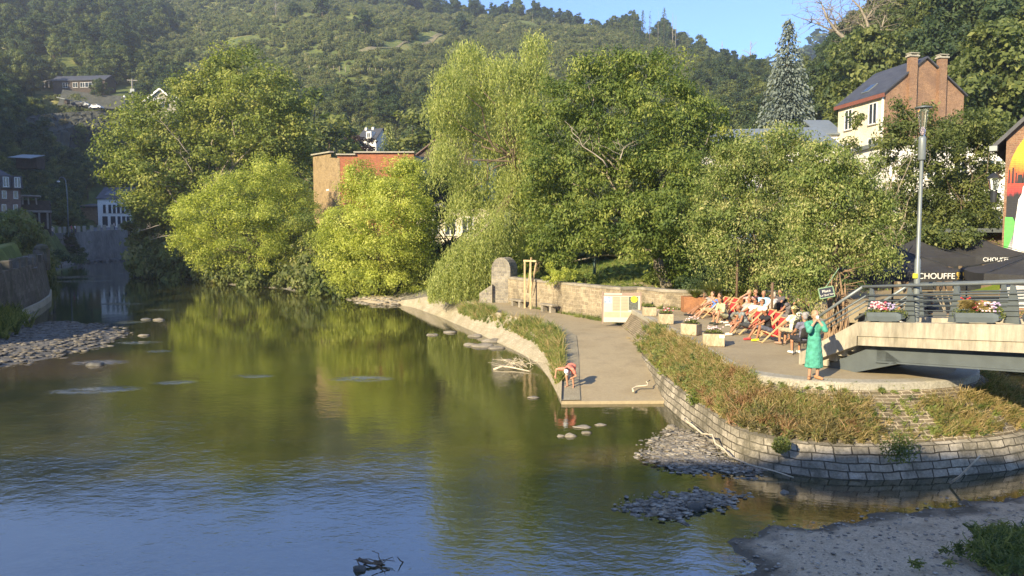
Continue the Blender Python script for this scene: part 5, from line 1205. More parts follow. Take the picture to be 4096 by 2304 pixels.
cf = thing('cafe_building', 'low dark cafe front with timber cladding behind the parasols', 'cafe', (cx0 + 4, cfy, QZ)); M['shade_wood'] = two('shade_toned_cladding', (.10, .07, .045), (.17, .125, .085), 3, .8, .3)  # dark cladding colour stands in for the shade behind the parasols
mb = MB(); mb.slab([(cx0, cfy), (cx1 + 2, cfy - 2), (cx1 + 3, cfy + 6), (cx0 + .5, cfy + 7)], QZ, QZ + 3.7); obj('wall', mb, M['shade_wood'], cf)
mb = MB(); mb.slab([(cx0 - .4, cfy - .9), (cx1 + 2.3, cfy - 2.9), (cx1 + 3, cfy + 6), (cx0, cfy + 7)], QZ + 3.704, QZ + 3.95); obj('roof', mb, M['steel'] if 'steel' in M else None, cf)
M['shopglass'] = plain('shop_glass', (.03, .035, .04), .1, 0, .3, 2, 0, .8)
for i in range(4): mb = MB(); k = (i + .5) / 4; mb.box((cx0 + (cx1 - cx0) * k, cfy - 2 * k * .85 - .03, QZ + 1.45), (1.5, .08, 2.2), math.atan2(-2, cx1 - cx0 + 2)); obj('shop_window', mb, M['shopglass'], cf)
# ------------------------------------------------------------------ cream house with brick gable
M['cream'] = two('cream_render', (.62, .55, .38), (.74, .66, .48), .8, .9, .15, .01, 12)
M['white'] = two('white_render', (.66, .64, .58), (.78, .76, .70), .8, .9, .15, .01, 12)
M['brick'] = masonry('brown_brick', (.19, .095, .052), (.30, .165, .09), (.32, .24, .16), .24, .08, .010, .01, (.16, .10, .07), .6, bs=.3)
M['redbrick'] = masonry('orange_brick', (.26, .075, .035), (.44, .145, .065), (.32, .18, .11), .26, .09, .010, .015, (.24, .10, .06), .55, bs=.3)
M['roof'] = two('dark_slate_roof', (.045, .048, .055), (.075, .078, .085), 1.2, .55, .3, .02, 16, (1, 1, 3))
M['glass'] = glassy('window_glass'); M['wframe'] = plain('white_window_frame', (.72, .71, .68), .5, 0, .05)
M['fasciared'] = plain('red_brown_fascia', (.20, .075, .05), .6)
def window(parent, c, rz, w, h, bars=1, frame=None, depth=.06):
    """frame with mullions, its panes a sub-part; c the centre on the wall face, facing -y turned by rz"""
    m = Matrix.Translation(c) @ Matrix.Rotation(rz, 4, 'Z'); fw = .07
    mb = MB()
    def bx(x, z, a, b_, d=depth, y=0.0): 
        q = m @ Vector((x, -d / 2 + y, z)); mb.box(q, (a, d, b_), rz)
    bx(-w / 2 + fw / 2, 0, fw, h); bx(w / 2 - fw / 2, 0, fw, h); bx(0, h / 2 - fw / 2, w - 2 * fw, fw); bx(0, -h / 2 + fw / 2, w - 2 * fw, fw)
    for i in range(bars): bx(-w / 2 + w * (i + 1) / (bars + 1), 0, fw * 1.3, h - 2 * fw, depth * .8)
    f = obj('window', mb, frame or M['wframe'], parent)
    mb = MB(); mb.box(m @ Vector((0, -depth * .2, 0)), (w - fw, depth * .3, h - fw), rz); obj('pane', mb, M['glass'], f)
    mb = MB(); mb.box(m @ Vector((0, -.06, -h / 2 - .05)), (w + .16, .14, .07), rz); obj('sill', mb, M['kerb'], f)
    return f
def gable_house(name, label, c, w, d, ze, zr, z0, rz, wallm, gablem, roofm, ov=.3, cat='house'):
    """front face -y (eaves side), gables at +-x; c plan centre"""
    t = thing(name, label, cat, (c[0], c[1], z0)); m = Matrix.Translation((c[0], c[1], 0)) @ Matrix.Rotation(rz, 4, 'Z')
    T = lambda x, y, z: m @ Vector((x, y, z))
    mb = MB(); mb.loft([[T(-w / 2, -d / 2, z0), T(w / 2, -d / 2, z0)], [T(-w / 2, -d / 2, ze), T(w / 2, -d / 2, ze)]]); obj('wall', mb, wallm, t); mb = MB(); mb.loft([[T(w / 2, d / 2, z0), T(-w / 2, d / 2, z0)], [T(w / 2, d / 2, ze), T(-w / 2, d / 2, ze)]])
    obj('wall', mb, wallm, t)
    for s in (1, -1):
        mb = MB(); p = [T(s * w / 2, -d / 2 * s, z0), T(s * w / 2, d / 2 * s, z0), T(s * w / 2, d / 2 * s, ze), T(s * w / 2, 0, zr), T(s * w / 2, -d / 2 * s, ze)]; mb.add(p, [(0, 1, 2, 3, 4)]); obj('gable', mb, gablem, t)
    mb = MB(); sl = (zr - ze) / (d / 2); e = ov; th = .14
    for s in (1, -1):
        a = [T(-w / 2 - e, s * (d / 2 + e), ze - sl * e), T(w / 2 + e, s * (d / 2 + e), ze - sl * e), T(w / 2 + e, 0, zr), T(-w / 2 - e, 0, zr)]; a = [q + Vector((0, 0, .05)) for q in a]
        b_ = [q + Vector((0, 0, th)) for q in a]; mb.add(a + b_, [(0, 1, 2, 3), (4, 7, 6, 5), (0, 4, 5, 1), (1, 5, 6, 2), (3, 7, 4, 0)])
    rf = obj('roof', mb, roofm, t)
    return t, rf, T
# corner between cream front and brick gable at pixel 3527
cc = at(3527, 700, 60); al_ = R(9); hw, hd = 6.2, 7.0
wv = Vector((math.sin(al_), -math.cos(al_), 0)) * hw; nrm = Vector((math.cos(al_), math.sin(al_), 0)); hrz = math.atan2(wv.y, wv.x)
ctr = Vector((cc.x, cc.y, 0)) - wv / 2 + nrm * hd / 2
ze_ = at(3527, 372, 60).z; zr_ = at(3660, 250, 61.8).z
hs, rf, T = gable_house('house', 'tall narrow cream house with brick gable and two chimneys on the right slope', (ctr.x, ctr.y), hw, hd, ze_, zr_, 5.0, hrz, M['cream'], M['brick'], M['roof'], .2)
for fx in (-.25, .28):
    for zc in (at(3480, 452, 61).z, at(3480, 592, 61).z, at(3480, 735, 61).z): window(hs, T(fx * hw, -hd / 2, zc), hrz, 1.05, 1.7, 1)
mb = MB(); mb.box(T(0, -hd / 2 - .22, ze_ - .18), (hw + .5, .14, .3), hrz); obj('fascia', mb, M['fasciared'], hs)
mb = MB(); mb.box(T(hw / 2 - .12, -hd / 2 - .06, (ze_ + 5) / 2), (.1, .1, ze_ - 5.2), hrz); obj('downpipe', mb, M['wframe'], hs)
for y_, zt2 in ((-1.25, at(3612, 235, 60.8).z), (1.35, at(3700, 250, 62).z)):
    mb = MB(); mb.box(T(hw / 2 + .10, y_, (zt2 + ze_ - 6) / 2), (.42, .64, zt2 - ze_ + 6), hrz); ch = obj('chimney', mb, M['brick'], rf)
    WL[ch.name] = WL[hs.name]; mb = MB(); mb.box(T(hw / 2 + .10, y_, zt2 + .06), (.6, .85, .12), hrz); mb.box(T(hw / 2 + .10, y_, zt2 + .28), (.55, .8, .06), hrz)
    for q in (-.3, .3): mb.box(T(hw / 2 + .1, y_ + q, zt2 + .18), (.4, .12, .15), hrz)
    o = obj('chimney_cap', mb, M['kerb'], rf)
sl = (zr_ - ze_) / (hd / 2); ang = math.atan(sl)
mb = MB(); q = T(-.05 * hw, -hd * .36, ze_ + sl * hd * .14 + .24); mb.box(q, (.95, 1.15, .06), hrz, ang); obj('skylight', mb, M['steel_lt'], rf)
mb = MB(); mb.box(q + Vector((0, 0, .035)), (.75, .95, .05), hrz, ang); obj('skylight_pane', mb, M['glass'], rf)
# long white building behind the thin trees
wbz = at(3700, 585, 58).z
wl_b = thing('white_building', 'long white rendered building half hidden behind the thin trees', 'building', (at(3560, 800, 57).x, 57, 4.5))
x0, x1 = at(3540, 800, 57).x, at(4030, 800, 57).x
mb = MB(); mb.slab([(x0, 56.5), (x1, 54.5), (x1 + 1, 62), (x0, 64)], 4.0, wbz); obj('wall', mb, M['white'], wl_b)
mb = MB(); mb.slab([(x0 - .3, 56.2), (x1 + .3, 54.2), (x1 + 1.3, 62), (x0 - .3, 64)], wbz + .004, wbz + .3); obj('roof', mb, M['steel_lt'], wl_b)
for i in range(5):
    for z in (wbz - 2.0, wbz - 5.0): window(wl_b, Vector((x0 + 1.2 + i * 1.75, 56.5 - (1.2 + i * 1.75) / (x1 - x0) * 2.0, z)), math.atan2(-2, x1 - x0), 1.0, 1.4, 1)
# low white annex left of the cream house and a grey roof
an = thing('white_annex', 'low white annex with grey roof left of the cream house', 'building', (at(3200, 800, 58).x, 58, 4.0))
mb = MB(); xa, xb = at(2880, 800, 60).x, at(3350, 800, 58).x; za = at(3000, 600, 59).z; mb.slab([(xa, 60), (xb, 58), (xb, 64), (xa, 66)], 3.6, za); obj('wall', mb, M['white'], an)
mb = MB(); a = [Vector((xa - .4, 59.6, za)), Vector((xb + .2, 57.6, za)), Vector((xb + .2, 63, za + 2.2)), Vector((xa - .4, 65, za + 2.2))]; mb.add(a + [p + Vector((0, 0, .14)) for p in a], [(0, 3, 2, 1), (4, 5, 6, 7), (0, 1, 5, 4), (1, 2, 6, 5), (2, 3, 7, 6), (3, 0, 4, 7)]); obj('roof', mb, M['steel_lt'], an)
for i in range(4): window(an, Vector((xa + 1.2 + i * 2.2, 60 - (1.2 + i * 2.2) / (xb - xa) * 2, za - 1.6)), math.atan2(-2, xb - xa), 1.0, 1.3, 1)
gr = thing('grey_roofed_house', 'grey corrugated roof seen between spruce and cream house', 'house', (at(3320, 560, 66).x, 66, 7)); q0, q1 = at(3275, 540, 66), at(3362, 540, 66); zt3 = at(3300, 478, 68).z
mb = MB(); mb.slab([(q0.x, 66), (q1.x, 66), (q1.x, 71), (q0.x, 71)], 5, q0.z); obj('wall', mb, M['white'], gr)
mb = MB(); a = [Vector((q0.x - .2, 65.7, q0.z)), Vector((q1.x + .2, 65.7, q0.z)), Vector((q1.x + .2, 69, zt3)), Vector((q0.x - .2, 69, zt3))]; mb.add(a + [p + Vector((0, 0, .1)) for p in a], [(0, 3, 2, 1), (4, 5, 6, 7), (0, 1, 5, 4), (1, 2, 6, 5), (2, 3, 7, 6), (3, 0, 4, 7)]); obj('roof', mb, M['steel_lt'], gr)
# ------------------------------------------------------------------ gable with a big painting
gw = at(4020, 700, 34); gx0 = gw.x; gx1 = gx0 + 11; gy = 34.0; gze = at(4020, 550, 34).z; gzr = gze + 5.6
gh = thing('painted_house', 'brick gable house at the right edge with a big sunset painting', 'house', (gx0 + 2, gy, QZ))
mb = MB(); mb.add([(gx0, gy, QZ - .4), (gx1, gy, QZ - .4), (gx1, gy, gze), ((gx0 + gx1) / 2, gy, gzr), (gx0, gy, gze)], [(0, 1, 2, 3, 4)]); mb.add([(gx0, gy + 12, QZ - .4), (gx0, gy, QZ - .4), (gx0, gy, gze), (gx0, gy + 12, gze)], [(0, 1, 2, 3)])
obj('wall', mb, M['brick'], gh)
mb = MB()
for s, x in ((-1, gx0), (1, gx1)):
    e = Vector((x + s * .5, gy - .35, gze - .55)); r_ = Vector(((gx0 + gx1) / 2, gy - .35, gzr + .12)); a = [e, r_, r_ + Vector((0, 12.5, 0)), e + Vector((0, 12.5, 0))]; mb.add(a + [p + Vector((0, 0, .22)) for p in a], [(0, 1, 2, 3), (7, 6, 5, 4), (0, 4, 5, 1), (1, 5, 6, 2), (2, 6, 7, 3), (3, 7, 4, 0)])
obj('roof', mb, M['roof'], gh)
mb = MB(); mb.box((gx0 - .45, gy - .3, gze - .5), (.3, .5, .22)); obj('gutter_end', mb, M['steel_lt'], gh)
mp_, nt, b = _mat('mural_paint')                                     # bands of paint that run down into each other
g = N(nt, 'ShaderNodeTexCoord'); sp = N(nt, 'ShaderNodeSeparateXYZ'); nt.links.new(g.outputs['Generated'], sp.inputs[0])
mpp = N(nt, 'ShaderNodeMapping'); nt.links.new(g.outputs['Object'], mpp.inputs[0]); mpp.inputs['Scale'].default_value = (5, 1, .5); n_ = noise(nt, mpp.outputs[0], 1.2, 4, .7)
ad = N(nt, 'ShaderNodeMath', operation='MULTIPLY_ADD'); nt.links.new(n_.outputs[0], ad.inputs[0]); ad.inputs[1].default_value = .10; nt.links.new(sp.outputs['Z'], ad.inputs[2])
r = ramp(nt, [(.10, (.50, .50, .48)), (.36, (.36, .36, .36)), (.46, (.03, .03, .033)), (.615, (.025, .025, .028)), (.64, (.50, .05, .045)), (.72, (.62, .10, .04)), (.80, (.72, .42, .04)), (1.0, (.80, .58, .03))]); nt.links.new(ad.outputs[0], r.inputs[0])
br = N(nt, 'ShaderNodeTexBrick'); nt.links.new(coords(nt, 'UV'), br.inputs['Vector']); br.inputs['Scale'].default_value = 1; br.inputs['Brick Width'].default_value = .24; br.inputs['Row Height'].default_value = .085; br.inputs['Mortar Size'].default_value = .008; br.inputs['Color1'].default_value = (1, 1, 1, 1); br.inputs['Color2'].default_value = (.9, .9, .9, 1); br.inputs['Mortar'].default_value = (.62, .6, .58, 1)
nt.links.new(mixc(nt, 1, r.outputs[0], br.outputs[0], 'MULTIPLY'), b.inputs['Base Color']); b.inputs['Roughness'].default_value = .8
mz0, mz1 = QZ + .3, at(4096, 512, 34).z + .9; mxl = gx0 + .12; mcx = gx0 + 3.4; rad = 3.3
mb = MB(); zc = mz1 - rad * .95; outl = [(mxl, mz0), (mcx * 2 - mxl, mz0)] + [(mcx + rad * math.cos(t), zc + rad * .95 * math.sin(t)) for t in np.linspace(0, math.pi, 22)]
f_ = [Vector((x, gy - .012, z)) for x, z in outl]; mb.add(f_, [tuple(range(len(f_)))]); obj('mural', mb, mp_, gh)
def flat(parent, name, pts, y, m):
    mb = MB(); f = [Vector((x, y, z)) for x, z in pts]; n = len(f); mb.add(f + [p + Vector((0, .006, 0)) for p in f], [tuple(range(n)), tuple(range(n, 2 * n))[::-1]] + [(i, n + i, n + (i + 1) % n, (i + 1) % n) for i in range(n)]); return obj(name, mb, m, parent)
def mz(y): return at(4060, y, 34).z
def mx_(x): return at(x, 800, 34).x
flat(gh, 'mural_white_figure', [(mx_(4050), mz(1010)), (mx_(4056), mz(900)), (mx_(4064), mz(800)), (mx_(4074), mz(778)), (mx_(4077), mz(750)), (mx_(4086), mz(737)), (mx_(4094), mz(752)), (mx_(4098), mz(780)), (mx_(4112), mz(800)), (mx_(4122), mz(900)), (mx_(4128), mz(1010))], gy - .026, M['white'])
M['mgreen'] = plain('green_paint', (.10, .45, .08), .7); M['mblack'] = plain('black_paint', (.022, .022, .024), .7)
flat(gh, 'mural_green_patch', [(mx_(4022), mz(990)), (mx_(4036), mz(992)), (mx_(4050), mz(940)), (mx_(4056), mz(890)), (mx_(4048), mz(870)), (mx_(4022), mz(868))], gy - .022, M['mgreen'])
for i, (x, w_, h) in enumerate([(4030, 3, 680), (4042, 4, 672), (4053, 3, 692), (4066, 10, 700), (4085, 12, 690)]):
    flat(gh, 'mural_black_spire', [(mx_(x - w_), mz(735)), (mx_(x + w_), mz(735)), (mx_(x + w_ * .7), mz(h)), (mx_(x - w_ * .7), mz(h))], gy - .020, M['mblack'])
wlp = at(4000, 725, 33); t = thing('wall_lamp', 'hanging street lantern beside the painted gable', 'street lamp', (wlp.x, 33.4, wlp.z - .6))
mb = MB(); mb.lathe((wlp.x, 33.4, wlp.z - .35), [(.14, 0), (.17, .1), (.26, .5)], 8); obj('lantern', mb, M['lglass'], t); mb = MB(); mb.lathe((wlp.x, 33.4, wlp.z + .16), [(.30, 0), (.30, .05), (.1, .22)], 8); mb.tube([(wlp.x, 33.4, wlp.z + .3), (wlp.x + .6, 33.9, wlp.z + .5)], .03, 5); mb.lathe((wlp.x, 33.4, wlp.z - .9), [(.12, 0), (.14, .5)], 8); obj('hood', mb, M['darkm'], t)
pvt = Matrix.Translation((gx0, gy, 0)) @ Matrix.Rotation(R(-37), 4, 'Z') @ Matrix.Translation((-gx0, -gy, 0))
for o in gh.children:
    off = WL[gh.name]; o.data.transform(Matrix.Translation(-off) @ pvt @ Matrix.Translation(off))
# place sign on the root-tangled tree
sg = at(3306, 1170, 21.9); t = thing('place_sign', 'tilted dark blue sign with green frame on the root-tangled trunk', 'sign', sg)
rzs = R(-14); tl = R(-13)
def sgm(x, y, z): return sg + (Matrix.Rotation(rzs, 3, 'Z') @ Matrix.Rotation(tl, 3, 'Y') @ Vector((x, y, z)))
mb = MB(); a = [sgm(x, y, z) for y in (-.02, .02) for x, z in ((-.185, -.135), (.185, -.135), (.185, .135), (-.185, .135))]; mb.add(a, [(0, 1, 2, 3), (7, 6, 5, 4), (0, 4, 5, 1), (1, 5, 6, 2), (2, 6, 7, 3), (3, 7, 4, 0)]); obj('panel', mb, plain('sign_navy', (.03, .035, .055), .5), t)
M['sgreen'] = plain('sign_green_frame', (.22, .34, .20), .5)
mb = MB()
for p_, q_ in (((-.2, -.15), (.2, -.15)), ((.2, -.15), (.2, .15)), ((.2, .15), (-.2, .15)), ((-.2, .15), (-.2, -.15))): mb.tube([sgm(p_[0], -.01, p_[1]), sgm(q_[0], -.01, q_[1])], .018, 6)
obj('sign_frame', mb, M['sgreen'], t)
re_ = (Matrix.Rotation(rzs, 3, 'Z') @ Matrix.Rotation(tl, 3, 'Y') @ Matrix.Rotation(R(90), 3, 'X')).to_euler()
text_obj('lettering', 'Place', .115, M['letter'], t, sgm(0, -.026, .045), re_, .002); text_obj('lettering', 'Le Quai Son', .075, M['letter'], t, sgm(0, -.026, -.065), re_, .002)
mb = MB(); mb.tube([sgm(0, 0, .15), WL[tb.name] + Vector((0, 0, 2.6))], .015, 5); obj('hanger', mb, M['sgreen'], t)
# ------------------------------------------------------------------ left bank: old quay walls, road ramp, houses
nw = [gd(-420, 1440), gd(-200, 1385), gd(0, 1302), gd(100, 1262), gd(165, 1232), gd(204, 1203), gd(207, 1178)]
nwt = [at(-420, 1140, nw[0].y - .4), at(-200, 1120, nw[1].y - .4), at(0, 1092, nw[2].y), at(75, 1076, nw[3].y), at(130, 1062, nw[4].y + 1), at(160, 1053, nw[5].y), at(176, 1042, nw[6].y + 1.5)]
B2, T2 = resample(nw, 40), resample(nwt, 40)
for p in T2: p.z = 3.2
t = thing('old_quay_wall', 'old dark stone wall with low plinth on the near left bank', 'quay wall', (nw[3].x, nw[3].y, 0))
mb = MB(); inn = [p + Vector((-1.2, .6, 0)) for p in T2]
mb.loft([[a.lerp(b, .06) + Vector((0, 0, -.2)) for a, b in zip(B2, T2)], T2, inn, [Vector((p.x, p.y, 1)) for p in inn]]); obj('wall', mb, M['oldwall'], t)
mb = MB(); mb.loft([[p + Vector((.1, -.1, -.5)) for p in B2], [p + Vector((.05, -.05, .45)) for p in B2], [a.lerp(b, .1) + Vector((-.25, .15, .18)) for a, b in zip(B2, T2)]]); obj('plinth', mb, M['kerb'], t)
rr = np.random.default_rng(101)
for i in range(3, 39, 3):                                                 # ragged merlons of rough stone
    mb = MB(); a, b = T2[i], T2[i + 1]; d = b - a; w_ = .85; q = a + d * .5; h = .55 + .3 * rr.random()
    mb.box(q + Vector((-.3, .1, h / 2 - .1)), (w_, .6, h), math.atan2(d.y, d.x), rr.normal() * .05, rr.normal() * .05); obj('merlon', mb, M['oldwall'], t, bevel=.06)
mb = MB(); q = T2[-1]; mb.box(q + Vector((-.2, 0, -.1)), (1.1, 1.1, 1.9), .3); mb.ball(q + Vector((-.2, 0, .95)), (.6, .6, .45), 10, 6); obj('end_pier', mb, M['oldwall'], t)
# sloping lane up to the upper quay
pl = [at(-60, 1090, 50), at(70, 1066, 62), at(62, 1004, 100), at(60, 990, 118)]; prr = [at(150, 1072, 56), at(148, 1056, 64), at(108, 1000, 104), at(80, 982, 120)]
mb = MB(); rows = []
for a, b in zip(resample(pl, 14), resample(prr, 14)): rows.append([a.lerp(b, k / 4) for k in range(5)])
mb.loft(rows); lane = tag(obj('lane', mb, M['road']), kind='structure')
# far quay wall with merlons
fq = [gd(118, 1095), gd(180, 1078), gd(300, 1058), gd(420, 1043), gd(512, 1032)]
fq = [Vector((at(x, 1000, y).x, y, 0)) for x, y in ((112, 133), (180, 140), (300, 150), (420, 159), (512, 166))]
zt4 = [at(112, 944, 133).z, at(180, 936, 140).z, at(300, 929, 150).z, at(420, 922, 159).z, at(512, 917, 166).z]
fqr = resample(fq, 60); 
def zq(p): return float(np.interp(p.y, [q.y for q in fq], zt4))
t = thing('far_quay_wall', 'long shaded grey quay wall with a row of merlons across the river', 'quay wall', (fq[2].x, fq[2].y, 0))
mb = MB(); mb.loft([[p + Vector((.8, -.3, -1)) for p in fqr], [Vector((p.x, p.y, zq(p))) for p in fqr], [Vector((p.x - 1, p.y + .5, zq(p))) for p in fqr], [Vector((p.x - 1, p.y + .5, -1)) for p in fqr]]); obj('wall', mb, M['farwall'], t)
for i in range(1, 16):
    s_ = (i / 16.0); p = fqr[int(s_ * 59)]; q = fqr[min(int(s_ * 59) + 1, 59)]; d = q - p
    mb = MB(); mb.box(Vector((p.x - .3, p.y + .2, zq(p) + .55)), (.85, .3, 1.25), math.atan2(d.y, d.x)); obj('merlon', mb, M['kerb'], t, bevel=.08)
# rocky strip and bushes along its foot
rr = np.random.default_rng(131); V, Fs = [], []
for i in range(60):
    p = fqr[i]; q = p + Vector((1.2 + 2.6 * rr.random(), -1.0 + rr.normal() * .6, .05)); s_ = .35 + .7 * rr.random(); mb = MB(); mb.ball(q, (s_, s_ * .8, s_ * .45), 7, 5)
    V.append(np.array([tuple(v + Vector((rr.normal(), rr.normal(), rr.normal())) * s_ * .09) for v in mb.v])); Fs.append(mb)
mbs = MB()
for v, m_ in zip(V, Fs): mbs.add([Vector(q) for q in v], m_.f)
tag(obj('shore_rocks', mbs, M['slate'], None), 'dark rocks strung along the foot of the far quay wall', 'rocks', None, 'stuff')
# upper quay street behind it
mb = MB(); a = [Vector((p.x - .9, p.y, zq(p) - .3)) for p in fqr[::4]] + [Vector((-88, 175, 7.2)), Vector((-92, 200, 7.2))]; b = [p + Vector((-22, 8, 0)) for p in a]
mb.loft([a, b]); street = tag(obj('quay_street', mb, M['road']), kind='structure')
mb = MB(); mb.loft([[Vector((p.x - .9, p.y, zq(p) - .3)) for p in fqr[:8:3]] , [Vector((p.x - 30, p.y - 20, zq(p) - .3)) for p in fqr[:8:3]]]); tag(obj('quay_yard', mb, M['road']), kind='structure')
# mansard house at the left edge
M['dbrick'] = masonry('dark_brown_brick', (.17, .105, .085), (.23, .145, .115), (.2, .16, .13), .25, .08, .01, .01, (.09, .06, .05), .5, bs=.3)
hc = at(88, 900, 122); mw, md = 15.0, 10.0
mh = thing('mansard_house', 'dark brown brick house with slate mansard roof at the left edge', 'house', (hc.x - mw / 2, 122 + md / 2, 5.5))
ze5, zr5, zt5 = at(88, 752, 122).z, at(60, 705, 122).z, at(40, 683, 126).z; hx0, hx1 = hc.x - mw, hc.x
mb = MB(); mb.slab([(hx0, 122), (hx1, 122), (hx1, 132), (hx0, 132)], 4, ze5); obj('wall', mb, M['dbrick'], mh)
mb = MB(); o_ = [(hx0 - .4, 121.6), (hx1 + .4, 121.6), (hx1 + .4, 132.4), (hx0 - .4, 132.4)]; i_ = [(hx0 + .9, 122.9), (hx1 - .9, 122.9), (hx1 - .9, 131.1), (hx0 + .9, 131.1)]; k_ = [(hx0 + 4, 126.5), (hx1 - 4, 126.5), (hx1 - 4, 127.5), (hx0 + 4, 127.5)]
vs = [(x, y, ze5 + .004) for x, y in o_] + [(x, y, ze5 + .35) for x, y in o_] + [(x, y, zr5) for x, y in i_] + [(x, y, zt5 + 1) for x, y in k_]
mb.add(vs, [(0, 3, 2, 1)] + [(q * 4 + i, q * 4 + (i + 1) % 4, q * 4 + 4 + (i + 1) % 4, q * 4 + 4 + i) for q in range(3) for i in range(4)] + [(12, 13, 14, 15)]); rf2 = obj('roof', mb, M['roof'], mh)
for px in (-30, 28, 66):
    for py, hh in ((780, 1.25), (837, 1.45)): window(mh, at(px, py, 121.99), 0, .62, hh, 0)
    mb = MB(); mb.box(at(px + 8, 898, 121.96), (.95, .08, 1.9)); obj('door', mb, M['wframe'], mh)
    mb = MB(); q = at(px, 730, 121.7); mb.box(q + Vector((0, .5, 0)), (1.3, 1.4, 2.1)); obj('dormer', mb, M['roof'], mh); window(mh, q + Vector((0, -.21, 0)), 0, .8, 1.6, 1)
mb = MB(); mb.box(at(10, 700, 124.2) + Vector((0, 0, .5)), (1.6, .1, 1.6), 0, R(-50)); obj('skylight', mb, M['steel_lt'], rf2)
swing(mh, (hx1, 122, 0), R(36))
# balcony house
bh = thing('balcony_house', 'low dark house with open timber balcony beside the mansard house', 'house', (at(145, 900, 136).x, 136, 5.5)); x0, x1 = at(92, 900, 134).x, at(200, 900, 134).x
M['timber'] = two('dark_timber', (.05, .04, .03), (.09, .07, .055), 2); M['post'] = two('grey_post', (.24, .22, .19), (.32, .30, .26), 2)
z = lambda y: at(100, y, 134).z
mb = MB(); mb.slab([(x0, 137), (x1, 137), (x1, 144), (x0, 144)], 4, z(800)); obj('wall', mb, M['timber'], bh)
mb = MB(); mb.box(((x0 + x1) / 2 - .8, 135.5, z(785)), (x1 - x0 - 1.0, 4.4, .25)); obj('roof', mb, M['post'], bh)
mb = MB(); mb.box(((x0 + x1) / 2 + .3, 135.4, z(846)), (x1 - x0, 3.4, .35)); obj('balcony', mb, M['post'], bh)
mb = MB(); mb.box(((x0 + x1) / 2 + .3, 133.75, z(831)), (x1 - x0, .08, 1.0)); obj('balustrade', mb, M['timber'], bh)
for px in (112, 136, 165, 193): mb = MB(); mb.beam((at(px, 900, 134).x, 133.9, z(915)), (at(px, 900, 134).x, 133.9, z(785 if px < 120 else 850)), .28, .28); obj('post', mb, M['post'], bh)
for px in (134, 160): mb = MB(); mb.beam((at(px, 900, 134).x, 133.9, z(845)), (at(px - 4, 900, 134).x, 133.9, z(790)), .22, .22); obj('brace', mb, M['post'], bh)
swing(bh, (x1, 134, 0), R(30))
# white house
wh, rf3, T3 = gable_house('white_house', 'white two-storey house with slate roof at the river bend', (at(460, 900, 180).x, 184), 7.8, 9, at(460, 795, 180).z, at(430, 752, 184).z, 5.5, R(4), M['white'], M['timber'], M['roof'], .3)
whx = lambda px: (px - 459) * 180 / F
zw = lambda y: at(460, y, 180).z
for px in (420, 441, 458, 474, 491, 508): window(wh, T3(whx(px), -4.52, zw(836)), R(4), .62, 2.0, 0, M['darkm'])
for px, w_ in ((421, 1.2), (452, 1.1), (475, .7), (493, .7), (510, .7)): window(wh, T3(whx(px), -4.52, zw(884)), R(4), w_, 2.2, 0, M['darkm'])
for px in (425, 447): mb = MB(); q = T3(whx(px), -2.6, zw(778) + .35); mb.box(q, (1.3, 1.8, .08), R(4), math.atan2(at(430, 752, 184).z - at(460, 795, 180).z, 4.5)); obj('skylight', mb, M['glass'], rf3)
sx = thing('garden_shed', 'low brown wooden outbuilding left of the white house', 'shed', (at(362, 900, 184).x, 184, 6.5)); mb = MB(); mb.box((at(362, 900, 184).x, 186, zw(860)), (4.2, 5, zw(820) - zw(900))); obj('wall', mb, M['wood_cafe'], sx); mb = MB(); mb.box((at(362, 900, 184).x, 185.8, zw(818)), (4.8, 6, .25), 0, R(8)); obj('roof', mb, M['roof'], sx)
# curved lamp on the quay
q = at(272, 905, 140); lt = thing('curved_street_lamp', 'tall street lamp with swan-neck arm on the far quay', 'street lamp', (q.x, 140, zq(Vector((0, 140, 0)))))
mb = MB(); q2 = lambda x, y: at(x, y, 140); mb.tube([Vector((q.x, 140, 5)), q2(270, 800), q2(265, 740), q2(262, 722), q2(255, 711), q2(246, 708), q2(238, 712), q2(235, 722)], [.11, .10, .09, .08, .07, .06, .06, .06], 7); obj('pole', mb, M['steel_lt'], lt, True)
mb = MB(); mb.ball(q2(234, 726), (.3, .25, .16), 8, 5); obj('lamp_head', mb, M['wframe'], lt)
# white sign board, railing and hedge behind the near old wall
q = at(40, 1062, 55); t = thing('white_flag_banner', 'leaning white banner above the near old wall', 'banner', (q.x, 55, 3.1)); mb = MB(); f_ = [at(28, 1046, 55), at(44, 1036, 55), at(46, 1082, 55), at(40, 1080, 55)]; mb.add(f_ + [p + Vector((0, .04, 0)) for p in f_], [(0, 1, 2, 3), (7, 6, 5, 4), (0, 4, 5, 1), (1, 5, 6, 2), (2, 6, 7, 3), (3, 7, 4, 0)]); obj('cloth', mb, M['wframe'], t); mb = MB(); mb.tube([at(48, 1036, 55), at(48, 1090, 55)], .03, 5); obj('pole', mb, M['steel_lt'], t)
t = thing('terrace_frame', 'grey metal terrace frame beside the sloping lane', 'frame', at(20, 1000, 90)); mb = MB()
for a, b in (((0, 953), (28, 952)), ((28, 952), (28, 985)), ((22, 953), (22, 985)), ((0, 992), (55, 993)), ((55, 993), (56, 1012))): mb.tube([at(*a, 90), at(*b, 90)], .09, 5)
obj('frame', mb, M['post'], t)
r1 = np.random.default_rng(102)
big_tree('hedge', 'dark clipped hedge beside the sloping lane', 86, [(20, 1015, 30, 18), (50, 1020, 18, 18), (-15, 1015, 30, 20), (30, 1035, 32, 14)], at(25, 1050, 86), L_MID, r1, 3, .6, 20, .35, tr=.1, cat='hedge')
big_tree('hedge', 'dark garden hedge in front of the mansard house', 104, [(-20, 960, 40, 30), (15, 965, 30, 26), (45, 975, 24, 22), (0, 990, 40, 22)], at(20, 1000, 104), L_DARK, r1, 2.6, .7, 20, .4, tr=.1, cat='hedge')
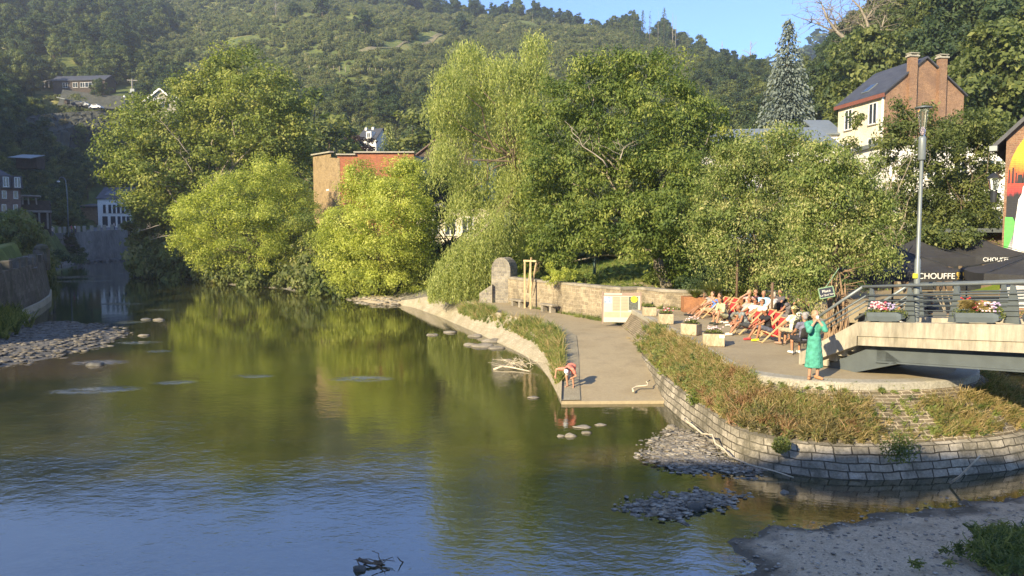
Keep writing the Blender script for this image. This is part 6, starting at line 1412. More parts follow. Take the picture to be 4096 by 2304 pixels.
big_tree('riverside_shrub', 'dark shrub at the foot of the far quay wall, larger one', 118, [(240, 1030, 35, 24), (280, 1035, 30, 16), (215, 1040, 24, 16)], Vector((at(245, 1050, 118).x, 118, .2)), L_DARK, r1, 1.5, .8, 20, .5, tr=.1, cat='shrub')
big_tree('riverside_shrub', 'small dark shrub at the foot of the far quay wall', 130, [(330, 1030, 24, 20), (310, 1036, 16, 12)], Vector((at(328, 1042, 130).x, 130, .2)), L_DARK, r1, 1.5, .8, 20, .5, tr=.1, cat='shrub')
# gable house, long cottage, retaining wall, pole, cars up the slope
ck = at(420, 355, 266); ct, rf4, T4 = gable_house('dark_cottage', 'long low dark timber cottage high on the left slope', (ck.x - 9.3, 270), 19.5, 6, at(350, 322, 268).z, at(350, 305, 270).z, at(350, 366, 268).z - 3, R(-6), M['timber'], M['timber'], M['roof'], .5)
for px in (295, 337, 368, 392, 430): window(ct, T4((px - 352) * 268 / F, -3.05, at(350, 340, 267).z), R(-6), 1.9 if px != 392 else 2.8, 1.7, 1)
mb = MB(); a, b = T4(-13.5, 0, at(350, 326, 268).z), T4(-9.5, 0, at(350, 318, 268).z); mb.beam(a, b, 6.5, .2); obj('porch_roof', mb, M['post'], ct)
for xx in (-13, -11.4): mb = MB(); mb.beam(T4(xx, -2.8, at(350, 350, 268).z), T4(xx, -2.8, at(350, 326, 268).z), .2, .2); obj('porch_post', mb, M['post'], ct)
gh2, rf5, T5 = gable_house('gabled_house', 'white-edged gable of a house above the ash tree on the left', (at(636, 400, 232).x, 236), 6, 9.5, at(636, 402, 232).z, at(636, 360, 232).z, at(636, 460, 232).z, R(90), M['kerb'], M['kerb'], M['roof'], .5)
mb = MB(); z0_, z1_ = at(636, 402, 232).z, at(636, 358, 232).z
for s in (-1, 1): mb.beam(T5(3.6, s * 5.2, z0_ - .4), T5(3.6, 0, z1_ + .3), .25, .5)
for s in (-1, 1): mb.beam(T5(-3.6, s * 5.2, z0_ - .4), T5(-3.6, 0, z1_ + .3), .25, .5)
obj('bargeboard', mb, M['wframe'], gh2)
for s in (-1.2, 1.2): window(gh2, T5(-3.05, s, z0_ + .3), R(180), 1.2, 1.6, 1) if False else window(gh2, Vector((at(636 + s * 8, 400, 232).x, 231.4, z0_ - .2)), 0, 1.2, 1.6, 1)
M['reta'] = two('retaining_wall_rock', (.05, .055, .04), (.10, .10, .08), .25, .95, .8, .2, 2.0)
rw = [at(80, 470, 232), at(180, 455, 232), at(330, 445, 236), at(420, 440, 240)]; rwb = [at(90, 560, 224), at(200, 555, 224), at(330, 520, 230), at(430, 500, 236)]
mb = MB(); A1, B1 = resample(rwb, 40), resample(rw, 40); rr = np.random.default_rng(103); rows = [[a.lerp(b, k / 9) + Vector((rr.normal() * .4, rr.normal() * .5, 0)) for a, b in zip(A1, B1)] for k in range(10)]; rows[0] = [p + Vector((0, 0, -5)) for p in rows[0]]; rows.append([p + Vector((0, 4, .2)) for p in B1])
mb.loft(rows); tag(obj('retaining_wall', mb, M['reta'], None), 'dark rocky retaining wall below the upper road on the left slope', 'retaining wall')
wall2 = [at(245, 405, 252), at(500, 425, 252)]
mb = MB(); mb.loft([[at(230, 420, 250), at(330, 425, 250), at(500, 440, 250)], [at(250, 358, 258), at(340, 370, 258), at(500, 385, 258)]]); tag(obj('garden_wall', mb, M['reta'], None), 'shaded grey garden wall below the long dark cottage', 'garden wall')
ep = at(531, 440, 240); t = thing('electricity_pole', 'wooden electricity pole with crossarm and transformer on the left slope', 'utility pole', ep)
mb = MB(); mb.tube([ep + Vector((0, 0, -3)), at(528, 316, 240)], .22, 7); obj('pole', mb, M['post'], t); mb = MB(); mb.beam(at(508, 320, 240), at(550, 322, 240), .2, .22); obj('crossarm', mb, M['post'], t); mb = MB(); mb.box(at(531, 363, 239.6), (1.3, .8, 1.1)); mb.box(at(531, 371, 239.6), (1.9, .5, .12)); obj('transformer', mb, M['steel_lt'], t)
for px in (512, 520, 536, 545): mb = MB(); mb.tube([at(px, 322, 240), at(px, 330, 240)], .07, 5); obj('insulator', mb, M['darkm'], t)
lq = at(498, 425, 240); t = thing('globe_lamp', 'small white street lamp left of the electricity pole', 'street lamp', lq); mb = MB(); mb.tube([lq + Vector((0, 0, -2)), at(498, 390, 240)], .08, 5); obj('pole', mb, M['steel'], t); mb = MB(); mb.ball(at(498, 387, 240), .42, 8, 6); obj('globe', mb, M['wframe'], t)
M['carw'] = plain('white_car_paint', (.72, .72, .72), .3, 0, .04); M['card'] = plain('dark_car_paint', (.05, .055, .065), .3, 0, .1); M['carg'] = plain('grey_car_paint', (.30, .32, .34), .3, .3, .08); M['tyre'] = plain('tyre_rubber', (.02, .02, .02), .8)
def car(px, py, Y, rz, m, label):
    q = at(px, py, Y); t = thing('parked_car', label, 'car', q, rz, 'cars parked on the upper road')
    mb = MB(); mb.loft([[Vector((x, s * .82, z)) for x, z in ((-2.1, .35), (-2.15, .75), (-1.9, .95), (-1.3, 1.02), (-.8, 1.42), (.6, 1.45), (1.25, 1.0), (2.0, .85), (2.1, .4))] for s in (-1, -.6, .6, 1)], False)
    for s in (-.82, .82): mb.add([Vector((x, s, z)) for x, z in ((-2.1, .35), (-2.15, .75), (-1.9, .95), (-1.3, 1.02), (-.8, 1.42), (.6, 1.45), (1.25, 1.0), (2.0, .85), (2.1, .4))], [tuple(range(9))])
    obj('body', mb, m, t, local=True)
    for x in (-1.3, 1.35):
        for s in (-.82, .82): mb = MB(); mb.tube([(x, s - .1, .32), (x, s + .1, .32)], .32, 10); obj('wheel', mb, M['tyre'], t, local=True)
    mb = MB(); mb.add([(-.75, -.835, 1.05), (.95, -.835, 1.05), (.5, -.835, 1.36), (-.7, -.835, 1.36)], [(0, 1, 2, 3)]); mb.add([(.7, -.6, 1.47), (1.27, -.7, 1.06), (1.27, .7, 1.06), (.7, .6, 1.47)], [(0, 1, 2, 3)]); obj('car_window', mb, M['glass'], t, local=True)
car(385, 437, 238, R(-8), M['carw'], 'white car parked at the right end of the upper road'); car(338, 428, 238, R(-8), M['carg'], 'grey car parked next to the white car on the upper road'); car(315, 424, 238, R(-8), M['card'], 'dark car parked on the upper road, left of the grey one')
cp = at(255, 405, 236); t = thing('carport', 'pale flat carport roof on the upper road', 'carport', cp); mb = MB(); mb.box(at(258, 396, 236), (3.0, 3, .2), R(-10), 0, R(12)); obj('roof', mb, M['steel_lt'], t); mb = MB(); mb.box(at(268, 408, 236), (.9, 1.5, 1.2)); obj('wall', mb, M['timber'], t)
sh = at(105, 640, 170); t = thing('grey_roof_cabin', 'cabin with pale grey mono-pitch roof among trees above the mansard house', 'cabin', sh); mb = MB(); mb.box(sh + Vector((0, 1.5, -.5)), (4.6, 3, 2.6)); obj('wall', mb, M['timber'], t); mb = MB(); mb.box(at(106, 626, 169.5), (5.6, 4.4, .15), R(-8), R(14), R(3)); obj('roof', mb, M['steel_lt'], t)
# ------------------------------------------------------------------ buildings behind the willows
bb = at(1350, 640, 84); z0_ = 1.5; bzt = at(1350, 621, 84).z; bzt2 = at(1450, 612, 84).z
bt = thing('brick_building', 'flat-topped orange brick building behind the willow bushes with a rubble side', 'building', (bb.x, 84, 2))
xr = at(1655, 640, 84).x; xm = at(1420, 640, 84).x; xl = at(1252, 640, 92).x
mb = MB(); mb.slab([(bb.x, 84), (xm, 84), (xm, 95), (bb.x, 95)], z0_, bzt); mb.slab([(xm + .002, 84), (xr, 84), (xr, 95), (xm + .002, 95)], z0_, bzt2); obj('wall', mb, M['redbrick'], bt)
M['rubble2'] = two('tan_roughcast', (.17, .12, .06), (.33, .24, .13), 1.0, .95, .9, .06, 5, c3=(.25, .18, .095), sp=(.45, 1.45))
mb = MB(); mb.loft([[Vector((xl, 92, z0_)), Vector((bb.x - .004, 83.97, z0_)), Vector((bb.x + .25, 83.96, z0_))], [Vector((xl, 92, at(1252, 628, 92).z)), Vector((bb.x - .004, 83.97, bzt - .3)), Vector((bb.x + .25, 83.96, bzt - .3))]]); mb.loft([[Vector((xl, 92, bzt)), Vector((bb.x - 1.2, 86, bzt))], [Vector((xl, 92, at(1252, 625, 92).z + .1)), Vector((bb.x - 1.2, 86, bzt + .5))]]); obj('side_wall', mb, M['rubble2'], bt)
mb = MB(); mb.box(((bb.x + xm) / 2, 83.95, bzt + .08), (xm - bb.x + .2, .5, .15)); mb.box(((xm + xr) / 2, 83.95, bzt2 + .08), (xr - xm + .2, .5, .15)); mb.beam((xl, 91.9, at(1252, 627, 92).z + .2), (bb.x - 1.0, 85.6, bzt + .55), .5, .16); obj('coping', mb, M['kerb'], bt)
mb = MB(); mb.slab([(xr + .004, 84.5), (at(1700, 640, 85).x, 86), (at(1700, 640, 85).x, 95), (xr + .004, 95)], z0_, bzt2 - .25); obj('render_side', mb, M['steel_lt'], bt)
mb = MB(); mb.box(at(1313, 760, 87.2), (1.0, .2, .2), R(-60)); obj('stone_sill', mb, M['white'], bt)
dh, rf6, T6 = gable_house('dormer_house', 'white house with grey roof and dormer among trees in the middle distance', (at(1485, 560, 190).x, 193), 5.6, 5, at(1480, 553, 190).z, at(1480, 518, 193).z, at(1480, 600, 190).z - 3, R(-28), M['white'], M['white'], M['roof'], .35)
mb = MB(); q = T6(.9, -2.0, at(1480, 541, 190).z); mb.box(q, (1.6, 2, 1.9), R(-28)); obj('dormer', mb, M['white'], dh); window(dh, q + Vector((-.47, -.9, 0)), R(-28), 1.0, 1.2, 1)
for px in (-1.6, .3): window(dh, T6(px, -2.55, at(1480, 572, 190).z), R(-28), .9, 1.4, 1)
for px in (-2.2, 0): mb = MB(); mb.box(T6(px, 0, at(1480, 516, 193).z), (.6, .6, .9), R(-28)); obj('chimney', mb, M['white'], dh)
bq = at(1770, 560, 92); rb_, rf7, T7 = gable_house('brown_roofed_house', 'house with brown tiled roof glimpsed behind the weeping willow', (bq.x + 1.5, 96), 6, 8, at(1770, 612, 92).z, at(1770, 545, 94).z, 2.5, R(62), M['white'], M['timber'], two('brown_tiles', (.12, .085, .07), (.19, .135, .11), 2, .8, .4, .03, 14), .4)
wq = at(1810, 905, 78); wl2 = thing('shuttered_house', 'pale house wall with white shutters glimpsed under the weeping willow', 'house', (wq.x, 78, 3)); mb = MB(); mb.slab([(wq.x - 4, 78), (wq.x + 5, 77), (wq.x + 6, 84), (wq.x - 3, 85)], 2, at(1810, 830, 78).z); obj('wall', mb, M['cream'], wl2); mb = MB(); mb.slab([(wq.x - 4.3, 77.6), (wq.x + 5.3, 76.6), (wq.x + 6.3, 84), (wq.x - 3.3, 85)], at(1810, 830, 78).z + .004, at(1810, 815, 78).z); obj('roof', mb, M['roof'], wl2)
for dx2 in (-2, -.2, 1.6): window(wl2, Vector((wq.x + dx2, 78 - (dx2 + 4) / 9 - .02, wq.z)), R(-6), 1.2, 1.9, 1)
# ------------------------------------------------------------------ unseen house rows added behind and left of the camera, sized to shade the banks
NTH = ('first', 'second', 'third', 'fourth', 'fifth', 'last')
for i, (x, w_, h, y) in enumerate([(-44, 13, 20.5, -14), (-31, 12, 19.6, -14), (-19, 11.5, 20.4, -14), (-7, 12, 19.8, -14), (5, 11, 20.2, -14)]):
    gable_house('shade_town_house', 'tall unseen town house added behind the bridge for its shade, %s from the left bank' % NTH[i], (x, y - 5), w_, 10, h - 4, h, .5, 0, (M['cream'], M['brick'], M['white'], M['dbrick'], M['cream'])[i], M['brick'], M['roof'], .3)
for i, (y, w_, h) in enumerate([(-4, 12, 22), (9, 12, 21), (22, 11.5, 19.5), (34.5, 12, 17)]):
    gable_house('shade_quayside_house', 'unseen quayside house added outside the frame to shade the left bank, %s from the bridge' % NTH[i], (-54, y), w_, 11, h - 4, h, 2, R(90), (M['white'], M['dbrick'], M['cream'], M['brick'])[i], M['brick'], M['roof'], .3)
# ------------------------------------------------------------------ things on the quay and the path
# stone benches
def onwall(px, d=.45):
    best = min(fr, key=lambda p: abs(CX + F * p.x / p.y - px)); i = fr.index(best); t_ = fr[min(i + 1, len(fr) - 1)] - fr[max(i - 1, 0)]; n = Vector((-t_.y, t_.x, 0)).normalized(); return best - n * d, math.atan2(t_.y, t_.x)
for px, lab in ((2100, 'stone bench against the parapet wall, the one nearer the pier'), (2222, 'stone bench against the parapet wall, the one nearer the slipway')):
    q, a = onwall(px); t_ = q; bench_q = q
    t = thing('stone_bench', lab, 'bench', (q.x, q.y, 1.06), a)
    mb = MB(); mb.box((0, 0, .44), (1.4, .42, .11)); obj('seat', mb, M['cope'], t, local=True, bevel=.02)
    for s in (-.42, .42): mb = MB(); mb.box((s, 0, .17), (.2, .34, .43)); obj('support', mb, M['cope'], t, local=True, bevel=.015)
# wooden frame with leaning boards
M['pine'] = two('pale_pine', (.45, .33, .18), (.58, .44, .25), 3, .7, .2, .01, 20, (1, 1, .2))
q, a = onwall(2128, .55); t = thing('timber_frame', 'tall pale timber frame standing against the parapet wall', 'wooden frame', (q.x, q.y, 1.05))
w2 = Vector((math.cos(a), math.sin(a), 0))
for s in (-.02, .62): mb = MB(); mb.beam(q + w2 * s + Vector((0, 0, 1.0)), q + w2 * s + Vector((0, 0, 1.05 + 2.8)), .10, .10); obj('post', mb, M['pine'], t)
mb = MB(); mb.beam(q + w2 * -.1 + Vector((0, .0, 3.9)), q + w2 * 1.3 + Vector((0, .5, 3.9)), .08, .10); obj('top_beam', mb, M['pine'], t)
for e, (a0, b0) in enumerate((((.35, 2.0), (.75, 4.1)), ((.65, 2.0), (1.3, 3.8)))): mb = MB(); mb.beam(q + w2 * a0[0] + Vector((0, .5, a0[1])), q + w2 * b0[0] + Vector((0, .5, b0[1])), .07, .07); obj('brace', mb, M['pine'], t)
# green lamp post on the lawn
lq = Vector((at(2378, 1105, 52).x, 52, 0)); lq.z = gz(lq.x, lq.y); t = thing('park_lamp', 'dark green park lamp post on the lawn, its lantern hidden in the walnut', 'street lamp', lq)
M['lgreen'] = plain('dark_green_paint', (.02, .06, .05), .4)
mb = MB(); mb.lathe(lq, [(.15, -.2), (.15, .1), (.10, .25), (.09, 1.1), (.06, 1.2), (.055, 3.9), (.07, 3.95)]); obj('pole', mb, M['lgreen'], t, True); mb = MB(); mb.lathe(lq + Vector((0, 0, 3.95)), [(.1, 0), (.2, .4), (.22, .42), (.05, .6)]); obj('lantern', mb, M['lglass'], t)
# sandy path across the lawn and a bench in the walnut's shade
mb = MB(); a_ = [at(2240 + 55 * i, 1131 + 1.5 * i + (3 if i > 5 else 0), 47 - .3 * i) for i in range(12)]; rows = []
for w_ in (-.6, .6): rows.append([Vector((p.x, p.y + w_ * .9, gz(p.x, p.y + w_ * .9) + .05)) for p in a_])
mb.loft(rows); tag(obj('lawn_path', mb, two('sandy_path', (.40, .32, .20), (.52, .43, .28), 1, .9, .2)), kind='structure')
# information board on the wall
ip, ia = onwall(2600, .05); ia = R(-4)
ip = Vector((at(2562, 1210, 35.9).x, 35.75, 0)); wb0 = 0; t = thing('information_board', 'large beige information board with yellow disc on the parapet wall', 'information board', (ip.x, ip.y, 1.2))
bx = Matrix.Translation((ip.x, ip.y, 0)) @ Matrix.Rotation(R(-8), 4, 'Z'); ib = lambda x, z, y=0: bx @ Vector((x, y, z)); sc_ = 1 / 83.5
def bpx(px, py, y=0): return ib((px - 2562) * sc_ - .88, at(2560, py, 35.75).z, y)
def brect(name, x0, x1, y0, y1, m, y):
    mb = MB(); f = [bpx(x0, y1, y), bpx(x1, y1, y), bpx(x1, y0, y), bpx(x0, y0, y)]; g = [p + Vector((0, .012, 0)) for p in f]; mb.add(f + g, [(0, 1, 2, 3), (7, 6, 5, 4), (0, 4, 5, 1), (1, 5, 6, 2), (2, 6, 7, 3), (3, 7, 4, 0)]); return obj(name, mb, m, t)
M['bbrown'] = plain('board_brown', (.30, .22, .17), .5, 0, .1); M['bbeige'] = plain('board_beige', (.44, .35, .24), .5, 0, .05); M['bwhite'] = plain('board_white', (.55, .50, .40), .5, 0, .04); M['bblue'] = plain('board_photo_blue', (.30, .38, .52), .5, 0, .5, 9); M['bdark'] = plain('board_photo_dark', (.10, .11, .09), .5, 0, .5, 9); M['byel'] = plain('board_yellow', (.75, .68, .04), .5, 0, .05)
DX = 72
brect('panel', 2485, 2632, 1172, 1290, M['bwhite'], -.05); brect('header', 2485, 2632, 1171, 1184, M['bbrown'], -.058)
for x0, x1, y0, y1, m in ((2523, 2553, 1187, 1246, 'bbeige'), (2556, 2585, 1187, 1246, 'bbeige'), (2490, 2553, 1249, 1270, 'bbeige'), (2556, 2620, 1249, 1270, 'bbeige')): brect('text_block', x0, x1, y0, y1, M[m], -.056)
for x0, x1, y0, y1, m in ((2489, 2519, 1187, 1214, 'bblue'), (2587, 2624, 1187, 1240, 'bdark'), (2489, 2519, 1218, 1243, 'bwhite')): brect('photograph', x0, x1, y0, y1, M[m], -.056)
for k in range(9): brect('text_line', 2525, 2551, 1190 + k * 6, 1191.5 + k * 6, M['bbrown'], -.060); brect('text_line', 2558, 2583, 1190 + k * 6, 1191.5 + k * 6, M['bbrown'], -.060)
brect('heading', 2490, 2560, 1174, 1180, M['bwhite'], -.064)
mb = MB(); n = 20; f = [bpx(2608 + 13 * math.cos(i / n * 6.283), 1197 + 13 * math.sin(i / n * 6.283), -.075) for i in range(n)]; mb.add(f + [p + Vector((0, .012, 0)) for p in f], [tuple(range(n)), tuple(range(n, 2 * n))[::-1]] + [(i, (i + 1) % n, n + (i + 1) % n, n + i) for i in range(n)]); obj('yellow_disc', mb, M['byel'], t)
mb = MB()
for px in (2483, 2634): mb.beam(bpx(px, 1296, -.05), bpx(px, 1168, -.05), .06, .06)
obj('board_frame', mb, M['bbrown'], t)
# stone flower troughs along the quay edge
M['trough'] = two('lichen_stone', (.36, .29, .18), (.48, .40, .27), 4, .95, .5, .02, 16, (1, 1, .4))
def trough(px, py, w, h, rz, label, cols, seed, sign=False):
    q = gd(px, py, QZ + .01); t = thing('flower_trough', label, 'flower trough', q, rz)
    mb = MB(); mb.slab([(-w / 2, -.25), (w / 2, -.25), (w / 2, .25), (-w / 2, .25)], 0, h); obj('trough', mb, M['trough'], t, local=True, bevel=.025)
    mb = MB(); mb.box((0, 0, h + .01), (w - .1, .4, .03)); obj('soil', mb, M['soil'], t, local=True)
    rr = np.random.default_rng(seed); n = 340; p = unit(rr.normal(size=(n, 3))) * np.array([w * .48, .24, .15]) * rr.random((n, 1)) ** .4; p[:, 2] = np.abs(p[:, 2]) + h + .01
    nn = unit(rr.normal(size=(n, 3)) + np.array([-.3, -.3, .8])); link('foliage', leafmesh('foliage', [leaf_quads(p, nn, .08, np.clip(rr.normal(.5, .25, n), 0, 1), rr, .6)]), L_WEED, t)
    for m, k in cols:
        mb = MB()
        for _ in range(k): mb.ball((rr.normal() * w * .22, rr.normal() * .1, h + .12 + .12 * rr.random()), (.026, .026, .02), 6, 4)
        obj('blossom', mb, m, t, local=True)
    if sign: mb = MB(); mb.box((w * .36, -.263, h - .07), (.16, .012, .10)); obj('white_tag', mb, M['wframe'], t, local=True)
trough(2597, 1262, .58, .38, R(-2), 'stone flower trough with dry leaves, the farthest of four along the quay edge', [], 1)
trough(2662, 1294, .58, .40, R(-4), 'stone flower trough with pink and white blossoms, second from the information board', [(M['fpink'], 7), (M['fwhite'], 10)], 2)
trough(2765, 1338, .60, .40, R(-38), 'stone flower trough set at an angle, weeds at its foot', [(M['fwhite'], 16)], 3)
trough(2853, 1382, .68, .40, R(-12), 'stone flower trough with white flowers and a small white tag, nearest to the camera', [(M['fwhite'], 26)], 4, True)
# rusty planter at the back of the terrace, with grasses
M['rust'] = two('rusty_steel', (.22, .095, .045), (.32, .15, .07), 1.5, .8, .25, c3=(.17, .08, .045))
q0 = gd(2732, 1248, QZ); q1 = Vector((at(3120, 1240, 33.6).x, 33.6, QZ)); t = thing('rusty_planter', 'long rust-brown steel planter with grasses closing the back of the terrace', 'planter', q0)
ph = .72; mb = MB(); mb.slab([(q0.x, q0.y - .2), (q1.x, q1.y - .2), (q1.x, q1.y + .5), (q0.x, q0.y + .5)], QZ, QZ + ph); obj('planter_box', mb, M['rust'], t, bevel=.02)
def grass_tuft(name, parent, c, h, r, n, m, rng, w=.012, z0=0.0):
    V, Fq, T = [], [], []; o = 0
    for _ in range(n):
        d = unit(rng.normal(size=(1, 3)) * np.array([1, 1, .2]))[0]; hh = h * (.55 + .6 * rng.random()); s0 = r * .25 * rng.random(); tt = np.clip(rng.normal(.5, .25), 0, 1)
        q = [np.array(c) + d * np.array([1, 1, 0]) * (s0 + r * t_ ** 1.6) + np.array([0, 0, hh * t_ * (1 - .25 * t_)]) for t_ in (0, .4, .75, 1)]; sd = np.array([d[1], -d[0], 0.0]); sd /= max(np.linalg.norm(sd), 1e-6)
        for i in range(3): wa, wb_ = w * (1 - i / 3.2), w * (1 - (i + 1) / 3.2); V += [q[i] - sd * wa, q[i] + sd * wa, q[i + 1] + sd * wb_, q[i + 1] - sd * wb_]; Fq.append([o, o + 1, o + 2, o + 3]); T += [tt] * 4; o += 4
    me = npmesh(bpy.data.meshes.new(name), np.array(V), np.array(Fq), {'tint': np.array(T)}); ob = link(name, me, m, parent); off = WL.get(parent.name) if parent else None
    if off is not None: me.transform(Matrix.Translation(-off))
    return ob
rr = np.random.default_rng(110)
for px, hh, w_ in ((2780, .5, .5), (2845, .95, .7), (2910, .45, .5), (2960, .7, .6), (3010, .6, .5)):
    grass_tuft('ornamental_grass', t, Vector((at(px, 1200, 34.4).x, 34.3, QZ + ph)), hh, w_, 420, L_WEED if hh < .9 else L_MID, rr, .014)
# thin brown posts
M['brownpost'] = plain('brown_post', (.13, .085, .05), .7, 0, .2, 5)
for px, py, Y, top_, lab in ((2945, 1252, 33, 985, 'thin tall brown post behind the deckchairs at the rear'), (3086, 1290, 29, 1130, 'brown wooden post among the seated people')):
    q = Vector((at(px, py, Y).x, Y, QZ)); o = MB(); o.tube([q, Vector((q.x, Y, at(px, top_, Y).z))], .055, 8); tag(obj('brown_post', o, M['brownpost'], None, True), lab, 'post')
# deckchairs
M['beech'] = two('beech_wood', (.50, .36, .18), (.62, .46, .25), 3, .6, .2, .01, 20); M['redcan'] = plain('red_canvas', (.62, .035, .035), .8, 0, .12, 4)
DK = []
def deckchair(px, py, rz, label, sc=1.0):
    """faces local +y; foot point at the pixel"""
    q = gd(px, py, QZ); t = thing('deckchair', label, 'deckchair', q, rz, 'red deckchairs facing the evening sun'); t.scale = (sc, sc, sc)
    fr1 = ((.62, .03), (-.42, .98)); fr2 = ((.42, .42), (-.62, .03))
    mb = MB()
    for s in (-.28, .28): mb.beam((s, fr1[0][0], fr1[0][1]), (s, fr1[1][0], fr1[1][1]), .035, .05)
    mb.beam((-.28, -.40, .96), (.28, -.40, .96), .035, .035); mb.beam((-.28, .60, .05), (.28, .60, .05), .03, .03); obj('back_frame', mb, M['beech'], t, local=True)
    mb = MB()
    for s in (-.24, .24): mb.beam((s, fr2[0][0], fr2[0][1]), (s, fr2[1][0], fr2[1][1]), .035, .05)
    mb.beam((-.24, .41, .43), (.24, .41, .43), .035, .035); mb.beam((-.24, -.60, .05), (.24, -.60, .05), .03, .03); obj('seat_frame', mb, M['beech'], t, local=True)
    mb = MB()
    for s in (-.32, .32): mb.beam((s, -.18, .76), (s, -.38, .20), .03, .03)
    obj('support', mb, M['beech'], t, local=True)
    rows = []
    for y, z in ((.41, .46), (.30, .33), (.15, .24), (0, .24), (-.12, .33), (-.26, .60), (-.40, .985)): rows.append([Vector((x, y, z - .02 * (1 - (x / .22) ** 2))) for x in (-.22, -.11, 0, .11, .22)])
    mb = MB(); mb.loft(rows, False); c_ = obj('canvas', mb, M['redcan'], t, True, local=True); sm = c_.modifiers.new('thick', 'SOLIDIFY'); sm.thickness = .006
    return t
# black chairs
def black_chair(px, py, rz, label):
    q = gd(px, py, QZ); t = thing('black_chair', label, 'chair', q, rz, 'black stacking chairs on the terrace')
    mb = MB(); mb.box((0, 0, .45), (.44, .42, .04)); obj('seat', mb, M['black'], t, local=True, bevel=.015)
    mb = MB(); rows = [[Vector((x, -.20 - .10 * k - .03 * (1 - (x / .22) ** 2), .56 + .34 * k)) for x in np.linspace(-.22, .22, 6)] for k in (0, .35, .7, 1)]; rows[-1] = [p + Vector((-p.x * .18, 0, -.03 * abs(p.x) / .22)) for p in rows[-1]]; mb.loft(rows, False); b_ = obj('backrest', mb, M['black'], t, True, local=True); sm = b_.modifiers.new('thick', 'SOLIDIFY'); sm.thickness = .03
    for sx in (-1, 1):
        mb = MB(); mb.tube([(.21 * sx, .20, 0), (.21 * sx, .18, .44)], .012, 6); obj('leg', mb, M['darkm'], t, local=True)
        mb = MB(); mb.tube([(.22 * sx, -.26, 0), (.21 * sx, -.19, .45), (.20 * sx, -.25, .85)], .012, 6); obj('leg', mb, M['darkm'], t, local=True)
    return t
# small things on the slipway
M['drift'] = two('driftwood', (.45, .38, .27), (.62, .54, .40), 4, .9, .3)
def stick(name, label, pts, r, m, cat='driftwood'):
    mb = MB(); k = len(pts); mb.tube(pts, [r * (1 - .5 * i / (k - 1)) for i in range(k)], 6); return tag(obj(name, mb, m, None, True), label, cat)
stick('driftwood_branch', 'pale bent driftwood branch lying on the slipway', [gd(2534, 1567, .26), gd(2530, 1556, .32), gd(2545, 1546, .36), gd(2575, 1543, .4), gd(2590, 1541, .42), gd(2592, 1533, .46), gd(2585, 1528, .5), gd(2600, 1521, .5)], .035, M['drift'])
stick('driftwood_branch', 'long thin pale branch lying along the foot of the quay wall', [gd(2740, 1675, .3), gd(2752, 1690, .3), gd(2770, 1700, .25), gd(2810, 1735, .3), gd(2850, 1740, .42), gd(2862, 1775, .3), gd(2895, 1795, .25), gd(2920, 1825, .2), gd(3000, 1860, .18), gd(3100, 1885, .12), gd(3175, 1910, .05)], .03, M['drift'])
stick('driftwood_branch', 'pale pole leaning against the quay wall above the water, right', [gd(3800, 1932, .05), gd(3840, 1905, .25), gd(3875, 1870, .5), gd(3922, 1822, .8)], .03, M['drift'])
stick('floating_branch', 'bare branch with twigs stranded in the water left of the slipway', [gd(1975, 1478, .02), gd(2010, 1465, .10), gd(2050, 1470, .08), gd(2118, 1485, .04)], .05, M['drift'])
mb = MB(); rr = np.random.default_rng(111); c0 = gd(2060, 1468, .05)
for _ in range(40): limb(mb, c0 + Vector((rr.normal() * .35, rr.normal() * .2, 0)), c0 + Vector((rr.normal() * .5, rr.normal() * .3, .15 + .35 * rr.random())), .012, .005, rr, 4, .2, 4)
tag(obj('twig_pile', mb, M['drift'], None), 'tangle of thin dry twigs on the stranded branch', 'twigs')
stick('floating_branch', 'broken branch poking from the blue water at the bottom', [gd(1434, 2236, .10), gd(1455, 2246, .07), gd(1480, 2252, .05), gd(1530, 2256, .02)], .035, M['bark'])
mb = MB(); c0 = gd(1500, 2262, .0)
for _ in range(9): limb(mb, c0 + Vector((rr.normal() * .2, rr.normal() * .1, 0)), c0 + Vector((rr.normal() * .35, rr.normal() * .12, .04 + .1 * rr.random())), .012, .005, rr, 4, .25, 4)
tag(obj('twig_pile', mb, M['bark'], None), 'thin twigs beside the dark boulder in the bottom water', 'twigs')
def boulder(px, py, r, label, m='slate', z=0.0, seed=1):
    rr = np.random.default_rng(seed); q = gd(px, py, z); mb = MB(); mb.ball((0, 0, 0), 1, 14, 9)
    for v in mb.v: v *= 1 + .14 * math.sin(v.x * 3 + seed) * math.cos(v.y * 2.6 + v.z * 2) + .30 * mnoise.noise(v * 1.7 + Vector((seed * 3.1, 0, 0))); v.x *= r[0]; v.y *= r[1]; v.z *= r[2]
    mb.v = [v + q for v in mb.v]; return tag(obj('boulder', mb, M[m], None, True), label, 'boulder')
boulder(1437, 2280, (.125, .09, .075), 'smooth dark oval boulder at the bottom of the picture')
boulder(2785, 2037, (.22, .15, .13), 'dark grey boulder at the edge of the gravel islet', 'slate', .0, 2)
boulder(2685, 1710, (.15, .12, .09), 'pale squared stone block at the foot of the slipway wall', 'stone', .05, 3)
boulder(2133, 1590, (.19, .12, .04), 'flat pale stone alone in the water left of the slipway', 'stone', .02, 4)
boulder(3138, 1972, (.09, .07, .06), 'small grey stone in the shallow water below the quay', 'stone', .0, 5)
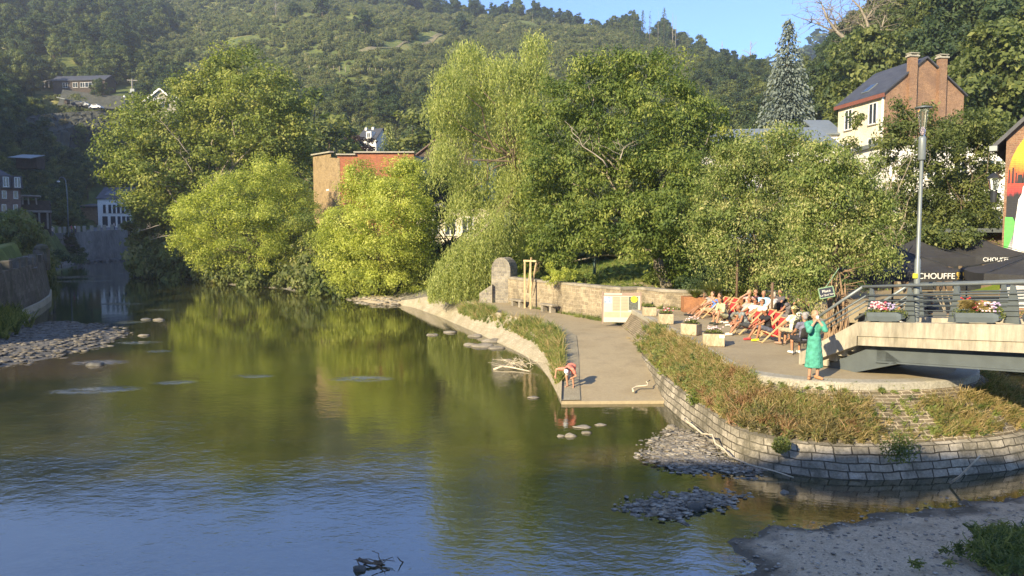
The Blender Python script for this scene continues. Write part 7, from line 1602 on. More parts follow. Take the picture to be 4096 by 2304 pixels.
for i, (px, py, w_, h_) in enumerate([(2330, 1708, .24, .04), (2402, 1699, .16, .03), (2282, 1744, .16, .07), (2245, 1744, .12, .04), (2345, 1731, .15, .05), (1965, 1365, .5, .14), (1900, 1345, .4, .12), (1935, 1385, .55, .15), (1985, 1393, .4, .1), (1880, 1380, .35, .1), (1800, 1330, .4, .1), (1730, 1340, .35, .08), (2030, 1440, .2, .05), (2012, 1463, .14, .04), (636, 1280, .35, .12), (585, 1278, .4, .1), (575, 1342, .35, .08), (380, 1460, .4, .12)]):
    boulder(px, py, (w_, w_ * .6, h_), 'flat stone lying in the water, number %d from the slipway along the bank' % (i + 1), 'stone' if i not in (15, 17) else 'slate', .01, 10 + i)
bk_ = [o for o in C.objects if o.name.startswith('boulder') and 'number' in o.get('label', '')]
for o, l in zip(bk_, ['longest flat stone before the slipway lip', 'flat stone right of the longest one before the slipway', 'pointed little stone below the longest flat one', 'small stone left of the pointed one before the slipway', 'low stone just right of the pointed one', 'upper large pale slab in the pile by the embankment', 'dark-edged slab left in the pile by the embankment', 'largest pale slab in front of the pile by the embankment', 'right-hand slab at the end of the embankment pile', 'low slab left of the embankment pile', 'loose slab between beach and embankment pile', 'outermost slab between beach and embankment pile', 'little stone above the stranded twigs', 'little stone beside the stranded twigs', 'white stone alone in the dark river, upper left', 'dark stone beside the white one, upper left', 'flat stone at the tip of the shaded gravel bar', 'dark stone in the water below the shaded gravel bar']): o['label'] = l
mb = MB(); q = gd(2295, 1556, .2)
sd_ = thing('sandals', 'pair of dark sandals lying beside the bending child', 'sandals', q)
for i, (dx3, rz3) in enumerate(((-.06, .3), (.08, -.5))):
    mb = MB(); mb.ball((dx3, 0, .02), (.05, .11, .02), 8, 5); mb.tube([(dx3 - .045, .03, .02), (dx3, .04, .07), (dx3 + .045, .03, .02)], .012, 5); obj('sandal', mb, M['black'], sd_, local=True)
# ------------------------------------------------------------------ weeds and dry grass on the walls
def weeds(name, label, pts, nrm, n_blades, h, mats, seed, w=.012):
    """tufts rooted at given wall points"""
    rr = np.random.default_rng(seed); V, Fq, T = [], [], []; o = 0
    for p, nn in zip(pts, nrm):
        hh0 = h * (.5 + rr.random()); tt0 = rr.random()
        for _ in range(n_blades):
            d = unit((rr.normal(size=(1, 3)) * np.array([.8, .8, .3]) + np.array(nn) * .7))[0]; hh = hh0 * (.5 + .7 * rr.random()); tt = np.clip(tt0 + rr.normal(0, .2), 0, 1); droop = .5 + .7 * rr.random()
            q = [np.array(p) + rr.normal(0, .05, 3) * np.array([1, 1, .4]) + d * hh * .55 * t_ + np.array([0, 0, hh * (t_ * .9 - droop * .55 * t_ ** 2.4)]) for t_ in (0, .4, .75, 1)]; sd = np.cross(q[3] - q[0], [-.4, -.8, .3]); sd /= max(np.linalg.norm(sd), 1e-6)
            for i in range(3): wa, wb_ = w * (1 - i / 3.2), w * (1 - (i + 1) / 3.2); V += [q[i] - sd * wa, q[i] + sd * wa, q[i + 1] + sd * wb_, q[i + 1] - sd * wb_]; Fq.append([o, o + 1, o + 2, o + 3]); T += [tt] * 4; o += 4
    me = npmesh(bpy.data.meshes.new(name), np.array(V), np.array(Fq), {'tint': np.array(T)}); return tag(link(name, me, mats), label, 'weeds', None, 'stuff')
def wall_pts(x0, x1, t0, t1, n, seed, pw=1.0):
    rr = np.random.default_rng(seed); P, Nn = [], []
    pxs = [CX + F * (a.x + b.x) / (a.y + b.y) for a, b in zip(base, topc)]
    while len(P) < n:
        i = rr.integers(len(base)); j_ = pxs[i] + rr.normal() * 45
        if not x0 < j_ < x1 or (i < 60 and base[i].y > 33): continue
        t_ = t0 + (t1 - t0) * rr.random() ** pw
        if pxs[i] > 3080 and t_ > .80 and t0 < .9: continue
        a, b = base[i], topc[i]; z = .70 + (t_ - .27) / .66 * .96
        if math.sin(i * .9 + t_ * 7) + math.sin(i * .31 + 2 + t_ * 3) + rr.normal() * .8 < -1.3: continue
        P.append((a.x + (b.x - a.x) * t_, a.y + (b.y - a.y) * t_, z)); d = (a - b).normalized(); Nn.append((d.x, d.y, .5))
    return P, Nn
P, Nn = wall_pts(2650, 3500, .27, .97, 2300, 1); weeds('dry_grass', 'tall dry straw-coloured grass hanging over the sloping quay wall', P, Nn, 14, .34, L_DRY, 1, .009)
P, Nn = wall_pts(2620, 3480, .27, .95, 1150, 2); weeds('green_weeds', 'green weeds mixed through the dry grass on the quay wall', P, Nn, 14, .30, L_WEED, 2, .011)
L_RUST = leafmat('rusty_weed', (.10, .055, .025), (.22, .125, .06), (.36, .22, .12), trans=.3); L_BRAM = leafmat('bramble', (.05, .045, .02), (.11, .10, .04), (.19, .17, .07), trans=.3)
rr = np.random.default_rng(140); P, Nn = wall_pts(2850, 3480, .3, .9, 24, 8)
P = [tuple(np.array(p) + rr.normal(0, .10, 3) * np.array([1, 1, .4])) for p in P for _ in range(9)]; Nn = [n_ for n_ in Nn for _ in range(9)]; weeds('rusty_weeds', 'reddish brown dead weed clumps hanging on the quay wall', P, Nn, 11, .40, L_RUST, 8, .010)
P, Nn = wall_pts(2950, 3480, .25, .55, 620, 9); weeds('brambles', 'dark brown-green brambles low on the quay wall above the plinth', P, Nn, 13, .30, L_BRAM, 9, .016)
P, Nn = wall_pts(2640, 2900, .3, .95, 34, 10); P = [tuple(np.array(p) + rr.normal(0, .12, 3) * np.array([1, 1, .5])) for p in P for _ in range(10)]; Nn = [n_ for n_ in Nn for _ in range(10)]; weeds('broad_weeds', 'clumps of fresh green broad-leaved weeds on the quay wall above the slipway', P, Nn, 11, .26, L_MID, 10, .022)
P, Nn = wall_pts(3790, 4300, .3, .98, 700, 3); weeds('dry_grass_by_bridge', 'dry grass on the far side of the headland under the bridge', P, Nn, 14, .34, L_DRY, 3, .009)
P, Nn = wall_pts(3740, 4300, .27, .8, 350, 4); weeds('green_weeds_by_bridge', 'green weeds on the headland wall under the bridge', P, Nn, 14, .28, L_WEED, 4, .011)
P, Nn = wall_pts(3480, 3800, .3, .97, 130, 6); weeds('sparse_weeds', 'scattered weeds in the joints of the bare masonry of the headland', P, Nn, 9, .20, L_WEED, 6, .010)
P, Nn = wall_pts(3100, 3760, .9, 1.0, 160, 5); weeds('coping_weeds', 'low weeds along the coping of the headland', P, Nn, 10, .09, L_WEED, 5, .01)
def leafy(name, label, px, py, zt, r, seed, m):
    rr = np.random.default_rng(seed); q = gd(px, py, zt); t = thing(name, label, 'weed bush', q - Vector((0, 0, r * .6))); n = 900; p = unit(rr.normal(size=(n, 3))) * rr.random((n, 1)) ** .5 * np.array([r, r * .7, r * .9]) + np.array(q); nn = unit(rr.normal(size=(n, 3)) + np.array([-.2, -.5, .6]))
    me = leafmesh('foliage', [leaf_quads(p, nn, .10, np.clip(rr.normal(.45, .2, n), 0, 1), rr, .55)]); link('foliage', me, m, t); me.transform(Matrix.Translation(-WL[t.name])); mb = MB()
    for _ in range(5): limb(mb, (0, .1, 0), (rr.normal() * r * .4, rr.normal() * r * .3, r * .9), .012, .005, rr, 4, .2, 4)
    obj('stems', mb, M['bark'], t, local=True)
leafy('leafy_weed', 'round dark leafy bush growing from the middle of the headland wall', 3600, 1790, .85, .42, 1, L_MID)
leafy('leafy_weed', 'bright green ferny bush low on the quay wall above the slipway', 2790, 1590, .8, .34, 2, L_WEED)
leafy('leafy_weed', 'blue-green leafy weed at the top of the slipway wall', 2660, 1470, .9, .36, 3, L_ASH)
leafy('leafy_weed', 'small dark bush just above the plinth below the dry grass', 3125, 1780, .75, .22, 4, L_MID)
# grass on the embankment
rr = np.random.default_rng(120); P, Nn = [], []
for _ in range(900):
    i = rr.integers(18, 56); t_ = .42 + .58 * rr.random(); px_ = i + rr.random()
    if (26 < i < 33 and rr.random() < .8) or rr.random() < .15: continue
    a, b = wat2[i], top2[i]; p = a.lerp(b, t_); P.append((p.x, p.y, p.z + .08 * t_)); Nn.append((-.3, -.4, .5))
weeds('embankment_grass', 'tall green and yellow grass on the embankment beside the path', P, Nn, 16, .42, L_WEED, 20, .012)
P2_, N2_ = P[::3], Nn[::3]; weeds('embankment_dry_grass', 'dry grass heads on the embankment beside the path', P2_, N2_, 12, .5, L_DRY, 21, .011)
P, Nn = [], []
for _ in range(260):
    i = rr.integers(0, len(fr) - 1); p = fr[i].lerp(fr[i + 1], rr.random()); P.append((p.x, p.y - .08, 1.02 if p.x < 6 else QZ)); Nn.append((-.2, -.5, .5))
weeds('wall_foot_weeds', 'weeds growing along the foot of the parapet wall', P, Nn, 10, .22, L_WEED, 22, .012)
P, Nn = [], []
for _ in range(420):
    k = rr.random(); i = int(k * (len(pathR) - 1.01)); p = pathR[i].lerp(pathR[i + 1], k * (len(pathR) - 1.01) - i)
    if i < 3: continue
    P.append((p.x - .15 + rr.normal() * .08, p.y, p.z + .01)); Nn.append((-.4, -.3, .5))
weeds('slipway_edge_weeds', 'thin weeds along the foot of the slipway wall', P, Nn, 8, .14, L_WEED, 23, .01)
# green clump and seedlings on the near gravel bank
rr = np.random.default_rng(125); P, Nn = [], []
for _ in range(340):
    q = gd(4040 + rr.normal() * 60, 2215 + rr.normal() * 35, .5); P.append(tuple(q)); Nn.append((0, -.2, .7))
weeds('bank_clump', 'dark green weed clump on the shaded gravel bank at bottom right', P, Nn, 12, .22, L_MID, 24, .018)
P = [tuple(gd(x, y, .42)) for x, y in ((3835, 2200), (3840, 2215), (3830, 2190), (3660, 2265), (3670, 2262), (3780, 2210), (3800, 2262), (4000, 2140))]; weeds('seedlings', 'few small green seedlings on the gravel bank', P, [(0, -.2, .7)] * len(P), 12, .12, L_MID, 25, .012)
P, Nn = [], []
for _ in range(420):
    q = gd(rr.normal() * 45 - 15, 1300 + rr.normal() * 22, .25); P.append(tuple(q)); Nn.append((.2, -.2, .7))
weeds('left_bank_grass', 'rough green grass under the near old wall at the left edge', P, Nn, 14, .9, L_MID, 26, .05)
# lawn grass
rr = np.random.default_rng(126); P, Nn = [], []
while len(P) < 5200:
    x = 2120 + 900 * rr.random(); Yd = 40 + 30 * rr.random() ** 1.3; q = at(x, 1100, Yd); P.append((q.x, Yd, gz(q.x, Yd))); Nn.append((0, 0, 1))
weeds('lawn_grass', 'sunlit lawn grass behind the parapet wall', P, Nn, 7, .16, L_WEED, 27, .02)
# ------------------------------------------------------------------ people
M['skin'] = plain('skin', (.38, .195, .115), .55, 0, .06, 8); M['skin_tan'] = plain('tanned_skin', (.30, .135, .075), .5, 0, .06, 8); M['skin_pale'] = plain('pale_skin', (.45, .255, .165), .55, 0, .06, 8)
CM = {}
def cloth(c):
    k = tuple(c)
    if k not in CM: CM[k] = plain('cloth', c, .85, 0, .28, 11, .4)
    return CM[k]
def cap_(mb, a, b, r0, r1, n=10): mb.tube([a, b], [r0, r1], n); mb.ball(a, r0, n, 6); mb.ball(b, r1, n, 6)
def ik(a, b, l1, l2, hint):
    a, b = Vector(a), Vector(b); d = b - a; L = min(d.length, (l1 + l2) * .995); dn = d.normalized(); b2 = a + dn * L
    x = (l1 * l1 - l2 * l2 + L * L) / (2 * L); h = math.sqrt(max(l1 * l1 - x * x, 0)); hv = Vector(hint); hv = hv - dn * hv.dot(dn); hv = hv.normalized() if hv.length > 1e-6 else dn.orthogonal().normalized()
    return a + dn * x + hv * h, b2
LASTV = [None]
FT = bpy.data.textures.new('folds', 'CLOUDS'); FT.noise_scale = .11; FT.noise_depth = 2
def folds(o, k=.030):
    d = o.modifiers.new('folds', 'DISPLACE'); d.texture = FT; d.strength = k; d.mid_level = .45; d.texture_coords = 'GLOBAL'
def vox(o, v): m = o.modifiers.new('one_surface', 'REMESH'); m.mode = 'VOXEL'; m.voxel_size = v; m.use_smooth_shade = True; LASTV[0] = o
def person(loc, rz, label, pel=(0, 0, .48), lean=5, ank=((-.11, .45, .09), (.11, .45, .09)), wri=((-.2, .4, .6), (.2, .4, .6)), turn=0, nod=0, skin='skin', top=None, sleeve=.45, bot=None, leg=.8, shoe=None, hair=(.05, .035, .02), long=False, cap=None, glasses=False, sc=1.0, v=.011, bald=False, khint=None, ehint=(0, -.6, -.8), dress=None, hold=None, group=None, bag=None, toe=None):
    t = thing('person', label, 'person', loc, rz, group); t.scale = (sc, sc, sc)
    X = Vector((1, 0, 0)); P = Vector(pel); a = R(lean); up = Vector((0, -math.sin(a), math.cos(a))); fw = Vector((0, math.cos(a), math.sin(a)))
    RT = Matrix((X, fw, up)).transposed(); q = RT.to_4x4()
    sh = [P + up * .455 + X * s * .175 for s in (-1, 1)]; hip = [P + X * s * .085 + up * -.01 for s in (-1, 1)]
    hd = (up * .6 + Vector((0, 0, .6)) + fw * .12).normalized() if abs(lean) < 70 else (up + fw * -.1).normalized()
    nk = P + up * .50; H = nk + hd * .175 + fw * .02
    HR = (Matrix.Rotation(R(turn), 3, 'Z') @ Matrix.Rotation(R(nod), 3, 'X')) if abs(lean) < 70 else RT.to_3x3() @ Matrix.Rotation(R(nod), 3, 'X')
    hf = HR @ Vector((0, 1, 0)); hu = HR @ Vector((0, 0, 1)); hx = HR @ Vector((1, 0, 0))
    if dress is None or abs(lean) < 70: pass
    mb = MB(); E = 0
    def torso(m, g):
        m.ball(P, (.150 + g, .112 + g, .125 + g), 12, 8, RT); m.ball(P + up * .17, (.130 + g, .098 + g, .14 + g), 12, 8, RT); m.ball(P + up * .34, (.160 + g, .108 + g, .15 + g), 12, 8, RT); cap_(m, sh[0], sh[1], .055 + g, .055 + g)
    torso(mb, 0); cap_(mb, nk - up * .03, H - hd * .08, .053, .05)
    mb.ball(H + hu * .015, (.076, .094, .108), 12, 9, HR); mb.ball(H - hu * .055 + hf * .025, (.055, .06, .05), 10, 6, HR); mb.ball(H - hu * .012 + hf * .095, (.014, .018, .022), 8, 5, HR)
    for s in (-1, 1): mb.ball(H + hx * s * .076 - hu * .005, (.013, .024, .033), 8, 5, HR)
    kn, an, el, wr = [], [], [], []
    for i, s in enumerate((-1, 1)):
        kh = khint[i] if khint else (s * .12, .7, .8); k_, an_ = ik(hip[i], ank[i], .43, .42, kh); kn.append(k_); an.append(an_)
        eh = (s * .75 + ehint[0], ehint[1], ehint[2]); e_, w_ = ik(sh[i], wri[i], .285, .255, eh); el.append(e_); wr.append(w_)
        cap_(mb, hip[i], k_, .082, .056); cap_(mb, k_, an_, .055, .036); mb.ball(k_.lerp(an_, .28) + Vector((0, -.012, 0)), .054, 8, 6)
        td = Vector(toe[i]) if toe else (Vector((k_ - hip[i])) * Vector((1, 1, 0)) if False else Vector((k_.x - hip[i].x, max(k_.y - hip[i].y, .02), 0)))
        td = td.normalized() if td.length > 1e-3 else Vector((0, 1, 0)); an[i] = an_
        cap_(mb, an_ - Vector((0, 0, .035)) - td * .03, an_ + td * .15 - Vector((0, 0, .055)), .036, .028)
        cap_(mb, sh[i], e_, .048, .040); cap_(mb, e_, w_, .039, .026)
        d = (w_ - e_).normalized(); sd = d.cross(Vector((0, 0, 1))); sd = sd.normalized() if sd.length > .1 else X.copy(); pn = sd.cross(d)
        mb.ball(w_ + d * .045, (.034, .034, .045), 8, 6); 
        for f, (o_, l_) in enumerate(((-.028, .062), (-.010, .074), (.009, .070), (.027, .054))):
            b0 = w_ + d * .075 + sd * o_; b1 = b0 + d * l_ * .55 - pn * .012; mb.tube([w_ + d * .03 + sd * o_ * .8, b0, b1, b1 + d * l_ * .25 - pn * .03], [.011, .010, .009, .008], 6)
        th = sd * (-s * .9); mb.tube([w_ + d * .02 + th * .02, w_ + d * .05 + th * .048, w_ + d * .085 + th * .055], [.013, .011, .009], 6)
    vox(obj('body', mb, M[skin], t, True, local=True), v)
    if top is not None and dress is None:
        mb = MB(); torso(mb, .016)
        if sleeve > 0:
            for i in (0, 1):
                if sleeve <= 1: cap_(mb, sh[i], sh[i].lerp(el[i], sleeve), .066, .062)
                else: cap_(mb, sh[i], el[i], .066, .052); cap_(mb, el[i], el[i].lerp(wr[i], sleeve - 1), .052, .040)
        vox(obj('shirt' if sleeve > 0 else 'vest', mb, cloth(top), t, True, local=True), .013); folds(LASTV[0])
    if bot is not None:
        mb = MB(); mb.ball(P - up * .01, (.168, .128, .125), 12, 8, RT)
        for i in (0, 1):
            if leg <= 1: cap_(mb, hip[i], hip[i].lerp(kn[i], leg), .100, .078)
            else: cap_(mb, hip[i], kn[i], .098, .072); cap_(mb, kn[i], kn[i].lerp(an[i], leg - 1), .070, .052)
        vox(obj('shorts' if leg <= 1 else 'trousers', mb, cloth(bot), t, True, local=True), .014); folds(LASTV[0])
    if dress is not None:
        mb = MB(); torso(mb, .018); zb = dress[1]; rows = []
        for k in range(7):
            f = k / 6; z = P.z + .12 + (zb - P.z - .12) * f; rx, ry = .155 + .065 * f, .125 + .06 * f
            rows.append([Vector((math.cos(t2) * rx * (1 + .06 * f * math.sin(t2 * 7)), P.y * (1 - f * .4) + math.sin(t2) * ry * (1 + .06 * f * math.sin(t2 * 7 + 1)), z)) for t2 in np.linspace(0, 2 * math.pi, 22)[:-1]])
        n = 21; vs = [p for r_ in rows for p in r_]; fs = [(k * n + j, k * n + (j + 1) % n, (k + 1) * n + (j + 1) % n, (k + 1) * n + j) for k in range(6) for j in range(n)] + [tuple(range(n)), tuple(range(6 * n, 7 * n))[::-1]]; mb.add(vs, fs)
        for i in (0, 1): cap_(mb, sh[i], el[i], .075, .064); cap_(mb, el[i], el[i].lerp(wr[i], .3), .064, .062)
        vox(obj('dress', mb, cloth(dress[0]), t, True, local=True), .013); folds(LASTV[0], .035)
    if shoe is not None:
        for i in (0, 1):
            c_ = shoe[i] if isinstance(shoe[0], (tuple, list)) else shoe
            td = Vector(toe[i]) if toe else Vector((kn[i].x - hip[i].x, max(kn[i].y - hip[i].y, .02), 0)); td = td.normalized() if td.length > 1e-3 else Vector((0, 1, 0)); mb = MB(); cap_(mb, an[i] - Vector((0, 0, .035)) - td * .045, an[i] + td * .165 - Vector((0, 0, .048)), .048, .037); o_ = obj('shoe', mb, cloth(c_), t, True, local=True); vox(o_, .012)
    if not bald:
        mb = MB(); mb.ball(H + hu * .042 - hf * .022, (.086, .094, .090), 12, 8, HR); mb.ball(H - hu * .02 - hf * .05, (.074, .060, .085), 10, 7, HR)
        if long: cap_(mb, H - hf * .06, H - hf * .085 - Vector((0, 0, .27)), .075, .055)
        vox(obj('hair', mb, cloth(hair), t, True, local=True), .012)
    else:
        mb = MB(); mb.ball(H - hu * .01 - hf * .038, (.078, .062, .055), 10, 7, HR); vox(obj('hair', mb, cloth(hair), t, True, local=True), .012)
    if cap is not None:
        mb = MB(); mb.ball(H + hu * .062 - hf * .008, (.094, .108, .080), 12, 8, HR); s_ = hf * (-1 if cap[1] else 1); mb.ball(H + hu * .045 + s_ * .13, (.07, .075, .012), 10, 5, HR); vox(obj('cap', mb, cloth(cap[0]), t, True, local=True), .011)
    for s in (-1, 1): mb = MB(); mb.ball(H + hx * s * .032 + hu * .018 + hf * .088, (.011, .008, .009), 6, 4, HR); obj('eye', mb, M['darkm'], t, local=True)
    mb = MB(); mb.ball(H - hu * .052 + hf * .085, (.022, .008, .006), 6, 4, HR); obj('mouth', mb, cloth((.38, .12, .10)), t, local=True)
    if glasses: 
        mb = MB()
        for s in (-1, 1): mb.ball(H + hx * s * .034 + hu * .018 + hf * .094, (.028, .008, .022), 8, 5, HR); mb.tube([H + hx * s * .062 + hu * .022 + hf * .085, H + hx * s * .08 + hu * .018 + hf * .0], .005, 4)
        mb.tube([H - hx * .01 + hu * .02 + hf * .1, H + hx * .01 + hu * .02 + hf * .1], .005, 4); obj('sunglasses', mb, M['darkm'], t, local=True)
    if hold:
        i, kind = hold[:2]; w_ = wr[i]; d = (wr[i] - el[i]).normalized(); c0 = w_ + d * .085
        wl0 = t.matrix_world if False else Matrix.Translation(loc) @ Matrix.Rotation(rz, 4, 'Z') @ Matrix.Scale(sc, 4); g = wl0 @ c0
        if kind == 'phone': mb = MB(); mb.box(g, (.075, .012, .15), rz + R(turn)); tag(obj('phone', mb, M['wframe'], None), hold[-1] if len(hold) > 2 else 'white phone held up by the person beside it', 'phone')
        if kind == 'glass': mb = MB(); mb.lathe(g, [(.03, -.06), (.036, .07), (.03, .075)], 10); tag(obj('drinking_glass', mb, M['lglass'], None), hold[2], 'glass')
    return t
def gq(px, py): return gd(px, py, QZ + .005)
GS = 'people sitting on the sunny terrace'
LNG = dict(pel=(0, -.06, .36), lean=36, ank=((-.12, .66, .09), (.12, .72, .09)), wri=((-.24, .22, .50), (.24, .22, .50)))
def lounge(px, py, rz, label, chair=None, **k):
    o = dict(LNG); o.update(k)
    if chair: deckchair(px, py, R(rz), chair, .85)
    return person(gq(px, py), R(rz), label, group=GS, **o)
# rear left pair
lounge(2818, 1262, 100, 'man in brown trousers and grey shirt lounging by the rusty planter, hand to his face', 'red deckchair next to the rusty planter under the man in brown trousers', top=(.30, .29, .27), bot=(.26, .13, .07), leg=1.9, shoe=(.03, .03, .03), wri=((-.24, .22, .50), (.04, .02, .92)), skin='skin_pale')
lounge(2845, 1272, 100, 'person in bright blue top and rolled trousers lounging, dark hair', 'red deckchair with pale rails under the person in the blue top', top=(.10, .22, .62), sleeve=.6, bot=(.42, .33, .20), leg=1.0, shoe=(.30, .20, .14), long=True, wri=((-.1, .08, .88), (.24, .3, .5)))
person(gq(2898, 1296), R(112), 'person in pale green shirt sitting forward with forearms on the knees, long dark hair', pel=(0, 0, .36), lean=-22, ank=((-.16, .5, .09), (.16, .42, .09)), wri=((-.1, .45, .45), (.12, .45, .47)), top=(.42, .42, .26), sleeve=.9, bot=(.42, .41, .27), leg=.8, shoe=(.05, .06, .05), long=True, turn=10, group=GS)
deckchair(2905, 1292, R(104), 'red deckchair under the person in the pale green shirt', .85)
deckchair(2880, 1262, R(100), 'empty red deckchair at the back, its canvas seen just right of the blue top', .85); deckchair(2918, 1268, R(106), 'empty red deckchair at the back beside the rusty planter, red canvas catching the sun', .85)
lounge(2962, 1292, 100, 'person in grey trousers and white socks lounging with one arm behind the head', 'red deckchair under the person in grey trousers', top=(.35, .34, .32), bot=(.17, .17, .15), leg=1.75, shoe=(.75, .72, .66), wri=((-.16, -.42, .98), (.24, .2, .5)), skin='skin_tan')
lounge(2992, 1304, 104, 'man with black hair and sunglasses in a white T-shirt, lounging', 'red deckchair under the man in the white T-shirt', top=(.62, .60, .55), bot=(.08, .08, .09), leg=.9, shoe=(.6, .58, .52), glasses=True, hair=(.012, .01, .01), lean=28, skin='skin_tan')
lounge(3022, 1312, 104, 'man with brown hair and sunglasses in a pale vest, lounging', 'red deckchair under the man in the pale vest', top=(.62, .58, .48), sleeve=0, bot=(.14, .14, .15), leg=.9, shoe=(.05, .05, .05), glasses=True, hair=(.10, .06, .03), lean=24, skin='skin')
person(gq(2986, 1340), R(98), 'bald tanned man in grey vest bending forward, forearms on his knees', pel=(0, 0, .38), lean=-30, ank=((-.10, .66, .09), (.10, .55, .09)), wri=((-.05, .52, .42), (.10, .50, .44)), top=(.22, .25, .25), sleeve=0, bot=(.06, .065, .07), leg=.75, shoe=(.70, .66, .52), skin='skin_tan', bald=True, hair=(.12, .07, .045), turn=-35, group=GS)
deckchair(3000, 1336, R(98), 'red deckchair behind the bald man in the grey vest', .85)
person(gq(3078, 1362), R(97), 'man in black T-shirt and white cap leaning forward in the nearest deckchair', pel=(0, .02, .36), lean=-14, ank=((-.14, .52, .09), (.16, .66, .09)), wri=((-.12, .60, .52), (.14, .62, .50)), top=(.022, .022, .026), bot=(.10, .12, .16), leg=.85, shoe=((.62, .62, .03), (.45, .06, .06)), skin='skin_tan', cap=((.78, .77, .75), False), nod=-8, group=GS, toe=((0, 1, 0), (0, 1, 0)))
deckchair(3094, 1368, R(97), 'nearest deckchair, its crossed pale rails seen from the side', .85)
deckchair(3078, 1342, R(100), 'empty red deckchair just behind the nearest one', .85); deckchair(3055, 1328, R(100), 'empty red deckchair between the brown post and the white cap', .85)
# people on chairs at the back
def sit(px, py, rz, label, chair=None, **k):
    o = dict(pel=(0, 0, .50), lean=6, ank=((-.12, .44, .09), (.12, .46, .09)), wri=((-.15, .36, .62), (.15, .36, .62))); o.update(k)
    if chair: black_chair(px, py, R(rz), chair)
    return person(gq(px, py), R(rz), label, group=GS, **o)
sit(2992, 1284, 115, 'woman in pink flowered dress sitting at the back, hand to her face', 'black chair under the woman in the pink flowered dress', top=(.62, .36, .32), bot=(.55, .30, .28), leg=.9, hair=(.42, .28, .13), wri=((-.2, .4, .6), (.05, .12, 1.1)), skin='skin_pale')
sit(3018, 1282, 105, 'bald man in dark maroon shirt sitting at the back', 'black chair under the bald man in maroon', top=(.085, .03, .045), bot=(.05, .05, .06), leg=1.8, bald=True, hair=(.25, .17, .12), skin='skin', glasses=True)
sit(3052, 1290, 160, 'man in light blue shirt facing the sun beside the brown post', 'black chair under the man in the light blue shirt', top=(.30, .52, .72), bot=(.09, .085, .06), leg=1.8, shoe=(.05, .05, .05), hair=(.35, .24, .12), hold=(0, 'glass', 'small white cup in the hand of the man in light blue'))
sit(3088, 1296, 35, 'man in white shirt and black trousers seen from behind, right of the brown post', 'black chair under the man in the white shirt', top=(.66, .63, .58), sleeve=1.7, bot=(.03, .03, .032), leg=1.9, hair=(.45, .38, .30))
sit(3116, 1282, 120, 'person in dark flowered top raising a bare arm to the face', 'black chair under the person raising an arm', top=(.10, .09, .10), bot=(.45, .16, .15), leg=.9, wri=((-.2, .4, .6), (.16, .16, 1.12)), hair=(.10, .06, .03))
sit(3152, 1318, 30, 'woman in grey strapped dress seen from behind, dark hair tied', 'black chair under the woman in the grey dress', top=(.13, .12, .125), sleeve=0, bot=(.13, .12, .125), leg=.95, hair=(.02, .015, .012), long=True)
sit(3192, 1296, 150, 'person in dark clothes and cap in the tree shade, holding up a white phone', 'black chair under the person with the white phone', top=(.07, .07, .075), bot=(.05, .05, .055), leg=1.8, hair=(.02, .02, .02), cap=((.04, .04, .045), False), wri=((-.12, .34, .98), (.15, .36, .62)), hold=(0, 'phone'))
sit(3206, 1318, 150, 'woman with sunglasses and black top, elbows raised, in the tree shade', 'black chair under the woman with raised elbows', top=(.02, .02, .022), sleeve=0, bot=(.03, .03, .035), leg=.9, glasses=True, hair=(.03, .025, .02), long=True, wri=((-.06, .2, 1.12), (.08, .2, 1.12)))
sit(3170, 1384, 25, 'person in cream T-shirt and backward pale yellow cap, seen from behind', 'black chair with bare metal legs under the person in the yellow cap', top=(.76, .72, .56), bot=(.36, .30, .20), leg=.9, shoe=(.3, .2, .14), cap=((.72, .62, .36), True), hair=(.10, .06, .03))
sit(3206, 1368, 20, 'person in white shirt seated between the yellow cap and the grey-haired man', 'black chair under the person in the white shirt at right', top=(.74, .72, .66), sleeve=.9, bot=(.2, .2, .22), leg=1.5, hair=(.10, .075, .05))
sit(3213, 1424, 8, 'grey-haired man in blue-grey T-shirt seen from behind on the nearest black chair', 'nearest black chair, its back turned to the camera', top=(.155, .155, .21), bot=(.03, .03, .035), leg=1.1, shoe=(.72, .70, .66), hair=(.30, .28, .27), lean=4)
# woman in the green dress
person(gq(3253, 1516), R(172), 'woman standing in a long sea-green dress, both hands at her face with a phone', pel=(0, 0, .935), lean=2, ank=((-.09, .0, .09), (.10, .01, .09)), wri=((-.07, .15, 1.46), (.05, .16, 1.44)), dress=((.07, .30, .215), .30), shoe=(.42, .22, .11), hair=(.33, .23, .12), turn=20, v=.008, ehint=(0, .5, -1.2), khint=((0, 1, 0), (0, 1, 0)), toe=((-.5, .9, 0), (.3, 1, 0)), skin='skin_pale', sc=.99, hold=(0, 'phone', 'pale phone held to the face of the woman in the green dress'))
# child on the slipway
kz = 0.245
person(gd(2282, 1549, kz), R(160), 'child in coral shirt and shorts with white cap bending over at the slipway edge', pel=(0, -.13, .80), lean=-94, ank=((-.12, .0, .085), (.12, .0, .085)), wri=((-.10, .16, .40), (.50, .34, .50)), top=(.62, .20, .14), sleeve=.6, bot=(.60, .17, .11), leg=.75, hair=(.06, .04, .025), cap=((.74, .74, .76), False), skin='skin_pale', sc=.88, v=.009, nod=-30, ehint=(.1, .3, .2), khint=((-.1, 1, .2), (.1, 1, .2)), toe=((-.2, 1, 0), (.3, 1, 0)))
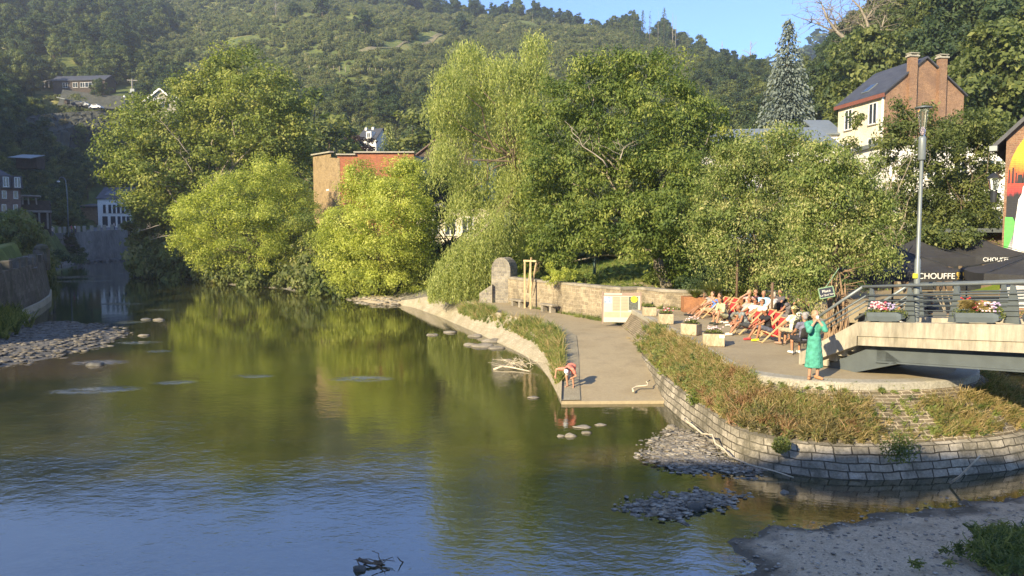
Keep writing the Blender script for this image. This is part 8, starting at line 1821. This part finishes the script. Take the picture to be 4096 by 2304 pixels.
# tiny passers-by behind the far merlons and guests under the parasols
for px, Y, c, lab in ((232, 132, (.6, .5, .45), 'person in white hat looking over the far quay wall near the lamp'), (307, 145, (.5, .08, .06), 'person in red behind the far quay wall'), (321, 146, (.75, .74, .7), 'person in white behind the far quay wall, next to the one in red'), (476, 164, (.72, .6, .5), 'person in pale clothes at the far end of the quay wall')):
    q = at(px, 905, Y); p0 = Vector((q.x - 1.4, Y + .6, zq(Vector((0, Y, 0))) - .1)); person(p0, R(-90), lab, pel=(0, 0, .92), lean=0, ank=((-.1, 0, .09), (.1, 0, .09)), wri=((-.25, .2, .9), (.25, .2, .9)), top=c, bot=(.1, .1, .12), leg=1.9, cap=((.75, .74, .7), False) if px == 232 else None, v=.03)
for px, py, Y, c, rz, lab in ((3550, 1180, 25.4, (.5, .06, .06), 140, 'guest in red shirt sitting under the dark parasol'), (3730, 1180, 27.6, (.10, .10, .11), 120, 'guest in dark shirt sitting behind the lamp post'), (3600, 1180, 24.6, (.55, .52, .48), 60, 'guest in pale shirt sitting under the lettered parasol'), (3950, 1180, 25.6, (.2, .12, .1), 200, 'guest in brown shirt under the large right parasol')):
    q = at(px, py, Y); q.z = QZ; person(q, R(rz), lab, pel=(0, 0, .50), lean=4, ank=((-.12, .44, .09), (.12, .46, .09)), wri=((-.15, .36, .68), (.15, .36, .68)), top=c, bot=(.06, .06, .08), leg=1.8, v=.018)
# ------------------------------------------------------------------ evening haze in the valley
mb = MB(); mb.box((20, 400, 170), (1440, 1120, 350)); hz = obj('haze', mb, None)
m = bpy.data.materials.new('haze_air'); m.use_nodes = True; nt = m.node_tree; nt.nodes.clear(); o_ = N(nt, 'ShaderNodeOutputMaterial'); pv_ = N(nt, 'ShaderNodeVolumePrincipled')
pv_.inputs['Color'].default_value = (.86, .93, 1, 1); pv_.inputs['Density'].default_value = .00040; pv_.inputs['Anisotropy'].default_value = .3
nt.links.new(pv_.outputs[0], o_.inputs['Volume']); hz.data.materials.append(m); tag(hz, 'thin blue evening haze over the valley', 'haze', None, 'stuff')
